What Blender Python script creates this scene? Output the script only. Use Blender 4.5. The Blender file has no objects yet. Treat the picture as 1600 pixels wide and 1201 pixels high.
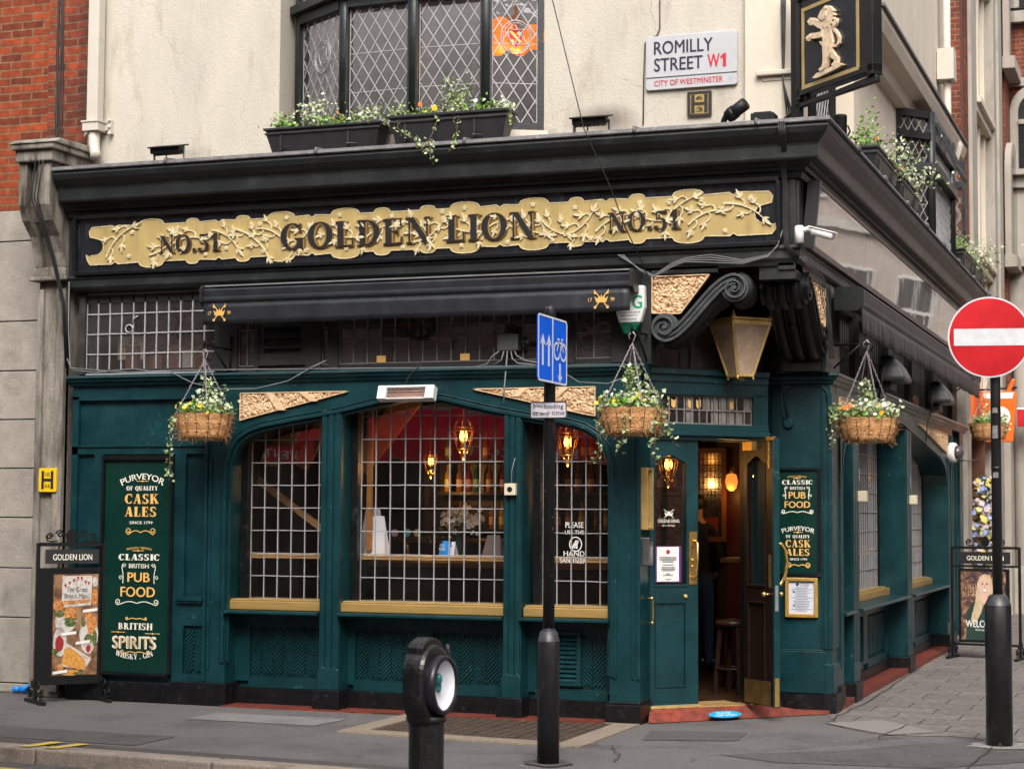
import bpy, bmesh, math, random
from mathutils import Vector, Matrix
random.seed(11)
R = math.radians
sc = bpy.context.scene
COL = sc.collection

# ---------------------------------------------------------------- camera, sky, sun, exposure
CAMP = Vector((2.76045, -14.00064, 1.6))
CR = Vector((0.940652, 0.339324, 0.005756)); CU = Vector((0.018107, -0.067119, 0.997581)); CB = Vector((0.338889, -0.938272, -0.069280))
cam = bpy.data.objects.new('camera', bpy.data.cameras.new('camera'))
COL.objects.link(cam)
cam.matrix_world = Matrix(((CR.x, CU.x, CB.x, CAMP.x), (CR.y, CU.y, CB.y, CAMP.y), (CR.z, CU.z, CB.z, CAMP.z), (0, 0, 0, 1)))
cam.data.sensor_width = 36.0; cam.data.lens = 2929.0 / 1600 * 36.0
cam.data.dof.use_dof = True; cam.data.dof.focus_distance = 14.6; cam.data.dof.aperture_fstop = 4.5
cam.data.clip_start = 0.1; cam.data.clip_end = 500
sc.camera = cam

SUN_EL, SUN_AZ = R(45), R(158)          # behind and right of the photographer, veiled by cloud
w = bpy.data.worlds.new("World"); sc.world = w; w.use_nodes = True
nt = w.node_tree; bg = nt.nodes['Background']
sky = nt.nodes.new('ShaderNodeTexSky'); sky.sky_type = 'NISHITA'; sky.sun_disc = False
sky.sun_elevation = SUN_EL; sky.sun_rotation = SUN_AZ; sky.dust_density = 6.0; sky.air_density = 1.0
hs = nt.nodes.new('ShaderNodeHueSaturation'); hs.inputs['Saturation'].default_value = 0.5
nt.links.new(sky.outputs[0], hs.inputs['Color']); nt.links.new(hs.outputs[0], bg.inputs['Color'])
bg.inputs['Strength'].default_value = 0.15
sun = bpy.data.objects.new('sun', bpy.data.lights.new('sun', 'SUN')); COL.objects.link(sun)
sun.data.energy = 0.75; sun.data.angle = R(25); sun.data.color = (1, 0.98, 0.95)
sd = Vector((math.sin(SUN_AZ) * math.cos(SUN_EL), math.cos(SUN_AZ) * math.cos(SUN_EL), math.sin(SUN_EL)))
sun.rotation_euler = sd.to_track_quat('Z', 'Y').to_euler()
sc.view_settings.view_transform = 'Standard'; sc.view_settings.look = 'None'
sc.view_settings.gamma = 1.0; sc.view_settings.exposure = 1.0
sc.render.engine = 'CYCLES'
sc.cycles.max_bounces = 8; sc.cycles.transparent_max_bounces = 12; sc.cycles.caustics_reflective = False; sc.cycles.caustics_refractive = False


def at(px, py, x=None, y=None, z=None, pl=None):
    """surveyed point of the place: sight line through (px, py) met with a known wall or ground plane"""
    d = CR * (px - 800.0) - CU * (py - 600.5) - CB * 2929.0
    if y is not None: t = (y - CAMP.y) / d.y
    elif x is not None: t = (x - CAMP.x) / d.x
    elif z is not None: t = (z - CAMP.z) / d.z
    else: t = (Vector(pl[0]) - CAMP).dot(Vector(pl[1])) / d.dot(Vector(pl[1]))
    return CAMP + d * t


# ---------------------------------------------------------------- materials
MATS = {}
def nn(nt, t, **k):
    n = nt.nodes.new(t)
    for a, b in k.items(): setattr(n, a, b)
    return n

def mat(name, col, rough=0.5, metal=0.0, var=0.15, scale=6.0, bump=0.0, bscale=40.0, spec=0.5, col2=None, mix2=0.5, scale2=1.5, emit=0.0, ecol=None, stretch=None, coat=0.0):
    if name in MATS: return MATS[name]
    m = bpy.data.materials.new(name); m.use_nodes = True; nt = m.node_tree
    b = nt.nodes['Principled BSDF']; tc = nn(nt, 'ShaderNodeTexCoord')
    src = tc.outputs['Object']
    if stretch:
        mp = nn(nt, 'ShaderNodeMapping'); mp.inputs['Scale'].default_value = stretch
        nt.links.new(src, mp.inputs[0]); src = mp.outputs[0]
    n1 = nn(nt, 'ShaderNodeTexNoise'); n1.inputs['Scale'].default_value = scale; n1.inputs['Detail'].default_value = 6; n1.inputs['Roughness'].default_value = 0.65
    nt.links.new(src, n1.inputs['Vector'])
    r = nn(nt, 'ShaderNodeValToRGB')
    r.color_ramp.elements[0].position = 0.3; r.color_ramp.elements[1].position = 0.7
    r.color_ramp.elements[0].color = tuple(max(0, c * (1 - var)) for c in col) + (1,)
    r.color_ramp.elements[1].color = tuple(min(1, c * (1 + var)) for c in col) + (1,)
    nt.links.new(n1.outputs['Fac'], r.inputs[0]); out = r.outputs[0]
    if col2:
        n2 = nn(nt, 'ShaderNodeTexNoise'); n2.inputs['Scale'].default_value = scale2; n2.inputs['Detail'].default_value = 9; n2.inputs['Roughness'].default_value = 0.7
        nt.links.new(src, n2.inputs['Vector'])
        r2 = nn(nt, 'ShaderNodeValToRGB'); r2.color_ramp.elements[0].position = 0.62 - 0.25 * mix2; r2.color_ramp.elements[1].position = 0.82 - 0.2 * mix2
        nt.links.new(n2.outputs['Fac'], r2.inputs[0])
        mx = nn(nt, 'ShaderNodeMix', data_type='RGBA')
        nt.links.new(r2.outputs[0], mx.inputs[0]); nt.links.new(out, mx.inputs[6]); mx.inputs[7].default_value = tuple(col2) + (1,)
        out = mx.outputs[2]
    nt.links.new(out, b.inputs['Base Color'])
    rr = nn(nt, 'ShaderNodeMapRange'); rr.inputs[3].default_value = max(0.02, rough - 0.12); rr.inputs[4].default_value = min(1, rough + 0.12)
    nt.links.new(n1.outputs['Fac'], rr.inputs[0]); nt.links.new(rr.outputs[0], b.inputs['Roughness'])
    b.inputs['Metallic'].default_value = metal; b.inputs['Specular IOR Level'].default_value = spec
    if coat: b.inputs['Coat Weight'].default_value = coat; b.inputs['Coat Roughness'].default_value = 0.08
    if bump:
        n3 = nn(nt, 'ShaderNodeTexNoise'); n3.inputs['Scale'].default_value = bscale; n3.inputs['Detail'].default_value = 5
        nt.links.new(tc.outputs['Object'], n3.inputs['Vector'])
        bp = nn(nt, 'ShaderNodeBump'); bp.inputs['Strength'].default_value = min(1, bump); bp.inputs['Distance'].default_value = 0.01
        nt.links.new(n3.outputs['Fac'], bp.inputs['Height']); nt.links.new(bp.outputs[0], b.inputs['Normal'])
    if emit:
        b.inputs['Emission Color'].default_value = tuple(ecol or col) + (1,); b.inputs['Emission Strength'].default_value = emit
    MATS[name] = m
    return m

def glass(name, tint=(1, 1, 1), ior=1.9, rough=0.0, wob=0.25, wscale=5.0, dust=0.0):
    """thin window glass: clear, mirror-like by Fresnel, slightly uneven"""
    m = bpy.data.materials.new(name); m.use_nodes = True; nt = m.node_tree
    for n in list(nt.nodes): nt.nodes.remove(n)
    o = nn(nt, 'ShaderNodeOutputMaterial'); tr = nn(nt, 'ShaderNodeBsdfTransparent'); gl = nn(nt, 'ShaderNodeBsdfGlossy')
    tr.inputs[0].default_value = tuple(tint) + (1,); gl.inputs['Roughness'].default_value = rough
    fr = nn(nt, 'ShaderNodeFresnel'); ge = nn(nt, 'ShaderNodeNewGeometry'); mi = nn(nt, 'ShaderNodeMix')      # same reflection from either side of the pane
    mi.inputs[2].default_value = ior; mi.inputs[3].default_value = 1.0 / ior; nt.links.new(ge.outputs['Backfacing'], mi.inputs[0]); nt.links.new(mi.outputs[0], fr.inputs[0])
    tc = nn(nt, 'ShaderNodeTexCoord'); n = nn(nt, 'ShaderNodeTexNoise'); n.inputs['Scale'].default_value = wscale; n.inputs['Detail'].default_value = 2
    bp = nn(nt, 'ShaderNodeBump'); bp.inputs['Strength'].default_value = wob; bp.inputs['Distance'].default_value = 0.004
    nt.links.new(tc.outputs['Object'], n.inputs['Vector']); nt.links.new(n.outputs['Fac'], bp.inputs['Height']); nt.links.new(bp.outputs[0], gl.inputs['Normal'])
    mx = nn(nt, 'ShaderNodeMixShader'); nt.links.new(fr.outputs[0], mx.inputs[0]); nt.links.new(tr.outputs[0], mx.inputs[1]); nt.links.new(gl.outputs[0], mx.inputs[2])
    out = mx.outputs[0]
    if dust:                                                 # film of street dust, patchy
        df = nn(nt, 'ShaderNodeBsdfDiffuse'); df.inputs[0].default_value = (.5, .48, .45, 1); n2 = nn(nt, 'ShaderNodeTexNoise'); n2.inputs['Scale'].default_value = 3.5; n2.inputs['Detail'].default_value = 8
        nt.links.new(tc.outputs['Object'], n2.inputs[0]); mr = nn(nt, 'ShaderNodeMapRange'); mr.inputs[1].default_value = .3; mr.inputs[2].default_value = .75; mr.inputs[3].default_value = dust * .3; mr.inputs[4].default_value = dust * 1.7; nt.links.new(n2.outputs['Fac'], mr.inputs[0])
        m2 = nn(nt, 'ShaderNodeMixShader'); nt.links.new(mr.outputs[0], m2.inputs[0]); nt.links.new(out, m2.inputs[1]); nt.links.new(df.outputs[0], m2.inputs[2]); out = m2.outputs[0]
    nt.links.new(out, o.inputs[0])
    MATS[name] = m
    return m

def brick_mat(name, c1, c2, mortar, bw=0.225, bh=0.075, ms=0.010, axes='xz', bump=0.6, rough=0.85, dirt=None, offset=0.5, dirtmix=0.5):
    m = bpy.data.materials.new(name); m.use_nodes = True; nt = m.node_tree; b = nt.nodes['Principled BSDF']
    tc = nn(nt, 'ShaderNodeTexCoord'); sp = nn(nt, 'ShaderNodeSeparateXYZ'); cb = nn(nt, 'ShaderNodeCombineXYZ')
    nt.links.new(tc.outputs['Object'], sp.inputs[0])
    if axes == 'wall':                                       # any vertical face: x+y runs along the wall
        ad = nn(nt, 'ShaderNodeMath', operation='ADD'); nt.links.new(sp.outputs[0], ad.inputs[0]); nt.links.new(sp.outputs[1], ad.inputs[1])
        nt.links.new(ad.outputs[0], cb.inputs[0]); nt.links.new(sp.outputs[2], cb.inputs[1])
    else:
        nt.links.new(sp.outputs['xyz'.index(axes[0])], cb.inputs[0]); nt.links.new(sp.outputs['xyz'.index(axes[1])], cb.inputs[1])
    br = nn(nt, 'ShaderNodeTexBrick'); br.offset = offset
    br.inputs['Color1'].default_value = tuple(c1) + (1,); br.inputs['Color2'].default_value = tuple(c2) + (1,); br.inputs['Mortar'].default_value = tuple(mortar) + (1,)
    br.inputs['Scale'].default_value = 1.0; br.inputs['Mortar Size'].default_value = ms; br.inputs['Brick Width'].default_value = bw; br.inputs['Row Height'].default_value = bh
    br.inputs['Mortar Smooth'].default_value = 0.3; br.inputs['Bias'].default_value = 0.0
    nz0 = nn(nt, 'ShaderNodeTexNoise'); nz0.inputs['Scale'].default_value = 9; nt.links.new(cb.outputs[0], nz0.inputs[0])
    mxv = nn(nt, 'ShaderNodeMix', data_type='VECTOR'); mxv.inputs[0].default_value = 0.012
    nt.links.new(cb.outputs[0], mxv.inputs[4]); nt.links.new(nz0.outputs['Color'], mxv.inputs[5]); nt.links.new(mxv.outputs[1], br.inputs['Vector'])
    nz = nn(nt, 'ShaderNodeTexNoise'); nz.inputs['Scale'].default_value = 14; nz.inputs['Detail'].default_value = 8
    nt.links.new(tc.outputs['Object'], nz.inputs[0])
    mp = nn(nt, 'ShaderNodeMapRange'); mp.inputs[1].default_value = 0.25; mp.inputs[2].default_value = 0.75; mp.inputs[3].default_value = 0.6; mp.inputs[4].default_value = 1.35
    nt.links.new(nz.outputs['Fac'], mp.inputs[0])
    mx = nn(nt, 'ShaderNodeMix', data_type='RGBA', blend_type='MULTIPLY'); mx.inputs[0].default_value = 1.0
    nt.links.new(br.outputs['Color'], mx.inputs[6]); nt.links.new(mp.outputs[0], mx.inputs[7]); out = mx.outputs[2]
    if dirt:
        n2 = nn(nt, 'ShaderNodeTexNoise'); n2.inputs['Scale'].default_value = 1.3; n2.inputs['Detail'].default_value = 10; n2.inputs['Roughness'].default_value = 0.7
        nt.links.new(tc.outputs['Object'], n2.inputs[0])
        r2 = nn(nt, 'ShaderNodeValToRGB'); r2.color_ramp.elements[0].position = 0.45; r2.color_ramp.elements[1].position = 0.75
        r2.color_ramp.elements[1].color = (dirtmix,) * 3 + (1,)
        nt.links.new(n2.outputs['Fac'], r2.inputs[0]); m2 = nn(nt, 'ShaderNodeMix', data_type='RGBA')
        nt.links.new(r2.outputs[0], m2.inputs[0]); nt.links.new(out, m2.inputs[6]); m2.inputs[7].default_value = tuple(dirt) + (1,); out = m2.outputs[2]
    nt.links.new(out, b.inputs['Base Color']); b.inputs['Roughness'].default_value = rough; b.inputs['Specular IOR Level'].default_value = 0.3
    inv = nn(nt, 'ShaderNodeMath', operation='SUBTRACT'); inv.inputs[0].default_value = 1.0; nt.links.new(br.outputs['Fac'], inv.inputs[1])
    ad2 = nn(nt, 'ShaderNodeMath', operation='MULTIPLY_ADD'); nt.links.new(nz.outputs['Fac'], ad2.inputs[0]); ad2.inputs[1].default_value = 0.35; nt.links.new(inv.outputs[0], ad2.inputs[2])
    bp = nn(nt, 'ShaderNodeBump'); bp.inputs['Strength'].default_value = bump; bp.inputs['Distance'].default_value = 0.008
    nt.links.new(ad2.outputs[0], bp.inputs['Height']); nt.links.new(bp.outputs[0], b.inputs['Normal'])
    MATS[name] = m
    return m

# ---------------------------------------------------------------- mesh builder
SPLIT = {'window_frame': .004, 'stone_shop_pier': .01, 'fascia_post': .004, 'end_plate': .004, 'door_fitting': .004, 'pilaster_foot': .004, 'white_lettering': .007, 'gold_lettering': .007, 'shadow_lettering': .007, 'clerestory_frame': .004, 'brick_pier': .01, 'interior_panelling': .004, 'upper_wall': .004, 'upper_side_wall': .004, 'leaf_curl': 0, 'shop_frame': .004, 'end_panel': .004, 'moulding': .004, 'crown_emblem': .02, 'yoke': .002, 'poster_bun': .002, 'poster_red': .002, 'poster_tag': .002, 'yellow_flower': .001, 'white_flower': .001, 'orange_flower': .001, 'stem': .002}
class Fr:
    """local frame: u, v in a surface, w out of it"""
    def __init__(s, o, u=(1, 0, 0), v=(0, 0, 1)):
        s.o = Vector(o); s.u = Vector(u).normalized(); s.v = Vector(v).normalized(); s.w = s.u.cross(s.v)
    def p(s, a, b, c=0.0): return s.o + s.u * a + s.v * b + s.w * c
    def mv(s, a, b, c=0.0):
        f = Fr(s.p(a, b, c), s.u, s.v); return f
FRONT = Fr((0, 0, 0)); SIDE = Fr((0, 0, 0), (0, 1, 0)); Q = math.sqrt(0.5)
GROUND = Fr((0, 0, 0), (1, 0, 0), (0, 1, 0))

class MB:
    def __init__(s): s.v = []; s.f = []; s.sm = []; s.pc = []
    def add(s, vs, fs, smooth=False):
        o = len(s.v); s.pc.append((o, len(s.f))); s.v += [tuple(p) for p in vs]
        for f in fs: s.f.append([i + o for i in f]); s.sm.append(smooth)
        return s
    def poly(s, pts): return s.add(pts, [list(range(len(pts)))])
    def box(s, fr, a0, a1, b0, b1, c0, c1):
        p = [fr.p(a, b, c) for c in (c0, c1) for b in (b0, b1) for a in (a0, a1)]
        return s.add(p, [[0, 2, 3, 1], [4, 5, 7, 6], [0, 1, 5, 4], [2, 6, 7, 3], [0, 4, 6, 2], [1, 3, 7, 5]])
    def cube(s, x0, x1, y0, y1, z0, z1): return s.box(GROUND, x0, x1, y0, y1, z0, z1)
    def prism(s, fr, pts, c0, c1, cap=True):
        n = len(pts); p = [fr.p(a, b, c0) for a, b in pts] + [fr.p(a, b, c1) for a, b in pts]
        fs = [[i, (i + 1) % n, n + (i + 1) % n, n + i] for i in range(n)]
        if cap: fs += [list(range(n))[::-1], list(range(n, 2 * n))]
        return s.add(p, fs)
    def flat(s, fr, pts, c=0.0): return s.poly([fr.p(a, b, c) for a, b in pts])
    def strip(s, fr, L, Rr, c0, c1=None):
        """ribbon between two polylines; extruded c0..c1 when c1 given"""
        n = len(L)
        if c1 is None:
            return s.add([fr.p(a, b, c0) for a, b in L] + [fr.p(a, b, c0) for a, b in Rr], [[i, i + 1, n + i + 1, n + i] for i in range(n - 1)])
        p = [fr.p(a, b, c0) for a, b in L] + [fr.p(a, b, c0) for a, b in Rr] + [fr.p(a, b, c1) for a, b in L] + [fr.p(a, b, c1) for a, b in Rr]
        fs = []
        for i in range(n - 1):
            fs += [[i, i + 1, n + i + 1, n + i], [2 * n + i, 3 * n + i, 3 * n + i + 1, 2 * n + i + 1], [i, 2 * n + i, 2 * n + i + 1, i + 1], [n + i, n + i + 1, 3 * n + i + 1, 3 * n + i]]
        fs += [[0, n, 3 * n, 2 * n], [n - 1, 3 * n - 1, 4 * n - 1, 2 * n - 1]]
        return s.add(p, fs)
    def pathstrip(s, fr, pts, wid, c0, c1=None, taper=None):
        L = []; Rr = []; n = len(pts)
        for i, (a, b) in enumerate(pts):
            j, k = max(0, i - 1), min(n - 1, i + 1)
            d = Vector((pts[k][0] - pts[j][0], pts[k][1] - pts[j][1])); d = d.normalized() if d.length > 1e-9 else Vector((1, 0))
            h = (wid if taper is None else wid * taper(i / max(1, n - 1))) / 2
            L.append((a - d.y * h, b + d.x * h)); Rr.append((a + d.y * h, b - d.x * h))
        return s.strip(fr, L, Rr, c0, c1)
    def tube(s, pts, r, n=6, closed=False, r2=None, caps=True):
        pts = [Vector(p) for p in pts]; m = len(pts); vs = []; fs = []; up = None
        for i, p in enumerate(pts):
            a = pts[(i - 1) % m] if (closed or i > 0) else p; b = pts[(i + 1) % m] if (closed or i < m - 1) else p
            t = (b - a); t = t.normalized() if t.length > 1e-9 else Vector((0, 0, 1))
            if up is None: up = Vector((0, 0, 1)) if abs(t.z) < 0.9 else Vector((1, 0, 0))
            x = t.cross(up); x = x.normalized() if x.length > 1e-6 else t.orthogonal().normalized(); y = x.cross(t); up = y
            rr = r if r2 is None else r + (r2 - r) * i / max(1, m - 1)
            for k in range(n):
                an = 2 * math.pi * k / n; vs.append(p + x * (rr * math.cos(an)) + y * (rr * math.sin(an)))
        for i in range(m if closed else m - 1):
            for k in range(n):
                j = (i + 1) % m; fs.append([i * n + k, i * n + (k + 1) % n, j * n + (k + 1) % n, j * n + k])
        if caps and not closed: fs += [list(range(n))[::-1], list(range((m - 1) * n, m * n))]
        return s.add(vs, fs, True)
    def beam(s, p, q, wd, ht, up=(0, 0, 1)):
        p, q = Vector(p), Vector(q); t = (q - p).normalized(); x = t.cross(Vector(up)); x = x.normalized() if x.length > 1e-6 else t.orthogonal().normalized(); y = x.cross(t)
        c = [(-1, -1), (1, -1), (1, 1), (-1, 1)]
        vs = [p + x * (a * wd / 2) + y * (b * ht / 2) for a, b in c] + [q + x * (a * wd / 2) + y * (b * ht / 2) for a, b in c]
        return s.add(vs, [[0, 1, 2, 3], [7, 6, 5, 4], [0, 4, 5, 1], [1, 5, 6, 2], [2, 6, 7, 3], [3, 7, 4, 0]])
    def lathe(s, c, prof, n=16, axis=(0, 0, 1), smooth=True, caps=True):
        z = Vector(axis).normalized(); x = z.orthogonal().normalized(); y = z.cross(x); c = Vector(c); vs = []; fs = []
        for r, h in prof:
            for k in range(n):
                a = 2 * math.pi * k / n; vs.append(c + z * h + x * (r * math.cos(a)) + y * (r * math.sin(a)))
        m = len(prof)
        for i in range(m - 1):
            for k in range(n): fs.append([i * n + k, i * n + (k + 1) % n, (i + 1) * n + (k + 1) % n, (i + 1) * n + k])
        s.add(vs, fs, smooth)
        if caps:
            o = len(s.v) - len(vs)
            s.f += [[o + k for k in range(n)][::-1], [o + (m - 1) * n + k for k in range(n)]]; s.sm += [False, False]
        return s
    def ball(s, c, rx, ry=None, rz=None, n=8, m=5, rot=None):
        ry = ry or rx; rz = rz or rx; c = Vector(c); vs = []; fs = []
        for i in range(m + 1):
            th = math.pi * i / m
            for k in range(n):
                ph = 2 * math.pi * k / n; q = Vector((rx * math.sin(th) * math.cos(ph), ry * math.sin(th) * math.sin(ph), rz * math.cos(th)))
                if rot: q = rot @ q
                vs.append(c + q)
        for i in range(m):
            for k in range(n): fs.append([i * n + k, (i + 1) * n + k, (i + 1) * n + (k + 1) % n, i * n + (k + 1) % n])
        return s.add(vs, fs, True)
    def build(s, name, m, parent=None, root=None, fix=True, bevel=0.0, ms=None):
        if name in SPLIT and len(s.pc) > 1:                  # pieces that do not touch become parts of their own
            out = [q.build1(name, m, parent, root, fix, bevel) for q in s.clusters(SPLIT[name])]
            return out[0]
        return s.build1(name, m, parent, root, fix, bevel)
    def clusters(s, tol):
        E_ = [p for p in s.pc] + [(len(s.v), len(s.f))]; B = []
        for (a, fa), (b, fb) in zip(E_, E_[1:]):
            P = s.v[a:b]; B.append([min(p[i] for p in P) - tol for i in range(3)] + [max(p[i] for p in P) + tol for i in range(3)])
        g = list(range(len(B)))
        def root_(i):
            while g[i] != i: i = g[i]
            return i
        for i in range(len(B)):
            for j in range(i):
                if all(B[i][k] <= B[j][k + 3] and B[j][k] <= B[i][k + 3] for k in range(3)): g[root_(i)] = root_(j)
        out = {}
        for i in range(len(B)):
            q = out.setdefault(root_(i), MB()); (a, fa), (b, fb) = E_[i], E_[i + 1]; o = len(q.v); q.v += s.v[a:b]; q.f += [[k - a + o for k in f] for f in s.f[fa:fb]]; q.sm += s.sm[fa:fb]
        return list(out.values())
    def build1(s, name, m, parent=None, root=None, fix=True, bevel=0.0):
        me = bpy.data.meshes.new(name)
        base = None
        q = parent
        off = Vector((0, 0, 0))
        while q is not None:
            off += q.location; q = q.parent
        me.from_pydata([(a - off.x, b - off.y, c - off.z) for a, b, c in s.v], [], s.f)
        if any(s.sm): me.polygons.foreach_set('use_smooth', s.sm)
        if fix:
            bm = bmesh.new(); bm.from_mesh(me)
            bmesh.ops.remove_doubles(bm, verts=bm.verts, dist=1e-6) if len(bm.verts) < 60000 and fix == 2 else None
            bmesh.ops.recalc_face_normals(bm, faces=bm.faces); bm.to_mesh(me); bm.free()
        me.materials.append(m)
        o = bpy.data.objects.new(name, me); COL.objects.link(o)
        if parent is not None: o.parent = parent
        if bevel:
            md = o.modifiers.new('bevel', 'BEVEL'); md.width = bevel; md.segments = 2; md.limit_method = 'ANGLE'; md.angle_limit = R(40)
        return o

def tag(o, label=None, cat=None, group=None, kind=None):
    if label: o['label'] = label
    if cat: o['category'] = cat
    if group: o['group'] = group
    if kind: o['kind'] = kind
    return o
def thing(name, label, cat, loc=(0, 0, 0), group=None):
    o = bpy.data.objects.new(name, None); COL.objects.link(o); o.location = loc; o.empty_display_size = 0.2
    return tag(o, label, cat, group)
def struct(name, mb, m): return tag(mb.build(name, m), kind='structure')
def dup(root, loc, label=None, group=None, rotz=None):
    r = root.copy(); COL.objects.link(r); r.location = loc
    if rotz is not None: r.rotation_euler = (0, 0, rotz)
    if label: r['label'] = label
    if group: r['group'] = group
    for ch in list(root.children):
        c = ch.copy(); COL.objects.link(c); c.parent = r
        for g in ch.children:
            d = g.copy(); COL.objects.link(d); d.parent = c
    return r
def arcpts(cx, cy, rx, ry, a0, a1, n):
    return [(cx + rx * math.cos(R(a0 + (a1 - a0) * i / n)), cy + ry * math.sin(R(a0 + (a1 - a0) * i / n))) for i in range(n + 1)]
def spiral(cx, cy, r0, r1, a0, turns, n=40):
    return [(cx + (r0 + (r1 - r0) * i / n) * math.cos(R(a0) + turns * 2 * math.pi * i / n), cy + (r0 + (r1 - r0) * i / n) * math.sin(R(a0) + turns * 2 * math.pi * i / n)) for i in range(n + 1)]

# ---------------------------------------------------------------- lettering
TXT = {}
def glyphs(body):
    k = body
    if k not in TXT:
        cu = bpy.data.curves.new('t', 'FONT'); cu.body = body; cu.size = 1.0; cu.resolution_u = 3; cu.fill_mode = 'FRONT'
        ob = bpy.data.objects.new('t', cu); COL.objects.link(ob); dg = bpy.context.evaluated_depsgraph_get(); dg.update()
        me = bpy.data.meshes.new_from_object(ob.evaluated_get(dg))
        TXT[k] = ([(v.co.x, v.co.y) for v in me.vertices], [list(p.vertices) for p in me.polygons])
        bpy.data.objects.remove(ob); bpy.data.curves.remove(cu); bpy.data.meshes.remove(me)
    return TXT[k]
def text(mb, fr, body, u0, u1, v0, v1, bold=0.0, c=0.0, arc=0.0, depth=0.0):
    """sans lettering fitted to the box u0..u1 x v0..v1; arc > 0 arches the line up in the middle"""
    vs, fs = glyphs(body)
    if not vs: return
    if bold > .008:                                          # heavier weight: two more strikes a hair apart
        d = bold * (v1 - v0) * .9
        text(mb, fr, body, u0 - d, u1 - d, v0, v1, 0, c - .0003, arc, depth); text(mb, fr, body, u0 + d, u1 + d, v0, v1, 0, c - .0006, arc, depth); text(mb, fr, body, u0, u1, v0 - d * .6, v1 + d * .6, 0, c, arc, depth); return
    x0 = min(v[0] for v in vs); x1 = max(v[0] for v in vs); y0 = min(v[1] for v in vs); y1 = max(v[1] for v in vs)
    out = []
    for x, y in vs:
        a = (x - x0) / (x1 - x0); b = (y - y0) / (y1 - y0); t = 2 * a - 1
        uu = u0 + (u1 - u0) * a; vv = v0 + (v1 - v0) * b - arc * t * t
        if arc: uu += (2 * arc * t / ((u1 - u0) / 2)) * (b - 0.5) * (v1 - v0)
        out.append(fr.p(uu, vv, c))
    mb.add(out, fs)
    if depth:
        n = len(out); mb2 = [p - fr.w * depth for p in out]; e = {}
        for f in fs:
            for i in range(len(f)):
                q = (f[i], f[(i + 1) % len(f)]); e[(min(q), max(q))] = e.get((min(q), max(q)), 0) + 1
        mb.add(out + mb2, [[a, b, b + n, a + n] for (a, b), k in e.items() if k == 1])

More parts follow.
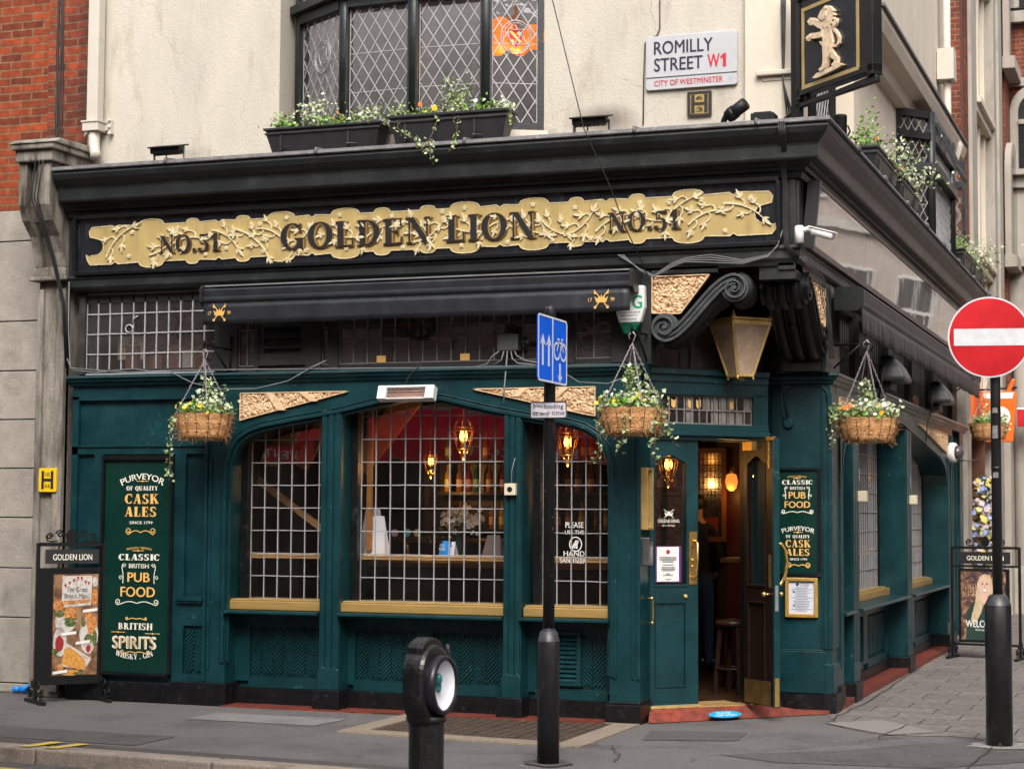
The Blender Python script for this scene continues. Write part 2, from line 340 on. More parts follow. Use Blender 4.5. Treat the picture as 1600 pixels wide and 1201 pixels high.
def _R(x0, y0, x1, y1): return [[(x0, y0), (x1, y0), (x1, y1), (x0, y1)]]
def _D(xa, ya, xb, yb, wd): return [[(xa, ya), (xa + wd, ya), (xb + wd, yb), (xb, yb)]]
def _A(cx, cy, rx, ry, a0, a1, tx, ty, n=14):
    o = arcpts(cx, cy, rx, ry, a0, a1, n); i = arcpts(cx, cy, rx - tx, ry - ty, a0, a1, n)
    return [[o[k], o[k + 1], i[k + 1], i[k]] for k in range(n)]
def serif_glyph(ch, T=0.2, t=0.07, s=0.05, e=0.07):
    """capital letters with thick stems, thin strokes and bracket serifs; returns (polygons, width)"""
    def stem(x, y0=0, y1=1, top=True, bot=True, wd=None):
        wd = T if wd is None else wd
        g = _R(x, y0, x + wd, y1)
        if top: g += _R(x - e, y1 - s, x + wd + e, y1)
        if bot: g += _R(x - e, y0, x + wd + e, y0 + s)
        return g
    if ch == 'A': return _D(0.08, 0, 0.36, 1, t) + _D(0.52, 0, 0.3, 1, T) + _R(0.2, 0.28, 0.58, 0.28 + t) + _R(0, 0, 0.24, s) + _R(0.44, 0, 0.82, s), 0.82
    if ch == 'B': return stem(0.07) + _A(0.3, 0.74, 0.32, 0.26, -90, 90, T * .8, t) + _A(0.3, 0.27, 0.38, 0.27, -90, 90, T * .9, t) + _R(.2, 1 - t, .31, 1) + _R(.2, .47, .31, .54) + _R(.2, 0, .31, t), 0.72
    if ch == 'C': return _A(0.42, 0.5, 0.42, 0.52, 45, 315, T, t, 20) + _R(0.66, 0.66, 0.72, 0.99) + _R(.66, .1, .71, .28), 0.76
    if ch == 'D': return stem(0.07) + _A(0.28, 0.5, 0.5, 0.5, -90, 90, T, t, 18) + _R(.2, 1 - t, .3, 1) + _R(.2, 0, .3, t), 0.8
    if ch == 'E': return stem(0.07) + _R(.2, 1 - t, .62, 1) + _R(.2, 0, .64, t) + _R(.2, .47, .5, .47 + t) + _R(.57, .72, .62, 1) + _R(.59, 0, .64, .28) + _R(.46, .37, .5, .64), 0.68
    if ch == 'F': return stem(0.07) + _R(.2, 1 - t, .62, 1) + _R(.2, .47, .5, .47 + t) + _R(.57, .72, .62, 1) + _R(.46, .37, .5, .64), 0.64
    if ch == 'G': return _A(0.42, 0.5, 0.42, 0.52, 45, 330, T, t, 20) + _R(0.66, 0.66, 0.72, 0.99) + _R(.6, .02, .6 + T * .9, .42) + _R(.5, .38, .86, .38 + s), 0.86
    if ch == 'H': return stem(0.07) + stem(0.58) + _R(.2, .47, .6, .47 + t), 0.86
    if ch == 'I': return stem(0.07), 0.34
    if ch == 'K': return stem(0.07) + _D(.26, .42, .62, 1, t * 1.2) + _D(.62, 0, .34, .56, T) + _R(.5, 1 - s, .8, 1) + _R(.54, 0, .88, s), 0.88
    if ch == 'L': return stem(0.07) + _R(.2, 0, .62, t) + _R(.57, 0, .62, .32), 0.66
    if ch == 'N': return stem(0.08, wd=t) + stem(0.68, wd=t, bot=False) + _D(.6, 0, .06, 1, T * 0.95) + _R(-.02, 1 - s, .2, 1), 0.84
    if ch == 'O': return _A(0.44, 0.5, 0.44, 0.52, 0, 360, T, t, 28), 0.88
    if ch == 'P': return stem(0.07) + _A(0.3, 0.73, 0.36, 0.27, -90, 90, T * .9, t) + _R(.2, 1 - t, .31, 1) + _R(.2, .46, .31, .46 + t), 0.68
    if ch == 'Q': return _A(0.44, 0.5, 0.44, 0.52, 0, 360, T, t, 24) + _D(.62, -.2, .36, .14, T * .8), 0.88
    if ch == 'R': return stem(0.07) + _A(0.3, 0.74, 0.34, 0.26, -90, 90, T * .9, t) + _R(.2, 1 - t, .31, 1) + _R(.2, .48, .31, .48 + t) + _D(.56, 0, .32, .5, T * .95) + _R(.6, 0, .84, s), 0.8
    if ch == 'S': return _A(0.32, 0.75, 0.3, 0.27, 30, 270, T * .85, t) + _A(0.32, 0.26, 0.32, 0.28, -150, 90, T * .9, t) + _R(.54, .68, .59, 1.0) + _R(.03, 0, .08, .34), 0.66
    if ch == 'T': return stem(0.28, top=False) + _R(.02, 1 - t, .74, 1) + _R(.02, .72, .07, 1) + _R(.69, .72, .74, 1), 0.76
    if ch == 'U': return _R(.07, .3, .07 + T, 1) + _R(.64, .3, .64 + t, 1) + _A(.39, .32, .32, .34, 180, 360, T * .9, t) + _R(0, 1 - s, .36, 1) + _R(.54, 1 - s, .8, 1), 0.8
    if ch == 'W': return _D(.3, 0, .06, 1, T * .9) + _D(.36, 0, .56, 1, t) + _D(.74, 0, .5, 1, T * .9) + _D(.8, 0, 1.0, 1, t) + _R(-.02, 1 - s, .3, 1) + _R(.88, 1 - s, 1.14, 1), 1.12
    if ch == 'Y': return stem(.32, 0, .45, top=False) + _D(.33, .42, .04, 1, T) + _D(.42, .42, .68, 1, t) + _R(-.02, 1 - s, .32, 1) + _R(.58, 1 - s, .84, 1), 0.84
    if ch == '5': return _R(.12, .5, .12 + t, .98) + _R(.12, .86, .6, .98) + _A(.3, .28, .34, .33, -160, 110, T * .9, t), 0.66
    if ch == '1': return stem(.16, top=False) + _D(.02, .74, .18, 1, .1), 0.44
    if ch == '.': return _A(.09, .09, .1, .1, 0, 360, .099, .099, 10), 0.2
    return [], 0.4
def serif(mb, fr, body, u0, u1, v0, v1, c=0.0, c0=None, arc=0.0, grow=0.0, gap=0.1, T=0.2, t=0.07, zj=0.00025):
    wds = [serif_glyph(ch, T, t)[1] for ch in body]; tot = sum(wds) + gap * (len(body) - 1); x = 0; k = 0
    for ch, wd in zip(body, wds):
        for pl in serif_glyph(ch, T, t)[0]:
            cx = sum(p[0] for p in pl) / len(pl); cy = sum(p[1] for p in pl) / len(pl); out = []
            for (a, b) in pl:
                if grow:
                    d = Vector((a - cx, b - cy)); d = d.normalized() if d.length > 1e-6 else d; a += d.x * grow; b += d.y * grow
                f = (x + a) / tot; tt = 2 * f - 1
                uu = u0 + (u1 - u0) * f; vv = v0 + (v1 - v0) * b - arc * tt * tt
                if arc: uu += (2 * arc * tt / ((u1 - u0) / 2)) * (b - 0.5) * (v1 - v0)
                out.append((uu, vv))
            k += 1; j = c + zj * (k % 7)
            if c0 is None: mb.flat(fr, out, j)
            else: mb.prism(fr, out, c0, j)
        x += wd + gap
def scroll(mb, fr, u0, u1, v0, v1, c, wd=0.005):
    """a printed flourish: two mirrored spirals joined by a wave"""
    m = (u0 + u1) / 2; h = v1 - v0; r = h * 0.42
    for sgn in (-1, 1):
        e = u0 if sgn < 0 else u1
        pts = [(m, v0 + h * .35)] + [(m + (e - m) * f, v0 + h * (.35 + .25 * math.sin(f * math.pi * 1.5))) for f in (.15, .3, .45, .6)]
        sp = spiral(e - sgn * r, v0 + h * .55, r, r * .25, -90, 1.3 * sgn, 22)
        mb.pathstrip(fr, pts + sp, wd, c)
# ================================================================ palette
def chips(m, col, scale=30, thr=.68, soft=.02, big=2.0):
    """small chips, flecks and scuffs that show another coat"""
    nt = m.node_tree; b = nt.nodes['Principled BSDF']; src = b.inputs['Base Color'].links[0].from_socket; tc = nn(nt, 'ShaderNodeTexCoord')
    n = nn(nt, 'ShaderNodeTexNoise'); n.inputs['Scale'].default_value = scale; n.inputs['Detail'].default_value = 4; n.inputs['Roughness'].default_value = .6; nt.links.new(tc.outputs['Object'], n.inputs[0])
    g = nn(nt, 'ShaderNodeTexNoise'); g.inputs['Scale'].default_value = big; g.inputs['Detail'].default_value = 3; nt.links.new(tc.outputs['Object'], g.inputs[0])
    a = nn(nt, 'ShaderNodeMath', operation='MULTIPLY_ADD'); nt.links.new(g.outputs['Fac'], a.inputs[0]); a.inputs[1].default_value = .45; nt.links.new(n.outputs['Fac'], a.inputs[2])
    r = nn(nt, 'ShaderNodeMapRange'); r.inputs[1].default_value = thr + .225; r.inputs[2].default_value = thr + .225 + soft; nt.links.new(a.outputs[0], r.inputs[0])
    mx = nn(nt, 'ShaderNodeMix', data_type='RGBA'); nt.links.new(r.outputs[0], mx.inputs[0]); nt.links.new(src, mx.inputs[6]); mx.inputs[7].default_value = tuple(col) + (1,); nt.links.new(mx.outputs[2], b.inputs['Base Color'])
    return m
TEAL = mat('teal_gloss_paint', (0.0034, 0.0315, 0.0372), 0.33, spec=.45, var=0.3, scale=5, bump=0.25, bscale=90, col2=(0.007, 0.046, 0.049), mix2=0.25, scale2=2.5)
chips(TEAL, (.03, .095, .10), 26, .69, .03); chips(TEAL, (.002, .014, .016), 9, .70, .10, 1.2)
TEALD = mat('teal_paint_worn', (0.0042, 0.039, 0.046), 0.4, var=0.2, scale=5, bump=0.3, bscale=60, col2=(0.03, 0.10, 0.10), mix2=0.3, scale2=7)
BLACK = mat('black_gloss_paint', (0.006, 0.007, 0.0075), 0.32, spec=.35, var=0.3, scale=6, bump=0.2, bscale=70, col2=(0.045, 0.048, 0.05), mix2=0.15, scale2=9)
CHAR = mat('weathered_black_paint', (0.012, 0.0145, 0.0152), 0.42, var=0.3, scale=4, bump=0.25, bscale=50, col2=(0.034, 0.038, 0.038), mix2=0.3, scale2=4)
DUSTY = mat('dusty_black_paint', (0.016, 0.0165, 0.0165), 0.7, var=0.3, scale=6, bump=0.25, bscale=50, col2=(0.055, 0.052, 0.047), mix2=0.4, scale2=5)
PLINTH = mat('plinth_black_paint', (0.005, 0.005, 0.006), 0.4, spec=.3, var=0.4, scale=9, bump=0.5, bscale=30, col2=(0.06, 0.06, 0.06), mix2=0.12, scale2=18)
RENDER = mat('cream_render', (0.475, 0.44, 0.375), 0.9, stretch=(1.6, 1.6, .5), var=0.09, scale=1.6, bump=0.5, bscale=48, spec=0.2, col2=(0.33, 0.285, 0.225), mix2=0.38, scale2=2.6)
def weather_render(m, spots):
    nt = m.node_tree; b = nt.nodes['Principled BSDF']; src = b.inputs['Base Color'].links[0].from_socket; tc = nn(nt, 'ShaderNodeTexCoord')
    nz = nn(nt, 'ShaderNodeTexNoise'); nz.inputs['Scale'].default_value = 2.2; nz.inputs['Detail'].default_value = 8; nt.links.new(tc.outputs['Object'], nz.inputs[0])
    mv = nn(nt, 'ShaderNodeMix', data_type='VECTOR'); mv.inputs[0].default_value = .35; nt.links.new(tc.outputs['Object'], mv.inputs[4]); nt.links.new(nz.outputs['Color'], mv.inputs[5])
    vo = nn(nt, 'ShaderNodeTexVoronoi', feature='DISTANCE_TO_EDGE'); vo.inputs['Scale'].default_value = 1.7; nt.links.new(mv.outputs[1], vo.inputs['Vector'])
    r1 = nn(nt, 'ShaderNodeMapRange'); r1.inputs[1].default_value = .002; r1.inputs[2].default_value = .007; r1.inputs[3].default_value = .28; r1.inputs[4].default_value = 0; nt.links.new(vo.outputs['Distance'], r1.inputs[0])
    n2 = nn(nt, 'ShaderNodeTexNoise'); n2.inputs['Scale'].default_value = 1.1; nt.links.new(tc.outputs['Object'], n2.inputs[0])
    r2 = nn(nt, 'ShaderNodeMapRange'); r2.inputs[1].default_value = .48; r2.inputs[2].default_value = .62; nt.links.new(n2.outputs['Fac'], r2.inputs[0])
    fac = nn(nt, 'ShaderNodeMath', operation='MULTIPLY'); nt.links.new(r1.outputs[0], fac.inputs[0]); nt.links.new(r2.outputs[0], fac.inputs[1]); out = fac.outputs[0]
    for (x, y, z, sx, sz, amt) in spots:                     # soot over the lamps, damp under fittings
        mp = nn(nt, 'ShaderNodeMapping'); mp.inputs['Location'].default_value = (-x / sx, 0, -z / sz); mp.inputs['Scale'].default_value = (1 / sx, 0, 1 / sz); nt.links.new(tc.outputs['Object'], mp.inputs[0])
        le_ = nn(nt, 'ShaderNodeVectorMath', operation='LENGTH'); nt.links.new(mp.outputs[0], le_.inputs[0])
        ad = nn(nt, 'ShaderNodeMath', operation='MULTIPLY_ADD'); nt.links.new(nz.outputs['Fac'], ad.inputs[0]); ad.inputs[1].default_value = .9; nt.links.new(le_.outputs['Value'], ad.inputs[2])
        rr = nn(nt, 'ShaderNodeMapRange'); rr.inputs[1].default_value = .6; rr.inputs[2].default_value = 1.5; rr.inputs[3].default_value = amt; rr.inputs[4].default_value = 0; nt.links.new(ad.outputs[0], rr.inputs[0])
        mxx = nn(nt, 'ShaderNodeMath', operation='MAXIMUM'); nt.links.new(out, mxx.inputs[0]); nt.links.new(rr.outputs[0], mxx.inputs[1]); out = mxx.outputs[0]
    mx = nn(nt, 'ShaderNodeMix', data_type='RGBA'); nt.links.new(out, mx.inputs[0]); nt.links.new(src, mx.inputs[6]); mx.inputs[7].default_value = (.10, .075, .055, 1); nt.links.new(mx.outputs[2], b.inputs['Base Color'])
weather_render(RENDER, [(1.40, 0, 4.78, .30, .14, .75), (-2.38, 0, 4.72, .25, .10, .35), (2.1, 0, 4.95, .40, .06, .25), (2.75, 0, 4.9, .18, .5, .22), (.88, 0, 4.66, .10, .1, .5), (-1.0, 0, 4.62, 2.2, .05, .35), (3.0, 0, 4.62, 1.2, .06, .4), (-3.3, 0, 5.6, .09, 1.6, .22)])
RENDERS = mat('cream_render_smooth', (0.58, 0.52, 0.43), 0.85, var=0.08, scale=2.2, bump=0.4, bscale=18, spec=0.2, col2=(0.42, 0.37, 0.30), mix2=0.2, scale2=1.6, stretch=(1, 1, .35))
CREAMP = mat('cream_pipe_paint', (0.50, 0.465, 0.40), 0.5, var=0.06, scale=3, bump=0.1, col2=(0.30, 0.29, 0.27), mix2=0.12, scale2=8)
STONE = mat('portland_stone', (0.32, 0.29, 0.25), 0.9, var=0.18, scale=5, bump=0.5, bscale=45, spec=0.2, col2=(0.19, 0.165, 0.14), mix2=0.35, scale2=2.2)
STONED = mat('sooty_stone', (0.26, 0.235, 0.20), 0.9, var=0.25, scale=4, bump=0.6, bscale=35, spec=0.2, col2=(0.035, 0.028, 0.022), mix2=0.75, scale2=2.2, stretch=(2.2, 2.2, .45))
STONEP = mat('pale_stone', (0.36, 0.33, 0.285), 0.9, var=0.1, scale=4, bump=0.4, bscale=30, spec=0.2, col2=(0.18, 0.16, 0.135), mix2=0.45, scale2=1.5, stretch=(1, 1, .4))
BRICKL = brick_mat('orange_brick', (0.29, 0.052, 0.015), (0.12, 0.024, 0.011), (0.18, 0.115, 0.06), 0.225, 0.0725, 0.008, 'wall', dirt=(0.09, 0.03, 0.018), dirtmix=0.55)
BRICKD = brick_mat('sooty_brick', (0.19, 0.040, 0.018), (0.09, 0.025, 0.016), (0.10, 0.075, 0.05), 0.225, 0.0725, 0.008, 'wall', dirt=(0.03, 0.016, 0.012), dirtmix=0.7)
BRICKR = brick_mat('red_brick', (0.22, 0.05, 0.025), (0.12, 0.03, 0.017), (0.20, 0.14, 0.10), 0.225, 0.075, 0.009, 'wall', dirt=(0.10, 0.035, 0.022), dirtmix=0.4)
BRICKO = brick_mat('opposite_brick', (0.33, 0.10, 0.055), (0.25, 0.075, 0.045), (0.35, 0.28, 0.2), 0.225, 0.075, 0.009, 'wall')
BRICKF = brick_mat('red_paver', (0.30, 0.062, 0.038), (0.20, 0.045, 0.030), (0.10, 0.055, 0.045), 0.105, 0.215, 0.005, 'xy', bump=0.35, rough=0.55, dirt=(0.10, 0.04, 0.03), offset=0.0)
TILEF = brick_mat('red_quarry_tile', (0.22, 0.042, 0.026), (0.13, 0.030, 0.02), (0.06, 0.03, 0.025), 0.215, 0.07, 0.004, 'xy', bump=0.3, rough=0.5, dirt=(0.12, 0.045, 0.03))
ASPH = mat('footway_asphalt', (0.140, 0.132, 0.128), 0.76, var=0.45, scale=55, bump=0.8, bscale=220, spec=0.35, col2=(0.080, 0.075, 0.073), mix2=0.55, scale2=1.1)
ASPHD = mat('dark_asphalt', (0.075, 0.070, 0.066), 0.85, var=0.4, scale=120, bump=1.0, bscale=150, spec=0.35, col2=(0.13, 0.12, 0.11), mix2=0.3, scale2=3)
ASPHP = mat('asphalt_patch', (0.10, 0.094, 0.092), 0.8, var=0.4, scale=60, bump=0.8, bscale=200, spec=0.3, col2=(0.06, 0.054, 0.05), mix2=0.5, scale2=1.7)
GRANITE = mat('granite_kerb', (0.24, 0.20, 0.165), 0.75, var=0.35, scale=70, bump=0.5, bscale=60, col2=(0.10, 0.085, 0.07), mix2=0.4, scale2=4)
CONCF = mat('exposed_concrete', (0.24, 0.19, 0.14), 0.9, var=0.3, scale=60, bump=0.8, bscale=80, col2=(0.2, 0.17, 0.14), mix2=0.4, scale2=5)
FLAGS = brick_mat('paving_flags', (0.185, 0.165, 0.152), (0.145, 0.13, 0.12), (0.04, 0.036, 0.033), 0.50, 0.42, 0.007, 'xy', bump=0.5, rough=0.85, dirt=(0.095, 0.085, 0.08))
YELP = mat('worn_yellow_line', (0.55, 0.40, 0.06), 0.8, var=0.25, scale=20, bump=0.4, bscale=100, col2=(0.2, 0.17, 0.12), mix2=0.55, scale2=25)
GOLDP = mat('gold_panel', (0.54, 0.405, 0.165), 0.40, metal=0.15, var=0.12, scale=3, stretch=(2, 2, .6), col2=(.38, .27, .11), mix2=.35, scale2=4)
GOLDL = mat('gilt_relief', (0.92, 0.77, 0.50), 0.28, metal=0.25, var=0.2, scale=20)
GOLDD = mat('gilt_shadow', (0.20, 0.12, 0.035), 0.4, metal=0.3, var=0.1)
INK = mat('letter_black', (0.022, 0.022, 0.024), 0.35, var=0.1)
CARVE = mat('carved_limewood', (0.66, 0.455, 0.27), 0.6, var=0.18, scale=25, bump=0.3, bscale=120, col2=(0.42, 0.25, 0.12), mix2=0.3, scale2=20)
BRASS = mat('polished_brass', (0.75, 0.50, 0.16), 0.25, metal=0.9, var=0.12, scale=8)
BRASSD = mat('tarnished_brass', (0.74, 0.50, 0.19), 0.38, metal=0.6, var=0.2, scale=10, col2=(0.35, 0.24, 0.10), mix2=0.3, scale2=6)
SILLB = mat('brass_sill', (0.40, 0.26, 0.085), 0.4, metal=0.35, var=0.12, scale=6, stretch=(.5, 1, 6))
LEAD = mat('lead_came', (0.36, 0.36, 0.37), 0.5, metal=0.25, var=0.15, scale=15)
LEADD = mat('dusty_lead_came', (0.17, 0.16, 0.155), 0.7, metal=0.1, var=0.2, scale=15)
LEADR = mat('lead_flashing', (0.12, 0.115, 0.115), 0.6, metal=0.2, var=0.4, scale=14, bump=0.5, bscale=25, col2=(0.30, 0.29, 0.28), mix2=0.3, scale2=8)
WHITEP = mat('white_paint', (0.78, 0.77, 0.74), 0.45, var=0.04)
CREAML = mat('cream_lettering', (0.80, 0.77, 0.66), 0.5, var=0.03)
GOLDT = mat('gold_lettering', (0.78, 0.46, 0.13), 0.5, var=0.06)
TAN = mat('tan_lettering', (0.55, 0.40, 0.22), 0.5, var=0.05)
BOARDG = mat('sign_green', (0.002, 0.027, 0.020), 0.3, var=0.12, scale=3)
OAK = mat('oak_rail', (0.72, 0.42, 0.18), 0.5, var=0.15, scale=12, stretch=(1, 6, 6))
DWOOD = mat('dark_wood', (0.024, 0.011, 0.006), 0.4, var=0.35, scale=9, bump=0.15, stretch=(5, 5, .6))
MWOOD = mat('brown_wood', (0.16, 0.075, 0.035), 0.45, var=0.3, scale=9, stretch=(5, 5, .6))
GLASS = glass('window_glass', (0.95, 0.96, 0.95), 2.9, wob=0.08, dust=.008)
GLASSS = glass('side_window_glass', (0.9, 0.92, 0.9), 1.5, wob=0.1, dust=.01)
GLASSU = glass('upper_glass', (0.8, 0.82, 0.85), 2.2, wob=0.4, wscale=9, dust=.04)
GLASSD = glass('dirty_glass', (0.45, 0.40, 0.36), 1.9, rough=0.08, wob=0.5, wscale=9, dust=.08)
GLASSF = glass('fascia_glass', (0.95, 0.95, 0.95), 1.35, wob=0.05)
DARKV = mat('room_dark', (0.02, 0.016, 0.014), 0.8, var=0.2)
IRON = mat('black_iron', (0.005, 0.005, 0.0055), 0.5, spec=.3, var=0.3, scale=20, bump=0.2)
CABLE = mat('black_cable', (0.016, 0.016, 0.017), 0.5, var=0.2)
CABLEG = mat('grey_cable', (0.16, 0.16, 0.165), 0.55, var=0.2)

# ================================================================ ground
m = MB(); m.cube(-60, 60, -60, 90, -0.30, -0.10); struct('road', m, ASPHD)
K0 = (-12.0, -2.07); K1 = (6.0, -3.93)                           # kerb line, a little askew to the front
def ky(x): return -2.82 - 0.098 * (x + 5.04)
m = MB()
m.prism(GROUND, [(-14, ky(-14) + .02), (9, ky(9) + .02), (9, 60), (-14, 60)], -0.25, 0.0); struct('pavement', m, ASPH)
m = MB(); m.flat(GROUND, [(-14, ky(-14) + .022), (9, ky(9) + .022), (9, ky(9) + .20), (-14, ky(-14) + .20)], 0.004); struct('road_gutter', m, ASPHD)
xs = [-14, -12.7, -11.6, -10.3, -9.2, -8.1, -7.0, -5.85, -4.62, -3.2, -1.9, -.7, .5, 1.8, 3.1, 4.4, 5.6, 7, 8.2, 9]
m = MB()
for a, b in zip(xs, xs[1:]):
    h = random.uniform(-.004, .004)
    m.prism(GROUND, [(a + .006, ky(a) - .17), (b - .006, ky(b) - .17), (b - .006, ky(b) + .015), (a + .006, ky(a) + .015)], -0.25, 0.006 + h)
o = struct('kerb', m, GRANITE); md = o.modifiers.new('b', 'BEVEL'); md.width = .018; md.segments = 3
m = MB()
for x in (-4.77, -4.55):
    m.flat(GROUND, [(x, ky(x) - .165), (x + .1, ky(x) - .165), (x + .17, ky(x) + .14), (x + .07, ky(x) + .14)], 0.014)
struct('kerb_marking', m, YELP)
m = MB()
for d in (.42, .62):
    m.flat(GROUND, [(-14, ky(-14) - d - .09), (-4.2, ky(-4.2) - d - .09), (-4.2, ky(-4.2) - d), (-14, ky(-14) - d)], -0.094)
struct('road_marking', m, YELP)
# side footway of flags, in front of Dean Street side
m = MB(); m.flat(GROUND, [(-.02, 1.25), (.28, .35), (.62, .02), (1.1, .13), (1.75, -.10), (9, -.3), (9, 60), (-.1, 60)], 0.004); struct('side_pavement', m, FLAGS)
m = MB(); m.flat(GROUND, [(-.25, -1.55), (.55, -.95), (1.0, -.3), (1.45, -.55), (1.75, -.12), (2.6, -.2), (1.2, -1.7), (.2, -1.8)], 0.004); struct('pavement_patch', m, ASPHP)
m = MB(); m.flat(GROUND, [(.07, .62), (.30, .36), (.66, .02), (.98, .33), (.45, 1.0)], 0.009); struct('pavement_slab', m, mat('grey_slab', (.20, .185, .17), .85, var=.12, scale=90, bump=.5, bscale=120))
cr = MB()
def crack(pts, wd=.012, n=7, j=.02):
    out = []
    for (a, b), (c, d) in zip(pts, pts[1:]):
        for i in range(n): out.append((a + (c - a) * i / n + random.uniform(-j, j), b + (d - b) * i / n + random.uniform(-j, j)))
    out.append(pts[-1]); cr.pathstrip(GROUND, out, wd, 0.0135)
for pl in ([(1100, 1160), (1180, 1172), (1330, 1159), (1400, 1150)], [(930, 1163), (1000, 1165), (1080, 1166), (1150, 1172)], [(955, 1163), (966, 1180), (960, 1188)], [(690, 1172), (840, 1174), (935, 1160)],
           [(1550, 1165), (1500, 1205)], [(640, 1192), (665, 1178)], [(1390, 1150), (1440, 1160)], [(1290, 1128), (1360, 1092), (1440, 1040)], [(1370, 1152), (1420, 1130)]):
    q = [at(a, b, z=0.013) for a, b in pl]; crack([(p.x, p.y) for p in q], .010)
struct('pavement_crack', cr, mat('crack_dirt', (0.03, 0.027, 0.025), .95, var=.2))
# leaf-sized litter specks on the footway
lf = MB()
for i in range(90):
    x = random.uniform(-7, 2.2); y = random.uniform(-3.4, -.2); s_ = random.uniform(.005, .016); a = random.uniform(0, 6)
    lf.poly([(x + s_ * math.cos(a + k * 1.57) * (1 if k % 2 else .6), y + s_ * math.sin(a + k * 1.57) * (1 if k % 2 else .6), .016 if y > ky(x) + .05 else .03) for k in range(4)])
tag(lf.build('street_litter', mat('litter_pale', (.34, .28, .18), .9, var=.5, scale=3), fix=False), kind='stuff')
gm = MB()
for i in range(150):                                          # flattened gum and drips
    x = random.uniform(-7, 3); y = random.uniform(-2.6, .0); r_ = random.uniform(.008, .022); gm.flat(GROUND, arcpts(x, y, r_, r_ * random.uniform(.6, 1), 0, 315, 7), .0105 + .0002 * (i % 9))
tag(gm.build('pavement_gum', mat('old_gum', (.085, .08, .078), .8, var=.6, scale=2), fix=False), kind='stuff')
for k, (pts_, c_) in enumerate(([[(-6.9, -2.45), (-4.1, -2.62), (-4.1, -2.05), (-6.9, -1.9)], 0], [[(-4.6, -1.0), (-3.5, -1.05), (-3.45, -.55), (-4.62, -.5)], 1], [[(-.95, -.95), (-.3, -.75), (-.35, -.2), (-1.05, -.35)], 0])):
    m = MB(); m.flat(GROUND, pts_, .0045); struct('pavement_patch', m, ASPHP if c_ == 0 else mat('pale_patch', (.20, .19, .183), .9, var=.3, scale=60, bump=.6, bscale=180, col2=(.14, .132, .127), mix2=.5, scale2=3))
for cx, cy, r_, mt_ in ((1.475, -.32, .24, 'pale'), (-1.16, -2.42, .17, 'dark')):   # made-good ground round the post feet
    m = MB(); m.flat(GROUND, [(cx + r_ * random.uniform(.75, 1.15) * math.cos(k * .42), cy + r_ * random.uniform(.75, 1.15) * math.sin(k * .42)) for k in range(15)], .0085); struct('pavement_patch', m, mat('post_mortar', (.24, .225, .21), .9, var=.35, scale=50, bump=.6, bscale=120, col2=(.11, .10, .095), mix2=.5, scale2=9) if mt_ == 'pale' else ASPHD)
# cellar hatch in the footway
hatch = thing('cellar_hatch', 'rusty diamond-plate cellar hatch in a pale concrete surround set in the footway', 'hatch', (-2.4, -.7, 0))
m = MB()
ii = [(-2.98, -1.18), (-1.42, -1.36), (-1.42, -.06), (-2.98, -.02)]; oo = [(-3.16, -1.36), (-1.22, -1.58), (-1.22, -.04), (-3.16, 0.0)]
for k in range(4): m.prism(GROUND, [oo[k], oo[(k + 1) % 4], ii[(k + 1) % 4], ii[k]], -.05, .012)
m.build('surround', CONCF, hatch)
RUST = mat('rusty_tread_plate', (0.085, 0.062, 0.048), .6, metal=.3, var=.35, scale=8, bump=.3, bscale=30, col2=(.13, .075, .045), mix2=.4, scale2=3)
for (x0, x1) in ((-2.965, -2.215), (-2.195, -1.435)):
    m = MB(); y0 = -1.17 if x0 < -2.5 else -1.26
    m.prism(GROUND, [(x0, y0 - .0), (x1, y0 - .08), (x1, -.07), (x0, -.03)], -.04, .006)
    ny = int((abs(y0)) / .035)
    for j in range(ny):
        for i in range(int(.74 / .045)):
            cx = x0 + .03 + i * .045 + (j % 2) * .0225; cy = y0 + .03 + j * .035
            if cx > x1 - .02 or cy > -.1: continue
            an = R(35 if (i + j) % 2 else -35); dx, dy = math.cos(an), math.sin(an)
            m.prism(GROUND, [(cx - dx * .016, cy - dy * .016), (cx - dy * .004, cy + dx * .004), (cx + dx * .016, cy + dy * .016), (cx + dy * .004, cy - dx * .004)], .006, .010)
    m.build('hatch_leaf', RUST, hatch, fix=False)

# ================================================================ neighbour on the left
nb = thing('neighbour_building', 'building left of the pub with orange brick above pale stone blocks', 'building', (-8, .6, 0))
m = MB(); m.cube(-14, -6.90, .40, 8, 4.34, 12); m.build('brick_wall', BRICKL, nb); m = MB(); m.cube(-6.90, -6.545, .33, 8, 4.34, 12); m.build('brick_wall', brick_mat('grimy_brick', (0.26, .05, .018), (.11, .024, .013), (.14, .10, .06), 0.225, 0.0725, 0.008, 'wall', dirt=(.035, .02, .015), dirtmix=.6), nb)
m = MB(); m.cube(-6.545, -6.455, .30, 6, 4.72, 12); m.build('brick_edge', BRICKD, nb)
m = MB()
zz = [0, .08, .66, 1.10, 1.55, 1.99, 2.43, 2.87, 3.32, 4.05, 4.335]
for k, (a, b) in enumerate(zip(zz, zz[1:])):
    xb = [-14, -12.2, -10.6, -8.9, -6.73] if k % 2 else [-14, -11.6, -9.8, -8.2, -6.73]
    for p, q in zip(xb, xb[1:]): m.cube(p + .004, q - .004, .36 + (.0 if k else -.05), 8, a + .005, b - .005)
m.build('stone_blocks', STONE, nb, bevel=.006)
m = MB(); m.cube(-14, -6.74, .40, 7.9, 0.0, 4.33); m.build('stone_joint', mat('joint_dark', (.05, .045, .04), .9), nb)
for dx in (0, .028, .05):
    m = MB(); m.tube([(-6.80 + dx + .006 * math.sin(z * 3 + dx * 90), .325, z) for z in [4.75 + .25 * i for i in range(10)]], .008 if dx else .012); m.build('cable', CABLE, nb)

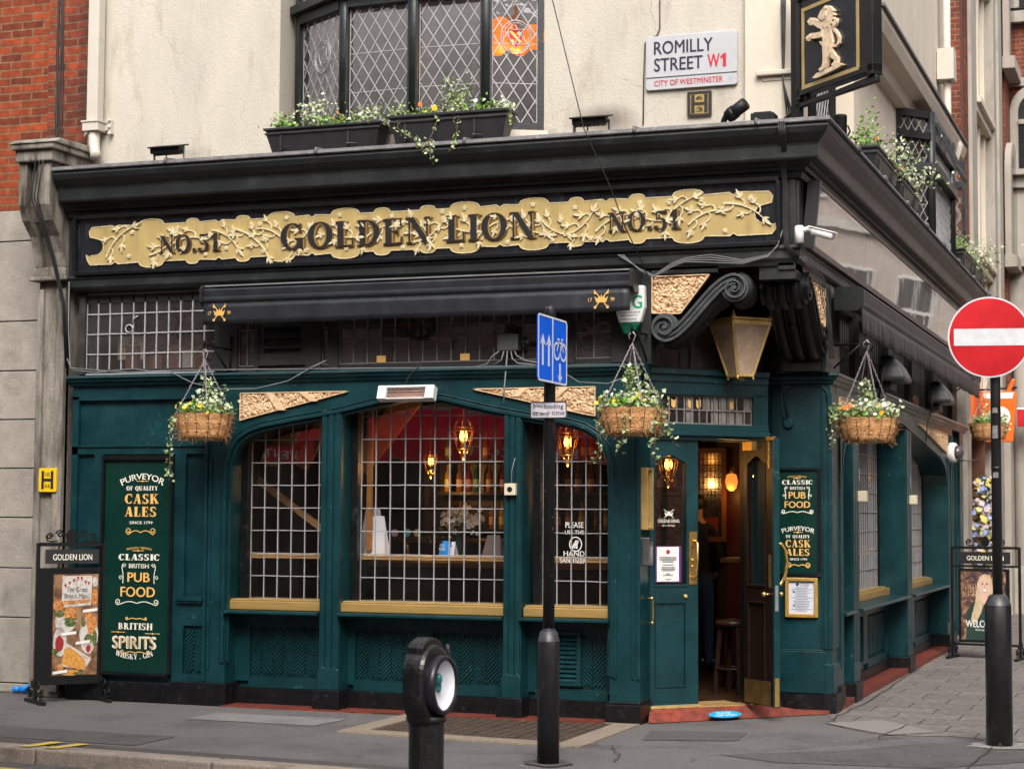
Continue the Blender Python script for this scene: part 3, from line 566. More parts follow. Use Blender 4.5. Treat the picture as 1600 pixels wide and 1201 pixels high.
pier = thing('stone_pier', 'weathered grey stone pilaster with a console block between the two buildings', 'pilaster', (-6.62, .2, 0))
m = MB()
m.cube(-6.75, -6.46, .04, .9, 0, 3.62)
m.cube(-6.74, -6.68, 0.0, .1, 0.05, 3.55); m.cube(-6.55, -6.46, 0.0, .1, 0.05, 3.55)
m.build('shaft', STONED, pier, bevel=.012)
m = MB(); m.cube(-6.80, -6.42, -.05, .85, 3.62, 3.66); m.cube(-6.78, -6.44, -.03, .85, 3.66, 3.74); m.build('capital', STONED, pier, bevel=.01)
m = MB()
pr = [(0.05, 3.74), (.05, 4.62), (-.30, 4.62), (-.30, 4.25), (-.24, 4.12), (-.12, 4.0), (-.06, 3.86), (-.03, 3.74)]
SX = Fr((-6.75, 0, 0), (0, 1, 0)); m.prism(SX, pr, 0, .08); SX2 = Fr((-6.56, 0, 0), (0, 1, 0)); m.prism(SX2, pr, 0, .12)
SX3 = Fr((-6.68, 0, 0), (0, 1, 0)); m.prism(SX3, [(a + .07 if a < 0 else a, b) for a, b in pr], 0, .13)
m.build('console', STONED, pier, bevel=.01)
m = MB(); m.cube(-6.77, -6.40, -.34, .4, 4.62, 4.72); m.cube(-6.79, -6.36, -.38, .4, 4.72, 4.77); m.prism(Fr((-6.81, 0, 0), (0, 1, 0)), [(-.4, 4.77), (.4, 4.77), (.4, 4.84), (-.3, 4.82)], 0, .47); m.build('cap', STONED, pier, bevel=.012)
m = MB()
for k in range(3):
    m.tube([(-6.5 + .02 * k, -.32, 4.8), (-6.56 + .03 * k, -.34, 4.62 - .05 * k), (-6.60 + .03 * k, -.33, 4.3), (-6.55 + .02 * k, -.26, 4.1), (-6.5 + .015 * k, -.15, 3.8), (-6.44 + .012 * k, -.06, 3.4), (-6.42 + .012 * k, -.02, 2.85)], .006)
m.build('cable', CABLE, pier)

# ================================================================ the pub
pub = thing('pub_building', 'corner pub with dark green shopfront, black fascia and cream upper storey', 'pub', (-3, 1.5, 0))
XL, XR, YE = -6.36, 0.0, 11.2
# ---- upper storey
BX0, BX1 = -4.55, -2.14                                            # opening of the bay window
m = MB()
m.cube(-6.46, BX0, .30, .62, 4.45, 9); m.cube(BX1, -.10, .30, .62, 4.45, 9); m.cube(BX0, BX1, .30, .62, 4.45, 4.62); m.cube(BX0, BX1, .30, .62, 6.6, 9)
m.build('upper_wall', RENDER, pub)
SW = -.20                                                           # side wall line
m = MB()
S0, S1, S2, S3 = 1.35, 2.75, 6.55, 9.3                              # two bays let into the side wall
m.cube(-.55, SW, .62, S0, 4.45, 9); m.cube(-.55, SW, 3.8, S2, 4.45, 9); m.cube(-.55, SW - .25, S1, 3.8, 4.45, 9); m.cube(-.55, SW, S3, YE, 4.45, 9)
m.cube(-.55, SW, S0, 3.8, 6.8, 9); m.cube(-.55, SW, S2, S3, 6.15, 9)
m.build('upper_side_wall', RENDERS, pub)
m = MB(); m.cube(-.46, -.095, .24, .36, 4.5, 9); m.cube(-.30, -.06, .25, .75, 4.5, 9)
for z in (4.98, 5.02): m.cube(-.32 - (z - 4.98), -.04 + (z - 4.98), .23 - (z - 4.98), .77, z, z + .04)
m.build('quoin', RENDERS, pub, bevel=.008)
# plaster cornice over the side bays
m = MB(); PF = Fr((SW, 0, 0), (1, 0, 0)); 
m.prism(Fr((SW, 3.6, 0), (1, 0, 0), (0, 0, 1)), [(0, 6.08), (.10, 6.10), (.14, 6.2), (.26, 6.26), (.30, 6.36), (.30, 6.42), (0, 6.46)], 0, -7.2)
m.build('string_course', RENDERS, pub)
m = MB(); m.prism(Fr((SW, 3.6, 0), (1, 0, 0)), [(0, 6.46), (.33, 6.425), (.33, 6.455), (0, 6.5)], 0, -7.2); m.build('flashing', LEADR, pub)
# ---- leaded bay window
def bay_window(par, verts, z0, z1, crest, glassm=GLASSU, lean=(.118, .185)):
    """verts: plan points of the bay, left to right; one light per segment"""
    win = bpy.data.objects.new('bay_window', None); COL.objects.link(win); win.parent = par
    fr_ = MB(); cm = MB(); gl = MB(); ct = MB(); pane = MB()
    for k, (a, b) in enumerate(zip(verts, verts[1:])):
        a, b = Vector(a + (0,)), Vector(b + (0,)); d = b - a; L = d.length; f = Fr((a.x, a.y, 0), (d.x, d.y, 0))
        fr_.box(f, 0, .045, z0, z1, -.08, .02); fr_.box(f, L - .045, L, z0, z1, -.08, .02)
        fr_.box(f, .045, L - .045, z0, z0 + .07, -.08, .015); fr_.box(f, .045, L - .045, z1 - .08, z1, -.08, .015)
        fr_.box(f, .045, L - .045, z0 + 1.12, z0 + 1.20, -.08, .03)
        fr_.lathe(f.p(0, 0, -.02) + Vector((0, 0, z0)), [(.05, 0), (.05, z1 - z0)], 10)
        gl.flat(f, [(.045, z0 + .07), (L - .045, z0 + .07), (L - .045, z1 - .08), (.045, z1 - .08)], -.03)
        u0, u1, v0, v1 = .05, L - .05, z0 + .07, z1 - .08
        px, pz = lean
        for s_ in (1, -1):                                            # lozenge leading
            t = -40
            for i in range(-30, 30):
                # line u = i*px + s*(v - v0)*px/pz
                pts = []
                for v in (v0, v1):
                    pts.append((i * px * 1.0 + s_ * (v - v0) * px / pz + (u1 - u0) * 0, v))
                (ua, va), (ub, vb) = pts; ua += u0; ub += u0
                lo, hi = 0.0, 1.0; du = ub - ua
                if abs(du) > 1e-9:
                    ta, tb = (u0 - ua) / du, (u1 - ua) / du
                    if ta > tb: ta, tb = tb, ta
                    lo, hi = max(lo, ta), min(hi, tb)
                if hi - lo < 1e-3: continue
                p = f.p(ua + du * lo, va + (vb - va) * lo, -.022 + .002 * s_); q = f.p(ua + du * hi, va + (vb - va) * hi, -.022 + .002 * s_)
                cm.beam(p, q, .0075, .005, f.w)
        for v in (v0 + .33, v0 + .66): cm.beam(f.p(u0, v, -.028), f.p(u1, v, -.028), .006, .006, f.w)
        cm.box(f, u0 - .004, u0 + .004, v0, v1, -.026, -.018); cm.box(f, u1 - .004, u1 + .004, v0, v1, -.026, -.018)
        if k in crest:                                                # round crest light with a shield
            cu, cv, rr = (u0 + u1) / 2 + .01, z0 + 1.12 - .34, min(.125, L * .3)
            for r_, w_ in ((rr, .012), (rr * .86, .007)):
                cm.tube([f.p(cu + r_ * math.cos(t_ * math.pi / 14), cv + r_ * 1.12 * math.sin(t_ * math.pi / 14), -.012) for t_ in range(28)], w_ / 2, 5, closed=True)
            sh = [(-.6, .55), (0, .5), (.6, .55), (.58, -.05), (.3, -.5), (0, -.7), (-.3, -.5), (-.58, -.05)]
            cm.tube([f.p(cu + x * rr * .8, cv + y * rr, -.012) for x, y in sh], .004, 5, closed=True)
            for an in range(0, 360, 40): cm.beam(f.p(cu + rr * .86 * math.cos(R(an)), cv + rr * .96 * math.sin(R(an)), -.012), f.p(cu + rr * math.cos(R(an)), cv + rr * 1.12 * math.sin(R(an)), -.012), .005, .005, f.w)
            if crest[k]:
                pane.flat(f, [(cu + x * rr * .78, cv + y * rr * .97) for x, y in sh], -.027)
                bb = [(cu - rr * .45, cv + rr * .42), (cu - rr * .3, cv + rr * .5), (cu + rr * .42, cv - rr * .3), (cu + rr * .3, cv - rr * .42)]
                ct.flat(f, bb, -.0245)
                for (x, y) in ((.2, .3), (-.22, -.25)): ct.flat(f, arcpts(cu + x * rr, cv + y * rr, rr * .13, rr * .13, 0, 330, 10), -.0245)
    fr_.build('frame', CHAR, win); cm.build('lead_came', LEAD, win); gl.build('glass', glassm, win, fix=False)
    if pane.v:
        pane.build('crest_shield', mat('ruby_glass', (.38, .01, .02), .25, var=.2, emit=.25, ecol=(.5, .01, .02)), win, fix=False); ct.build('crest_band', mat('amber_glass', (.6, .42, .1), .3, emit=.12), win, fix=False)  # crest colours emit a faint glow themselves, with no lamp in them
    return win
bz0, bz1 = 4.72, 6.6
wv = [(-4.48, .52), (-3.86, .12), (-3.21, .08), (-2.58, .12), (-2.155, .32)]
bw = bay_window(pub, wv, bz0, bz1, {0: 0, 3: 1})
m = MB(); m.prism(GROUND, [(-4.52, .6), (-4.52, .5), (-3.88, .06), (-3.21, .02), (-2.56, .06), (-2.10, .28), (-2.10, .6)], 4.60, 4.72); m.build('window_sill', RENDERS, bw)
m = MB(); m.prism(GROUND, [(-4.54, .6), (-4.54, .46), (-3.90, .02), (-3.21, -.02), (-2.54, .02), (-2.08, .26), (-2.08, .6)], 5.93, 6.0); m.build('transom_rail', CHAR, bw)
m = MB(); m.cube(-6, -.6, 3.4, 3.5, 4.4, 8); m.build('room_wall', mat('room_grey', (.26, .25, .25), .9), pub)
# side bays
sb = bay_window(pub, [(SW - .1, S0 + .0), (SW + .02, S0 + .25), (SW + .02, S1 - .22), (SW - .1, S1)], 4.66, 6.8, {}, lean=(.11, .175))
sb = bay_window(pub, [(SW - .02, S2 + .02), (SW + .34, S2 + .45), (SW + .34, S3 - .45), (SW - .02, S3 - .02)], 4.66, 6.1, {}, lean=(.11, .175))
m = MB(); m.prism(GROUND, [(SW - .3, S2), (SW + .40, S2 + .40), (SW + .40, S3 - .40), (SW - .3, S3)], 5.42, 5.52); m.build('transom_rail', CHAR, sb)
# open casement leaning out of the second bay
cs = MB(); f = Fr((SW + .36, S2 + .8, 5.53), (0, 1, 0), (.62, 0, -.78)); f = Fr((SW + .36, S2 + .6, 6.02), (0, 1, 0), (-.42, 0, .9))
f = Fr((SW + .37, S2 + .6, 6.0), (0, 1, 0), (.38, 0, -.92))
for a0, a1, b0, b1 in ((0, .05, 0, .55), (.95, 1.0, 0, .55), (.05, .95, 0, .05), (.05, .95, .5, .55), (.48, .52, .05, .5)): cs.box(f, a0, a1, b0, b1, -.02, .02)
cs.build('open_casement', CHAR, sb)
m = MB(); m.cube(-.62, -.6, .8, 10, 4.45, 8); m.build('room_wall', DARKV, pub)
# projecting leaded panel with a red crest, beyond the second bay (stands out from the wall)
lp = bay_window(pub, [(SW + .02, 9.55), (SW + .42, 9.55)], 4.55, 6.0, {0: 1}, lean=(.11, .2)); lp.name = 'leaded_screen'

# ---- black cornice, mitred round the corner
CP = [(0.0, 4.60), (.28, 4.555), (.30, 4.53), (.29, 4.50), (.275, 4.46), (.235, 4.42), (.205, 4.395), (.20, 4.375), (.195, 4.29), (.185, 4.275), (.12, 4.265), (.115, 4.245), (.085, 4.235), (.075, 4.215), (.045, 4.205), (.03, 4.16), (0.0, 4.16)]
def corner_sweep(mb, prof, x0=-6.42, y1=11.35):
    n = len(prof); vs = []
    for (d, z) in prof: vs += [(x0, -d, z), (d, -d, z), (d, y1, z)]
    fs = []
    for i in range(n):
        j = (i + 1) % n
        for k in (0, 1): fs.append([3 * i + k, 3 * j + k, 3 * j + k + 1, 3 * i + k + 1])
    fs += [[3 * i for i in range(n)], [3 * i + 2 for i in range(n)][::-1]]
    mb.add(vs, fs)
m = MB(); corner_sweep(m, [(d, z) for d, z in CP if z < 4.51] + [(-.2, 4.16), (-.2, 4.52), (.285, 4.525)]); m.build('cornice', CHAR, pub)
m = MB(); corner_sweep(m, [(.305, 4.527), (.312, 4.535), (.30, 4.565), (-.35, 4.605), (-.35, 4.55)])
for x in (-5.3, -3.9, -2.6, -1.2, -.25): m.tube([(x, -.318, 4.53), (x, -.31, 4.57), (x, -.1, 4.592), (x, .25, 4.606)], .014, 6)
for y in (1, 2.4, 3.8, 5.2, 6.6, 8, 9.6): m.tube([(.318, y, 4.53), (.31, y, 4.57), (.1, y, 4.592), (-.2, y, 4.606)], .014, 6)
m.build('lead_flashing', LEADR, pub)
# ---- fascia carcase behind the signs, and the moulding below
m = MB(); m.cube(-6.42, -.30, .10, .30, 3.62, 4.58); m.cube(-.30, -.05, .10, YE, 3.62, 4.58); m.build('fascia', CHAR, pub)
m = MB(); corner_sweep(m, [(-.12, 3.655), (.03, 3.655), (.035, 3.63), (.02, 3.61), (.02, 3.555), (.005, 3.535), (-.02, 3.52), (-.12, 3.50)]); m.build('lower_moulding', CHAR, pub)
m = MB()
m.box(FRONT, -.125, -.012, 3.655, 4.16, -.08, .012); m.box(SIDE, .012, .20, 3.655, 4.16, -.08, .012); m.cube(-.09, -.0125, .0125, .1, 3.66, 4.16)
m.box(FRONT, -6.42, -6.345, 3.655, 4.16, -.08, .01); m.box(SIDE, 10.4, 11.3, 3.655, 4.16, -.08, .012)
m.build('fascia_post', CHAR, pub, bevel=.006)
# soffit over the entrance
m = MB(); m.prism(GROUND, [(-1.22, .0), (-.03, .0), (-.03, 1.4), (-.6, 1.4), (-1.22, .62)], 3.50, 3.60); m.build('soffit', BLACK, pub)

# ---- upper glazing zone, z 2.77 - 3.52
m = MB(); m.cube(-6.36, -1.20, .11, .16, 2.70, 2.84); m.cube(-6.36, -1.20, .11, .16, 3.42, 3.56)
for x0, x1 in ((-6.36, -6.30), (-5.02, -4.80), (-4.64, -4.60), (-4.16, -4.02), (-3.96, -3.86), (-2.12, -2.06), (-1.90, -1.80), (-1.50, -1.20)): m.cube(x0, x1, .08, .155, 2.80, 3.5)
m.build('clerestory_frame', DUSTY, pub)
def leaded_rect(par, fr, a0, a1, b0, b1, du, dv, c, gm, cmname=LEAD, wd=.010, name='leaded_light', jitter=.002, gu0=None):
    win = bpy.data.objects.new(name, None); COL.objects.link(win); win.parent = par
    g = MB(); k = MB(); nu = round((a1 - a0) / du); nv = round((b1 - b0) / dv); tl = .0016 if gm in (GLASS, GLASSS) else .006
    for i in range(nu):                                      # every pane sits at its own slight tilt
        for j in range(nv):
            x, y = random.gauss(0, tl) * (a1 - a0) / nu / 2, random.gauss(0, tl) * (b1 - b0) / nv / 2; A_, B_ = a0 + (a1 - a0) * i / nu, a0 + (a1 - a0) * (i + 1) / nu; C_, D_ = b0 + (b1 - b0) * j / nv, b0 + (b1 - b0) * (j + 1) / nv
            g.poly([fr.p(A_, C_, c - x - y), fr.p(B_, C_, c + x - y), fr.p(B_, D_, c + x + y), fr.p(A_, D_, c - x + y)])
    g.build('glass', gm, win, fix=False)
    off = 0 if gu0 is None else gu0
    for i in range(nu + 1):
        u = a0 + off + (a1 - a0) * i / nu
        if u > a1 + .001: continue
        pts = [fr.p(min(a1, max(a0, u + random.uniform(-jitter, jitter))), b0 + (b1 - b0) * j / 6, c + .006) for j in range(7)]
        for p, q in zip(pts, pts[1:]): k.beam(p, q, wd, .008, fr.w)
    for i in range(nv + 1):
        v = b0 + (b1 - b0) * i / nv
        pts = [fr.p(a0 + (a1 - a0) * j / 6, min(b1, max(b0, v + random.uniform(-jitter, jitter))), c + .010) for j in range(7)]
        for p, q in zip(pts, pts[1:]): k.beam(p, q, wd * .95, .006, fr.w)
    k.build('lead_came', cmname, win, fix=False)
    return win
wl = leaded_rect(pub, FRONT, -6.30, -5.02, 2.80, 3.5, .1165, .175, -.12, GLASSU, LEAD, .012)
m = MB()
for (cu, cv, r_) in ((-5.87, 3.19, .035),):
    m.tube([FRONT.p(cu + r_ * math.cos(t * .45), cv + r_ * math.sin(t * .45), -.105) for t in range(14)], .007, 5, closed=True)
m.tube([FRONT.p(-5.84, 3.23, -.1), FRONT.p(-5.82, 3.28, -.1), FRONT.p(-5.78, 3.3, -.1)], .006, 5); m.build('glass_boss', LEAD, wl)
leaded_rect(pub, FRONT, -4.80, -4.64, 2.84, 3.45, .08, .3, -.12, GLASSD, LEADD)
leaded_rect(pub, FRONT, -4.02, -3.96, 2.84, 3.45, .06, .3, -.12, GLASSD, LEADD)
wm = leaded_rect(pub, FRONT, -3.86, -2.12, 2.84, 3.45, .1245, .19, -.12, GLASSD, LEADD)
m = MB()
for r_ in (.14, .12): m.tube([FRONT.p(-3.14 + r_ * math.cos(t * .285), 3.16 + r_ * math.sin(t * .285), -.10) for t in range(22)], .008, 5, closed=True)
for an in (45, 90, 135): m.beam(FRONT.p(-3.14 + .12 * math.cos(R(an)), 3.16 + .12 * math.sin(R(an)), -.10), FRONT.p(-3.14 - .12 * math.cos(R(an)), 3.16 - .12 * math.sin(R(an)), -.10), .01, .01)
m.build('roundel', DUSTY, wm)
leaded_rect(pub, FRONT, -2.06, -1.90, 2.84, 3.45, .09, .2, -.12, GLASSD, LEADD)
leaded_rect(pub, FRONT, -1.80, -1.50, 2.84, 3.45, .15, .2, -.12, GLASSD, LEADD)
# louvred ventilator
m = MB(); m.box(FRONT, -4.60, -4.16, 2.84, 3.46, -.14, -.12)
for a0, a1, b0, b1 in ((-4.60, -4.55, 2.84, 3.46), (-4.21, -4.16, 2.84, 3.46), (-4.55, -4.21, 2.84, 2.94), (-4.55, -4.21, 3.30, 3.46)): m.box(FRONT, a0, a1, b0, b1, -.12, -.085)
for k in range(4):
    z = 2.98 + k * .09; m.add([FRONT.p(a, b, c) for a, b, c in ((-4.55, z, -.08), (-4.21, z, -.08), (-4.21, z + .075, -.118), (-4.55, z + .075, -.118), (-4.55, z + .014, -.08), (-4.21, z + .014, -.08), (-4.21, z + .085, -.118), (-4.55, z + .085, -.118))], [[0, 1, 2, 3], [4, 5, 6, 7], [0, 1, 5, 4]])
m.build('louvre', DUSTY, pub)
m = MB(); m.cube(-3.52, -3.44, .10, .108, 2.845, 2.9); m.cube(-2.78, -2.70, .10, .108, 2.845, 2.9); m.build('amber_pane', GOLDT, pub)

# ---- teal cornice band
TP = [(-.12, 2.775), (.075, 2.775), (.08, 2.755), (.06, 2.745), (.055, 2.725), (.03, 2.715), (.025, 2.695), (.006, 2.685), (-.12, 2.685)]
m = MB(); m.prism(Fr((-6.38, 0, 0), (0, -1, 0)), TP, 0, -5.20); o = m.build('shopfront_cornice', TEAL, pub)
# ---------------------------------------------------------------- shopfront helpers (work on either street face)
def bezel(mb, fr, pts, wid, c0, c1): mb.pathstrip(fr, pts, wid, c0, c1)
def offs(pts, d):
    out = []; n = len(pts)
    for i, (a, b) in enumerate(pts):
        j, k = max(0, i - 1), min(n - 1, i + 1)
        t = Vector((pts[k][0] - pts[j][0], pts[k][1] - pts[j][1])).normalized(); out.append((a - t.y * d, b + t.x * d))
    return out
def pilaster(fr, a0, a1, top, lip=.0, depth=.30, foot=True):
    g = MB()
    g.box(fr, a0, a1, .17, top, -depth, -.004)
    n = 3; wd = (a1 - a0)
    for k in range(n):                                               # reeds
        c = a0 + wd * (k + .5) / n
        g.box(fr, c - wd * .12, c + wd * .12, .34, top, -.004, .012)
    g.box(fr, a0 + .006, a0 + wd * .09, .34, top, -.004, .004); g.box(fr, a1 - wd * .09, a1 - .006, .34, top, -.004, .004)
    g.prism(fr, [(a0 - .004, .17), (a1 + .004, .17), (a1 + .004, .33), (a1 - wd * .2, .36), (a1 - wd * .3, .345), (a0 + wd * .3, .345), (a0 + wd * .2, .36), (a0 - .004, .33)], -.01, .014)
    p = g.build('pilaster', TEAL, pub, bevel=.004)
    b = MB(); b.box(fr, a0 - .04, a1 + .02, .0, .17, -depth, .035); b.build('pilaster_foot', PLINTH, p, bevel=.006)
    return p
def herringbone(mb, fr, a0, a1, b0, b1, c, cw=.105, dz=.034):
    n = max(1, round((a1 - a0) / cw)); cw = (a1 - a0) / n; h = cw * .95
    for i in range(n):
        x0 = a0 + i * cw + .004; x1 = a0 + (i + 1) * cw - .004; up = i % 2 == 0
        z = b0 - h + .01
        while z < b1:
            q0, q1 = (z, z + h) if up else (z + h, z)
            p = [(x0, q0), (x1, q1), (x1, q1 + dz * .66), (x0, q0 + dz * .66)]
            if min(q[1] for q in p) > b0 - .001 and max(q[1] for q in p) < b1 + .001: mb.prism(fr, p, c, c + .017 + random.uniform(-.002, .002))
            elif max(q[1] for q in p) > b0 + .01 and min(q[1] for q in p) < b1 - .01:      # clipped lath
                pp = []
                for k in range(9):
                    t = k / 8; zz_ = q0 + (q1 - q0) * t
                    if b0 <= zz_ and zz_ + dz * .66 <= b1: pp.append((x0 + (x1 - x0) * t, zz_))
                if len(pp) > 1: mb.prism(fr, [pp[0], pp[-1], (pp[-1][0], pp[-1][1] + dz * .66), (pp[0][0], pp[0][1] + dz * .66)], c, c + .017)
            z += dz
def stallriser(fr, a0, a1, panels, b0=.17, b1=.765, back=-.21):
    g = MB(); g.box(fr, a0, a1, .12, b1, back - .05, back)
    xs_ = [a0]; 
    for p in panels: xs_ += list(p)
    xs_.append(a1)
    for k in range(0, len(xs_), 2): g.box(fr, xs_[k], xs_[k + 1], .20, b1, back, back + .03)
    for p in panels:
        g.box(fr, p[0], p[1], .66, b1, back, back + .028); g.box(fr, p[0], p[1], .15, .235, back, back + .028)
        herringbone(g, fr, p[0] + .015, p[1] - .015, .245, .65, back)
        for q in ((p[0], p[0] + .012), (p[1] - .012, p[1])): g.box(fr, q[0], q[1], .236, .659, back, back + .036)
    s = g.build('stall_riser', TEAL, pub, fix=False)
    b = MB(); b.box(fr, a0, a1, .0, .15, back - .05, back + .05); b.build('plinth', PLINTH, s)
    k = MB(); k.prism(Fr(fr.p(a0, 0, 0), fr.w, fr.v), [(-.24, .765), (.035, .765), (.05, .772), (.05, .786), (.035, .795), (-.24, .80)], 0, -(a1 - a0)) if fr is SIDE or True else None
    k.build('shelf_mould', TEAL, s)
    return s
def shop_window(fr, a0, a1, b0, b1, back=-.27, du=.127, dv=.187, rail=1.255, gm=None, top=None):
    win = leaded_rect(pub, fr, a0, a1, b0, b1, du, dv, back, gm or GLASS, LEAD, .0085, 'shop_window')
    g = MB(); g.box(fr, a0 - .06, a0, b0 - .02, b1, back - .03, -.19); g.box(fr, a1, a1 + .05, b0 - .02, b1, back - .03, back + .03); g.build('window_frame', BLACK, win)
    g = MB(); sp = -.035 if fr is FRONT else -.17; g.box(fr, a0 - .085, a1 + .05, .80, .874, back - .02, sp); g.box(fr, a0 - .085, a1 + .05, .874, .888, back - .02, sp - .04); g.build('sill', SILLB, win, bevel=.008)
    g = MB(); g.box(fr, a0 - .02, a1 + .02, rail - .032, rail, back - .30, back - .012)
    g.build('counter_rail', OAK, win, bevel=.004)
    return win

# ---- front shopfront
ARCH = [(-4.83, 1.86), (-4.825, 2.0), (-4.79, 2.12), (-4.72, 2.215), (-4.62, 2.275), (-4.5, 2.31), (-4.2, 2.36), (-3.8, 2.42), (-3.45, 2.495), (-3.25, 2.535), (-3.14, 2.548), (-3.03, 2.535), (-2.85, 2.50), (-2.5, 2.42), (-2.1, 2.345), (-1.82, 2.305), (-1.70, 2.27), (-1.60, 2.21), (-1.53, 2.12), (-1.487, 2.0), (-1.48, 1.86)]
pts = [(-5.03, .17), (-5.03, 2.69), (-1.235, 2.69), (-1.235, .17), (-1.48, .17)] + ARCH[::-1] + [(-4.83, .17)]
m = MB(); m.prism(FRONT, pts, -.28, 0); o = m.build('arched_frame', TEAL, pub)
m = MB()
m.pathstrip(FRONT, offs([(-4.83, .36)] + ARCH + [(-1.48, .36)], .022), .030, -.02, .02)
m.pathstrip(FRONT, offs([(-4.83, .36)] + ARCH + [(-1.48, .36)], .052), .010, -.02, .010)
m.pathstrip(FRONT, offs([(-4.83, .36)] + ARCH + [(-1.48, .36)], -.012), .020, -.05, -.012)
m.box(FRONT, -4.995, -4.975, .30, 2.05, -.01, .016)
m.box(FRONT, -5.035, -5.01, .20, 2.55, -.01, .022)
m.box(FRONT, -1.30, -1.285, .34, 2.2, -.01, .012); m.box(FRONT, -1.445, -1.43, .34, 1.9, -.01, .012); m.box(FRONT, -1.262, -1.232, .34, 2.25, -.01, .014)
m.box(FRONT, -1.262, -1.232, 2.28, 2.60, -.01, .014)
m.build('arch_moulding', TEAL, o, bevel=.003)
m = MB(); m.box(FRONT, -5.075, -4.80, .0, .19, -.28, .04); m.box(FRONT, -1.505, -1.222, .0, .15, -.5, .045); m.box(FRONT, -1.495, -1.23, .15, .17, -.5, .03); m.build('pilaster_foot', PLINTH, o, bevel=.006)
# corner post return, up to the door
m = MB(); m.prism(GROUND, [(-1.45, .281), (-1.237, .281), (-1.237, .36), (-1.45, .40)], .1, 2.69); m.build('corner_post', TEAL, pub)
pilaster(FRONT, -3.965, -3.785, 2.45); pilaster(FRONT, -2.362, -2.212, 2.40)
stallriser(FRONT, -4.83, -3.965, [(-4.70, -4.06)]); stallriser(FRONT, -3.785, -2.362, [(-3.73, -3.17), (-3.04, -2.44)]); sr = stallriser(FRONT, -2.212, -1.48, [(-2.15, -1.55)])
m = MB()
for a0, a1, b0, b1 in ((-1.985, -1.955, .26, .68), (-1.80, -1.765, .26, .68), (-1.955, -1.80, .26, .285), (-1.955, -1.80, .655, .68)): m.box(FRONT, a0, a1, b0, b1, -.205, -.155)
for k in range(10):
    z = .29 + k * .036; m.add([FRONT.p(a, b, c) for a, b, c in ((-1.955, z, -.158), (-1.80, z, -.158), (-1.80, z + .03, -.185), (-1.955, z + .03, -.185), (-1.955, z + .008, -.158), (-1.80, z + .008, -.158), (-1.80, z + .036, -.185), (-1.955, z + .036, -.185))], [[0, 1, 2, 3], [4, 5, 6, 7], [0, 1, 5, 4]])
m.build('louvre_vent', TEAL, sr)
W1 = shop_window(FRONT, -4.74, -3.98, .885, 2.60); W2 = shop_window(FRONT, -3.72, -2.40, .885, 2.60); W3 = shop_window(FRONT, -2.12, -1.52, .885, 2.60)
# window lettering on the right-hand light
f = FRONT; m = MB(); cx = -1.855
text(m, f, 'PLEASE', cx - .075, cx + .075, 1.50, 1.545, .012, -.262); text(m, f, 'USE THE', cx - .08, cx + .08, 1.445, 1.48, .012, -.262)
m.pathstrip(f, arcpts(cx + .01, 1.37, .05, .056, 0, 360, 22), .008, -.262)
for dx in (-.02, 0, .02): m.pathstrip(f, [(cx + dx, 1.335), (cx + .01 + dx * .6, 1.37), (cx + .025 + dx * .4, 1.40)], .012, -.261)
text(m, f, 'HAND', cx - .09, cx + .085, 1.255 + .02, 1.295 + .02, .014, -.262); text(m, f, 'SANITIZER', cx - .12, cx + .10, 1.22, 1.26, .012, -.262)
m.build('window_lettering', WHITEP, W3, fix=False)
# carved spandrels
def grapes(mb, fr, poly, n, c, rmin=.009, rmax=.018):
    n = int(n * 1.7)
    xs = [p[0] for p in poly]; ys = [p[1] for p in poly]
    def inside(a, b):
        r = False
        for i in range(len(poly)):
            (x1, y1), (x2, y2) = poly[i], poly[i - 1]
            if (y1 > b) != (y2 > b) and a < (x2 - x1) * (b - y1) / (y2 - y1) + x1: r = not r
        return r
    k = 0; t = 0; M = Matrix((fr.u, fr.v, fr.w)).transposed()
    while k < n and t < n * 40:
        t += 1; a = random.uniform(min(xs), max(xs)); b = random.uniform(min(ys), max(ys)); r = random.uniform(rmin, rmax)
        if not all(inside(a + dx * r, b + dy * r) for dx, dy in ((1, 0), (-1, 0), (0, 1), (0, -1))): continue
        if random.random() < .78: mb.ball(fr.p(a, b, c + random.uniform(0, .008)), r, r, r * .9, 8, 5, M)
        elif random.random() < .5:
            rot = M @ Matrix.Rotation(random.uniform(0, 6.28), 3, 'Z'); mb.ball(fr.p(a, b, c + .012), r * 1.7, r * .55, r * .5, 8, 4, rot)
        else:
            mb.tube([fr.p(a + r * .8 * math.cos(q * .7) * (1 - q * .06), b + r * .8 * math.sin(q * .7) * (1 - q * .06), c + .02) for q in range(10)], r * .22, 5)
        k += 1
def carved(fr, poly, n, parent=None, ribbons=(), c=-.006):
    g = MB(); g.prism(fr, poly, c - .03, c)
    grapes(g, fr, poly, n, c)
    for a, b, q, d in ribbons: g.prism(fr, [(a, b), (a + .07, b), (q + .07, d), (q, d)], c, c + .03)
    pn = g.build('carved_panel', CARVE, parent or pub, fix=False)
    e = MB(); L = poly + [poly[0]]
    for p, q in zip(L, L[1:]): e.beam(fr.p(p[0], p[1], c + .012), fr.p(q[0], q[1], c + .012), .008, .02, fr.w)
    e.build('panel_edge', CARVE, pn)
    return pn
carved(FRONT, [(-4.71, 2.375), (-4.66, 2.39), (-3.72, 2.602), (-4.71, 2.602)], 330, ribbons=((-4.47, 2.60, -4.36, 2.455), (-4.16, 2.60, -4.06, 2.525)), c=.003)
carved(FRONT, [(-1.60, 2.375), (-1.60, 2.602), (-2.62, 2.602), (-1.66, 2.385)], 330, ribbons=((-2.03, 2.475, -1.88, 2.60), (-2.30, 2.535, -2.22, 2.60)), c=.003)
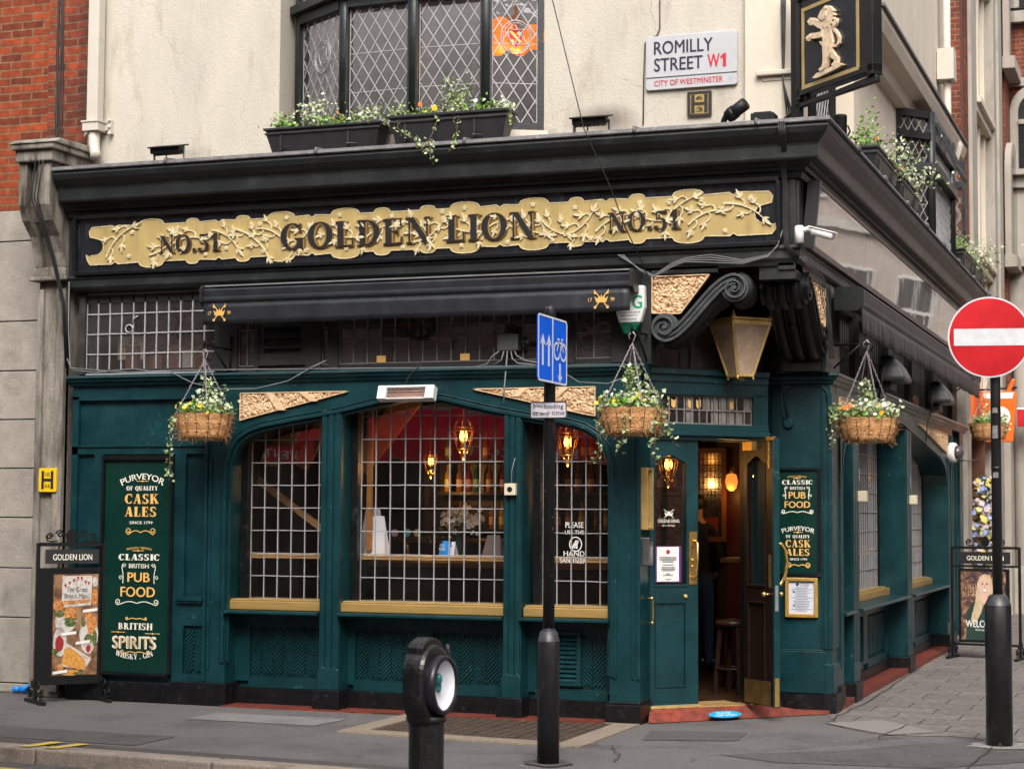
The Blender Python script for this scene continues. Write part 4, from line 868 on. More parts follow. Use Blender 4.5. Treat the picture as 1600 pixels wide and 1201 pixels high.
# ---- panelled left end with the tall sign board
m = MB()
XA, XB = -6.36, -5.03
for a0, a1, b0, b1 in ((XA, XB, 2.575, 2.69), (XA, XB, 2.10, 2.165), (XA, -6.30, .2, 2.6), (-6.13, -6.04, .17, 2.10), (-5.34, -5.235, .17, 2.10), (-6.30, -6.13, .17, .30), (-5.235, XB, .17, .25), (-5.235, XB, .655, .88)): m.box(FRONT, a0, a1, b0, b1, -.10, -.012)
m.box(FRONT, XA, XB, .1, 2.69, -.14, -.045)
m.box(FRONT, -5.29, -5.04, .865, .90, -.02, .03); m.box(FRONT, -5.28, -5.05, .845, .866, -.02, .018)
for a0, a1, b0, b1 in ((-6.30, -5.04, 2.565, 2.578), (-6.30, -5.04, 2.162, 2.178), (-6.305, -6.292, 2.17, 2.57)): m.box(FRONT, a0, a1, b0, b1, -.05, .002)
herringbone(m, FRONT, -5.225, -5.045, .26, .645, -.045, .09)
o = m.build('end_panel', TEAL, pub, fix=False)
m = MB(); m.box(FRONT, XA, XB, 0, .17, -.14, .015); m.box(FRONT, -5.34, -5.03, 0, .19, -.1, .03); m.build('plinth', PLINTH, o, bevel=.005)
m = MB(); m.box(FRONT, -5.235, -5.215, .6, .62, -.02, .0); m.build('screw', BLACK, o)

# ---- diagonal entrance
DI = Fr((-1.243, .267, 0), (Q, Q, 0))
m = MB(); m.box(DI, -.05, 1.10, 2.56, 2.72, -.12, .02); m.box(DI, -.05, 1.10, 2.72, 2.765, -.12, .05); m.box(DI, -.05, 1.10, 2.66, 2.70, -.12, .035)
m.box(DI, -.05, 1.10, 2.275, 2.33, -.12, .03); m.box(DI, -.05, 1.10, 2.235, 2.275, -.12, .055); m.box(DI, -.05, 1.10, 2.20, 2.235, -.12, .02); m.box(DI, .96, 1.10, 2.3, 2.58, -.12, .02); m.box(DI, -.05, .12, 2.3, 2.58, -.12, .0)
m.build('door_head', TEAL, pub, bevel=.004)
tw = leaded_rect(pub, DI, .12, .96, 2.335, 2.555, .073, .108, -.02, GLASSU, LEADD, .012, 'door_transom')
m = MB(); random.seed(5)
for i in range(11):
    for j in range(2):
        if random.random() < .62:
            a = .126 + i * .0764; b = 2.34 + j * .108; m.flat(DI, [(a, b), (a + .066, b), (a + .066, b + .1), (a, b + .1)], -.024)
m.build('frosted_pane', mat('frosted_glass', (.34, .30, .24), .35, var=.5, scale=9), tw)
m = MB()
for i in (1, 3, 4, 8):
    a = .126 + i * .0764; m.flat(DI, [(a + .012, 2.47), (a + .033, 2.455), (a + .054, 2.47), (a + .054, 2.53), (a + .033, 2.515), (a + .012, 2.53)], -.016)
m.build('amber_pane', GOLDT, tw)
# glazing above the door, dark
tg = leaded_rect(pub, DI, -.02, 1.0, 2.77, 3.5, .34, .365, -.05, GLASSD, DUSTY, .03, 'entrance_clerestory')
m = MB(); m.box(DI, .40, .44, 2.77, 3.5, -.06, -.03); m.build('mullion', DWOOD, tg)
m = MB(); m.box(DI, .945, 1.08, .0, 2.235, -.14, .0); m.box(DI, .925, .945, .1, 2.235, -.14, -.03); m.cube(-.53, -.50, .98, 1.40, 0, 3.5); m.build('door_jamb', BLACK, pub)
m = MB(); m.box(DI, -.04, .0, .1, 2.235, -.12, -.01); m.build('door_post', TEAL, pub)
def door_leaf(par, fr, wd, outer, inner, name='door_leaf', z0=.115, z1=2.215):
    """panelled half-glazed leaf; w>0 is the street face of the left leaf, the room face of the right"""
    g = MB(); gl = (.062, wd - .112)
    g0, g1 = gl; gz0, gz1, pk = 1.06, 2.02, 2.075
    rects = ((0, g0, z0, z1), (g1, wd, z0, z1), (g0, g1, z0, .255), (g0, g1, .925, gz0))
    for a0, a1, b0, b1 in rects: g.box(fr, a0, a1, b0, b1, -.022, .022)
    g.box(fr, g0, g1, .255, .925, -.012, .012)
    mid = (g0 + g1) / 2
    g.prism(fr, [(g0, gz1), (g0 + .04, gz1 + .02), (mid - .02, pk), (mid + .02, pk), (g1 - .04, gz1 + .02), (g1, gz1), (g1, z1), (g0, z1)], -.022, .022)
    for a0, a1, b0, b1 in ((g0, g1, .255, .268), (g0, g1, .912, .925), (g0, g0 + .012, .268, .912), (g1 - .012, g1, .268, .912), (g0 - .012, g1 + .012, gz0 - .02, gz0), (g0 - .01, g0, gz0, gz1), (g1, g1 + .01, gz0, gz1)): g.box(fr, a0, a1, b0, b1, -.03, .03)
    L = g.build(name, outer, par, bevel=.002)
    k = MB(); k.flat(fr, [(g0, gz0), (g1, gz0), (g1, gz1 + .05), (g0, gz1 + .05)], 0); k.build('glass', GLASS, L, fix=False)
    return L
LL = door_leaf(pub, DI.mv(0, 0, -.03), .455, TEAL, TEAL)
f = DI.mv(0, 0, -.008)
m = MB(); m.box(f, .37, .44, 1.06, 1.475, 0, .006)
m.tube([f.p(.395, 1.12, .01), f.p(.395, 1.11, .05), f.p(.40, 1.13, .062), f.p(.408, 1.25, .066), f.p(.413, 1.38, .062), f.p(.413, 1.40, .04), f.p(.413, 1.40, .01)], .011, 8)
m.box(f, .385, .43, 1.36, 1.42, .006, .02); m.ball(f.p(.40, 1.25, .01), .012); m.ball(f.p(.40, 1.20, .008), .010)
m.build('door_handle', BRASS, LL)
m = MB(); m.lathe(f.p(.335, .965, 0), [(.018, 0), (.018, .012), (.01, .02)], 10, f.w); m.build('door_lock', BRASSD, LL)
m = MB(); m.box(f, .0, .455, .095, .118, -.03, .03); m.box(DI, -.0, .95, .085, .10, -.14, .015); m.build('threshold', BRASSD, pub)
# right leaf, open to the street
RV = Vector((.292, -.303, 0)).normalized(); RL = Fr((-.607, .903, 0), RV)
DLEAF = mat('dark_door_wood', (.013, .007, .005), .35, var=.4, scale=9, stretch=(5, 5, .6), col2=(.05, .022, .012), mix2=.2, scale2=8); RRt = door_leaf(pub, RL, .43, DLEAF, DLEAF)
m = MB(); m.box(RL, .0, .452, .112, 2.218, -.030, -.0225); m.box(RL, .4305, .452, .112, 2.218, -.0225, .024); m.build('door_edge', TEAL, RRt)
m = MB(); m.box(RL, .02, .41, .125, .31, .0305, .034); m.build('kick_plate', mat('dark_bronze', (.16, .10, .035), .4, metal=.6, var=.35, scale=14), RRt)
m = MB(); m.box(RL, .06, .20, 2.125, 2.195, .0225, .07); m.beam(RL.p(.13, 2.205, .05), RL.p(.02, 2.215, .28), .02, .006); m.beam(RL.p(.40, 2.19, .03), RL.p(.40, 1.98, .03), .02, .008); m.box(RL, .36, .452, 2.20, 2.226, -.0, .035); m.box(RL, .4525, .455, .12, .34, -.02, .02)
m.tube([RL.p(.39, .99, .02), RL.p(.39, .99, .06)], .009); m.ball(RL.p(.39, .99, .075), .022); m.box(RL, .375, .405, 1.04, 1.3, .0225, .028); m.build('door_fitting', BRASS, RRt)
m = MB(); m.box(RL, .4525, .4555, .86, 1.06, -.014, .014); m.build('lock_plate', mat('steel_plate', (.5, .5, .5), .35, metal=.8), RRt)
m = MB(); m.tube([RL.p(.40, 1.06, -.03), RL.p(.405, 1.07, -.07), RL.p(.42, 1.14, -.10), RL.p(.425, 1.25, -.115), RL.p(.42, 1.34, -.10), RL.p(.41, 1.385, -.07), RL.p(.405, 1.385, -.03)], .014, 8); m.tube([RL.p(.39, .99, -.02), RL.p(.39, .99, -.07)], .009); m.ball(RL.p(.39, .99, -.08), .02); m.build('door_handle', BRASS, RRt)
# notices on the left leaf glass
m = MB(); m.flat(DI, [(.075, 1.075), (.31, 1.075), (.31, 1.36), (.075, 1.36)], -.024); m.build('purple_backing', mat('purple_card', (.10, .02, .16), .6), LL, fix=False)
m = MB(); m.flat(DI, [(.085, 1.082), (.285, 1.082), (.285, 1.355), (.085, 1.355)], -.020); m.build('paper_notice', WHITEP, LL, fix=False)
m = MB()
for k, (b, wd_) in enumerate([(1.27, .15), (1.258, .16), (1.246, .14), (1.234, .10), (1.21, .10), (1.19, .12), (1.178, .13), (1.166, .11), (1.14, .04), (1.128, .09), (1.097, .05)]): m.flat(DI, [(.185 - wd_ / 2, b), (.185 + wd_ / 2, b), (.185 + wd_ / 2, b + .006), (.185 - wd_ / 2, b + .006)], -.017)
m.build('notice_text', mat('print_grey', (.16, .15, .17), .7), LL, fix=False)
m = MB(); m.flat(DI, arcpts(.185, 1.315, .017, .017, 0, 345, 16), -.017); m.build('notice_seal', mat('seal_crimson', (.35, .01, .05), .6), LL, fix=False)
m = MB(); text(m, DI, 'GREENE KING', .095, .29, 1.545, 1.572, .012, -.022); text(m, DI, 'BURY ST EDMUNDS', .135, .25, 1.515, 1.528, .005, -.022)
m.flat(DI, [(.165, 1.60), (.225, 1.60), (.235, 1.63), (.215, 1.615), (.195, 1.64), (.175, 1.615), (.155, 1.63)], -.022)
for sg in (-1, 1): m.pathstrip(DI, [(.195 - sg * .04, 1.585), (.195 + sg * .045, 1.65)], .006, -.0215)
m.build('glass_lettering', CREAML, LL, fix=False)
# brick step
m = MB(); m.prism(GROUND, [(-.5, 1.1), (-.02, 1.30), (-.02, 1.6), (-.5, 1.6)], -.05, .03); m.add([(-1.19, .07, .006), (-.02, 1.31, .006), DI.p(1.06, .092, .016), DI.p(-.0, .092, .016)], [[0, 1, 2, 3]]); struct('pavement_ramp', m, brick_mat('ramp_brick', (.26, .05, .03), (.17, .036, .024), (.10, .06, .05), .07, .21, .004, 'xy', bump=.35, rough=.6, dirt=(.10, .04, .03), offset=0.0))
m = MB(); m.prism(GROUND, [(-4.83, -.055), (-1.5, -.10), (-1.5, .25), (-4.83, .25)], -.03, .014); struct('pavement_edging', m, TILEF)
m = MB(); m.prism(GROUND, [(-.5, 1.72), (.02, 1.72), (.02, 9.6), (-.5, 9.6)], -.05, .055); struct('pavement_ledge', m, TILEF)

# ---- corner pillar
m = MB(); m.cube(-.50, -.004, 1.38, 1.86, .15, 2.69); m.cube(-.51, -.06, 1.368, 1.4, .16, .50); m.cube(-.50, -.08, 1.374, 1.4, .50, .515)
m.cube(-.09, .006, 1.372, 1.84, .52, 2.62); m.cube(-.07, -.055, 1.362, 1.374, .52, 2.62); m.cube(-.03, -.018, 1.362, 1.374, .52, 2.62); m.cube(-.068, .012, 1.364, 1.84, .16, .40)
m.build('corner_pillar', TEAL, pub, bevel=.005)
m = MB(); m.cube(-.52, -.07, 1.35, 1.58, 0, .155); m.cube(-.07, .034, 1.345, 1.597, 0, .165); m.build('pillar_plinth', PLINTH, pub)
# cornice over pillar and side
PX = -.52
n = len(TP); vs = []
for d, z in TP: vs += [(PX, 1.38 - d, z), (d, 1.38 - d, z), (d, 11.0, z)]
fs = []
for i in range(n):
    j = (i + 1) % n
    for k in (0, 1): fs.append([3 * i + k, 3 * j + k, 3 * j + k + 1, 3 * i + k + 1])
fs += [[3 * i for i in range(n)], [3 * i + 2 for i in range(n)][::-1]]
m = MB(); m.add(vs, fs); m.build('shopfront_cornice', TEAL, pub)
m = MB(); m.cube(-.50, -.02, 1.20, 1.9, 2.77, 3.55); m.cube(-.34, -.03, 1.05, 1.3, 2.775, 2.84); m.build('pillar_block', BLACK, pub)

# ---- side shopfront
SA = [(1.80, 1.86), (1.81, 2.0), (1.88, 2.13), (2.0, 2.22), (2.2, 2.29), (3.0, 2.38), (4.0, 2.47), (4.9, 2.53), (5.2, 2.545), (5.5, 2.53), (6.5, 2.45), (7.5, 2.37), (8.3, 2.30), (8.75, 2.22), (9.0, 2.10), (9.08, 1.98), (9.1, 1.86)]
pts = [(1.62, .17), (1.62, 2.69), (9.75, 2.69), (9.75, .17), (9.1, .17)] + SA[::-1] + [(1.80, .17)]
m = MB(); m.prism(SIDE, pts, -.30, 0.0); o = m.build('arched_frame', TEAL, pub)
m = MB()
for d, wd, c1 in ((.022, .03, .022), (.055, .012, .012)): m.pathstrip(SIDE, offs([(1.80, .36)] + SA + [(9.1, .36)], d), wd, -.02, c1)
for a in (1.70, 9.2, 9.45, 9.62): m.box(SIDE, a, a + .05, .34, 2.6, -.01, .02)
m.build('arch_moulding', TEAL, o)
m = MB(); m.box(SIDE, 1.6, 1.82, .055, .2, -.3, .03); m.box(SIDE, 9.05, 9.8, .0, .2, -.3, .03); m.build('pilaster_foot', PLINTH, o)
pilaster(SIDE, 2.36, 2.66, 2.42); pilaster(SIDE, 5.66, 6.02, 2.52)
stallriser(SIDE, 1.8, 2.36, [(1.88, 2.30)]); stallriser(SIDE, 2.66, 5.66, [(2.8, 4.0), (4.3, 5.5)]); stallriser(SIDE, 6.02, 9.1, [(6.2, 7.3), (7.6, 8.9)])
for a_, b_ in ((1.90, 2.36), (2.76, 5.60), (6.12, 9.02)): shop_window(SIDE, a_, b_, .885, 2.6, back=-.30, gm=GLASSS)
carved(SIDE, [(9.1, 2.37), (9.1, 2.60), (6.6, 2.60), (9.0, 2.375)], 330, c=.003); carved(SIDE, [(1.70, 2.37), (1.70, 2.60), (3.6, 2.60), (1.9, 2.385)], 200, c=.003)
# far end: recessed green panelling and a cream strip door
m = MB(); m.box(SIDE, 9.75, 10.9, .1, 2.69, -.30, -.12); m.box(SIDE, 10.55, 10.9, .1, 2.69, -.12, .0); m.box(SIDE, 10.4, 10.46, .1, 2.6, -.12, -.03); m.box(SIDE, 9.75, 9.86, .1, 2.5, -.12, -.02); m.build('end_panel', TEAL, pub)
m = MB(); m.box(SIDE, 10.0, 10.08, .12, 2.2, -.12, -.05); m.build('door_edge_strip', BRASSD, pub)
# clerestory on the side
m = MB(); m.box(SIDE, 1.38, 11.0, 2.70, 2.83, -.2, -.10); m.box(SIDE, 1.38, 11.0, 3.40, 3.6, -.2, -.08)
for a0, a1 in ((1.38, 1.55), (3.0, 3.2), (4.7, 5.0), (6.5, 6.7), (8.2, 8.5), (10.4, 10.9)): m.box(SIDE, a0, a1, 2.78, 3.5, -.2, -.07)
m.build('clerestory_frame', DUSTY, pub)
leaded_rect(pub, SIDE, 1.55, 3.0, 2.82, 3.42, .12, .3, -.14, GLASSD, LEADD); leaded_rect(pub, SIDE, 3.2, 4.7, 2.82, 3.42, .12, .3, -.14, GLASSD, LEADD); leaded_rect(pub, SIDE, 5.0, 6.5, 2.82, 3.42, .12, .3, -.14, GLASSD, LEADD); leaded_rect(pub, SIDE, 6.7, 8.2, 2.82, 3.42, .12, .3, -.14, GLASSD, LEADD); leaded_rect(pub, SIDE, 8.5, 10.4, 2.82, 3.42, .19, .3, -.14, GLASSD, LEADD)

# ---- scrolled brackets carrying the corner
BRKT = mat('bracket_grey_paint', (.048, .054, .057), .42, var=.25, scale=8, bump=.2, col2=(.02, .022, .023), mix2=.3, scale2=5)
def scroll_bracket(fr, sg, lo, hi, r1, r2, depth, par=pub):
    """lo / hi: centres of lower and upper volute in the frame; sg = +1 when the upper one lies at larger u"""
    g = MB(); X = lambda pts: [(sg * a, b) for a, b in pts]
    l = Vector((sg * lo[0], lo[1])); h = Vector((sg * hi[0], hi[1]))       # work with sg-flipped u so that hi is right of lo
    d = (h - l).normalized(); nrm = Vector((-d.y, d.x))
    # body: band from under the lower volute to over the upper one
    A = l - nrm * r1; B = h + nrm * r2
    def bez(p0, p1, p2, p3, n=16): return [tuple(p0 * (1 - t) ** 3 + p1 * 3 * t * (1 - t) ** 2 + p2 * 3 * t * t * (1 - t) + p3 * t ** 3) for t in [i / n for i in range(n + 1)]]
    ctr = bez(l + Vector((-.2, -1)) * r1 * .62, l + Vector((1.4, -.9)) * r1, h + Vector((-1.5, .9)) * r2, h + Vector((.2, 1)) * r2 * .62)
    g.pathstrip(fr, X(ctr), r1 * .78, -depth, .0)
    g.pathstrip(fr, X(offs(ctr, r1 * .30)), .022, -.02, .022); g.pathstrip(fr, X(offs(ctr, -r1 * .30)), .022, -.02, .022); g.pathstrip(fr, X(ctr), .02, -.02, .012)
    for c_, r_, a0, tn in ((l, r1, -95, -1.9), (h, r2, 85, -1.9)):
        g.prism(fr, X(arcpts(c_.x, c_.y, r_, r_, 0, 352, 36)), -depth, .0)
        sp = spiral(c_.x, c_.y, r_ * .90, r_ * .12, a0, tn, 64); g.pathstrip(fr, X(sp), r_ * .15, -.01, .034, taper=lambda t: 1 - .45 * t)
        g.prism(fr, X(arcpts(c_.x, c_.y, r_ * .16, r_ * .16, 0, 345, 14)), -.01, .03)
    o_ = g.build('scroll_bracket', BRKT, par, bevel=.004)
    e = MB()                                                         # cushions and acanthus under the scroll
    for k in range(3):
        c = -depth * (.2 + .3 * k); f2 = fr.mv(0, 0, c)
        L = offs(ctr, -r1 * .42); e.tube([f2.p(sg * a, b) for a, b in L], depth * .13, 8)
        e.tube([f2.p(sg * (h.x + r2 * 1.0 * math.cos(t)), h.y + r2 * 1.0 * math.sin(t)) for t in [1.5 - .25 * i for i in range(14)]], depth * .12, 8)
    tip = ctr[7]; e.ball(fr.p(sg * (tip[0] + .05), tip[1] - .05, -depth * .5), .035, depth * .22, .03)
    e.build('acanthus', mat('shade_dark_carving', (.005, .0055, .006), .5, var=.4, spec=.3), o_)  # near-black colour puts the deep shade into the carving itself
    return o_
lo = at(1037.5, 511, y=-.02); hi = at(1147, 449, y=-.02)
scroll_bracket(FRONT, 1, (lo.x, lo.z), (hi.x, hi.z), .112, .108, .30)
scroll_bracket(SIDE, -1, (1.00, 3.03), (.33, 3.36), .125, .125, .34).data.materials[0] = BLACK
m = MB(); m.box(FRONT, -1.235, -1.15, 2.775, 3.52, -.15, -.0); m.box(FRONT, -1.165, -.62, 3.47, 3.52, -.15, -.0); m.box(SIDE, .0, 1.38, 3.47, 3.52, -.15, -.02); m.box(SIDE, 1.16, 1.40, 2.775, 3.5, -.15, 0)
m.build('bracket_backing', CHAR, pub)
tri = [(at(1018, 437, y=0).x, 3.455), (at(1108, 433, y=0).x, 3.455), (at(1062, 492, y=0).x, 3.16), (at(1018, 495, y=0).x, 3.17)]
carved(FRONT, tri, 230, c=-.03)
carved(SIDE, [(.62, 3.44), (1.15, 3.44), (1.15, 3.0), (1.12, 3.0)], 160, c=-.02)
m = MB(); m.cube(-.30, -.02, .02, .30, 3.40, 3.52); m.build('bracket_cap', CHAR, pub)
# downpipe on the cream wall
dp = thing('downpipe', 'cream painted square rainwater pipe with a swan-neck shoe on the cream wall', 'downpipe', (-6.33, .22, 4.7))
m = MB(); m.cube(-6.385, -6.275, .16, .27, 5.03, 9); m.build('pipe', CREAMP, dp, bevel=.008)
m = MB(); m.cube(-6.41, -6.25, .14, .30, 4.97, 5.05); m.cube(-6.42, -6.24, .13, .30, 5.045, 5.06)
for x in (-6.44, -6.20):
    m.cube(x - .015, x + .015, .25, .30, 4.95, 5.07)
    for z in (4.95, 5.01, 5.07): m.ball((x, .24, z), .016)
m.beam((-6.44, .27, 5.01), (-6.2, .27, 5.01), .02, .05); m.build('socket', CREAMP, dp)
m = MB(); m.tube([(-6.33, .215, 4.98), (-6.33, .21, 4.87), (-6.31, .19, 4.79), (-6.27, .15, 4.73)], .052, 12, r2=.048); m.build('shoe', CREAMP, dp)
dp2 = thing('downpipe', 'cream rainwater pipe running down the side wall beside the red brick', 'downpipe', (-.1, 10.2, 6))
m = MB(); m.tube([(SW + .12, 10.3, 9), (SW + .12, 10.3, 6.6), (SW + .30, 10.0, 6.3), (SW + .12, 10.3, 5.9), (SW + .12, 10.3, 4.6)], .05, 10); m.build('pipe', CREAMP, dp2)
m = MB(); m.cube(SW + .01, SW + .22, 10.15, 10.45, 7.2, 7.6); m.build('hopper', CREAMP, dp2)
# ================================================================ signs on the pub
NAVY = mat('sign_backboard', (0.014, 0.016, 0.021), .22, var=.3, scale=5, col2=(.05, .055, .07), mix2=.25, scale2=3, stretch=(3, 3, .3))
FSF = Fr((0, -.018, 3.662), (1, 0, 0), (0, -.035, 1))
fs_ = thing('fascia_sign', 'long black fascia sign with scalloped gold panel and black name lettering', 'sign', (-3.2, -.05, 3.66))
U0, U1, VH = -6.34, -.13, .50
m = MB(); m.box(FSF, U0, U1, 0, VH, -.02, .0); m.build('backboard', NAVY, fs_)
m = MB()
for a0, a1, b0, b1 in ((U0, U1, -.012, .022), (U0, U1, VH - .022, VH + .012), (U0 - .012, U0 + .022, .022, VH - .022), (U1 - .022, U1 + .012, .022, VH - .022)): m.box(FSF, a0, a1, b0, b1, -.01, .045)
m.build('frame', BLACK, fs_, bevel=.004)
def su(px): return at(px, 380 - (px - 160) * .048, y=-.06).x
feat = [(160, 'e'), (178, 'c'), (216, 253, 'B'), (290, 308, 's'), (340, 'c'), (368, 388, 's'), (418, 458, 'B'), (486, 'c'), (517, 559, 'B'), (584, 607, 's'), (656, 678, 's'), (703, 747, 'B'), (780, 'c'), (811, 855, 'B'), (889, 910, 's'), (946, 'c'), (983, 1006, 's'), (1051, 1098, 'B'), (1145, 'c')]
def edge(base, sg):
    out = []
    for ft in feat:
        if ft[-1] == 'e': continue
        if ft[-1] == 'c':
            u = su(ft[0]); out += [(u - .03, base), (u - .010, base - sg * .014), (u, base - sg * .02), (u + .010, base - sg * .014), (u + .03, base)]
        else:
            a, b = su(ft[0]), su(ft[1]); h = .040 if ft[-1] == 'B' else .026
            out += [(a - .010, base - sg * .008)] + [((a + b) / 2 - (b - a) / 2 * math.cos(t), base + sg * h * math.sin(t) ** .8) for t in [math.pi * i / 10 for i in range(1, 10)]] + [(b + .010, base - sg * .008)]
    return out
ul, ur = su(142), su(1201)
endR = [(ur, .405), (ur + .03, .37), (ur + .02, .32), (ur - .05, .305), (ur - .09, .29), (ur - .115, .25), (ur - .105, .2), (ur - .06, .165), (ur, .16), (ur + .035, .15), (ur + .06, .17), (ur + .05, .12), (ur + .02, .08)]
endL = [(ul - .02, .08), (ul - .05, .12), (ul - .06, .17), (ul - .035, .15), (ul, .16), (ul + .06, .165), (ul + .105, .2), (ul + .115, .25), (ul + .09, .29), (ul + .05, .305), (ul - .02, .32), (ul - .03, .37), (ul, .405)]
outl = edge(.412, 1) + endR + edge(.078, -1)[::-1] + endL
m = MB(); m.prism(FSF, outl, .001, .011); gp = m.build('gold_panel', GOLDP, fs_)
m = MB(); m.pathstrip(FSF, outl + [outl[0]], .007, .011, .015); m.build('panel_edge', GOLDL, gp, fix=False)
# vine in relief
vine = MB(); ros = MB(); shd = MB(); random.seed(3)
def leaf(u, v, ang, L, mb=vine):
    dx, dy = math.cos(ang), math.sin(ang)
    for da, l in ((0, L), (.7, L * .62), (-.65, L * .66)):
        q = [(0, 0), (.3, .14), (.62, .15), (1, 0.02), (.62, -.11), (.3, -.12)]
        ca, sa = math.cos(ang + da), math.sin(ang + da)
        mb.prism(FSF, [(u + (x * ca - y * sa) * l, v + (x * sa + y * ca) * l) for x, y in q], .011, .026 + random.uniform(0, .006))
def rosette(u, v, r=.020):
    for k in range(5): ros.prism(FSF, arcpts(u + r * .62 * math.cos(k * 1.257 + .3), v + r * .62 * math.sin(k * 1.257 + .3), r * .42, r * .42, 0, 315, 7), .011, .023)
    ros.prism(FSF, arcpts(u, v, r * .3, r * .3, 0, 315, 7), .018, .027)
def spray(u, v, du, dv, s=1):
    """one branching stem with curled side shoots"""
    p0 = Vector((u, v)); p1 = p0 + Vector((du, dv)); n = Vector((-dv, du)) * .22 * s
    P_ = lambda t: p0 * (1 - t) ** 2 + (p0 * .5 + p1 * .5 + n) * 2 * t * (1 - t) + p1 * t * t
    st = [tuple(P_(i / 14)) for i in range(15)]; vine.pathstrip(FSF, st, .014, .011, .026, taper=lambda t: 1.1 - .6 * t)
    for k, t in enumerate((.22, .45, .66, .86)):
        q = P_(t); sg = 1 if k % 2 else -1; a = math.atan2(dv, du) + sg * .8
        L = random.uniform(.045, .075); cv = [(q.x + L * x * math.cos(a + sg * x * 1.2), q.y + L * x * math.sin(a + sg * x * 1.2)) for x in (0, .3, .6, .9, 1.2)]
        vine.pathstrip(FSF, cv, .010, .011, .022); leaf(cv[-1][0], cv[-1][1], a + sg * 1.6, random.uniform(.065, .09))
    leaf(st[-1][0], st[-1][1], math.atan2(dv, du) - s * .4, .09)
for px, dv0 in ((165, .2), (232, .12), (262, .05), (330, -.13), (365, -.2), (400, -.08), (440, .12), (505, -.1), (560, .13), (620, -.12), (640, .12), (690, -.1), (742, .12), (800, -.14), (838, -.15), (880, .14), (930, .1), (985, -.08), (1030, .2), (1075, .08), (1130, -.1)):
    u = su(px); v = .25 - dv0 * .9; sg = 1 if dv0 > 0 else -1; spray(u, min(.33, max(.14, v)), random.uniform(.24, .33), dv0 * 1.25, random.choice((1, -1)))
for px, v in ((205, .345), (200, .14), (237, .10), (276, .36), (320, .13), (352, .17), (405, .36), (410, .13), (447, .40), (477, .12), (530, .4), (540, .12), (612, .37), (628, .11), (690, .38), (725, .4), (720, .10), (792, .11), (832, .4), (862, .11), (898, .36), (922, .11), (1000, .37), (1045, .36), (1078, .11), (1095, .37), (1132, .12), (1172, .36)): rosette(su(px), v)
vine.build('vine_relief', GOLDL, gp, fix=False); ros.build('rosette_relief', GOLDL, gp, fix=False)
LET = [('NO.51', 249, 341, .155, .30), ('GOLDEN', 438, 673, .135, .345), ('LION', 697, 836, .135, .345), ('NO.51', 950, 1060, .155, .30)]
m = MB(); k = MB(); g = MB()
for s, a, b, v0, v1 in LET:
    T_ = .25; serif(k, FSF, s, su(a) + .006, su(b) + .006, v0 - .008, v1 - .006, .0225, .011, T=T_ + .035, t=.12)
    serif(g, FSF, s, su(a), su(b), v0, v1, .0265, .018, grow=.018, T=T_, t=.09); serif(m, FSF, s, su(a), su(b), v0, v1, .030, .020, T=T_ - .035, t=.055)
k.build('lettering_shadow', GOLDD, fs_, fix=False); g.build('lettering_outline', mat('letter_edge_gold', (.40, .25, .08), .4, metal=.3), fs_, fix=False); m.build('lettering', INK, fs_, fix=False)
m = MB()
for a, b in zip((U0 + .02, su(388), su(682), su(911)), (su(388), su(682), su(911), U1 - .02)): m.flat(FSF, [(a + .0015, .02), (b - .0015, .02), (b - .0015, VH - .02), (a + .0015, VH - .02)], .038)
m.build('cover_glass', GLASSF, fs_, fix=False)
# side fascia sign, glazed
SSF = Fr((.018, 0, 3.662), (0, 1, 0), (.11, 0, 1))
ss = thing('fascia_sign', 'glazed fascia sign on the side street, its glass reflecting the brick opposite', 'sign', (.05, 5, 3.66))
m = MB(); m.box(SSF, .24, 10.35, 0, VH, -.02, 0); m.build('backboard', NAVY, ss)
m = MB()
for a0, a1, b0, b1 in ((.21, 10.38, -.012, .03), (.21, 10.38, VH - .015, VH + .012), (.20, .235, .03, VH), (10.35, 10.38, .03, VH)): m.box(SSF, a0, a1, b0, b1, -.02, .05)
m.build('frame', mat('grey_brown_trim', (.10, .08, .075), .45, var=.2), ss)
m = MB(); m.box(SSF, .155, .20, -.01, VH + .01, -.02, .075); m.build('end_cap', INK, ss)
m = MB()
for a, b in ((.235, 2.6), (2.6, 5.2), (5.2, 7.8), (7.8, 10.35)): m.flat(SSF, [(a, .03), (b - .012, .03), (b - .012, VH - .015), (a, VH - .015)], .042)
m.build('cover_glass', glass('side_fascia_glass', (.9, .9, .9), 3.2, wob=.45, wscale=1.2, rough=.03, dust=.10), ss, fix=False)

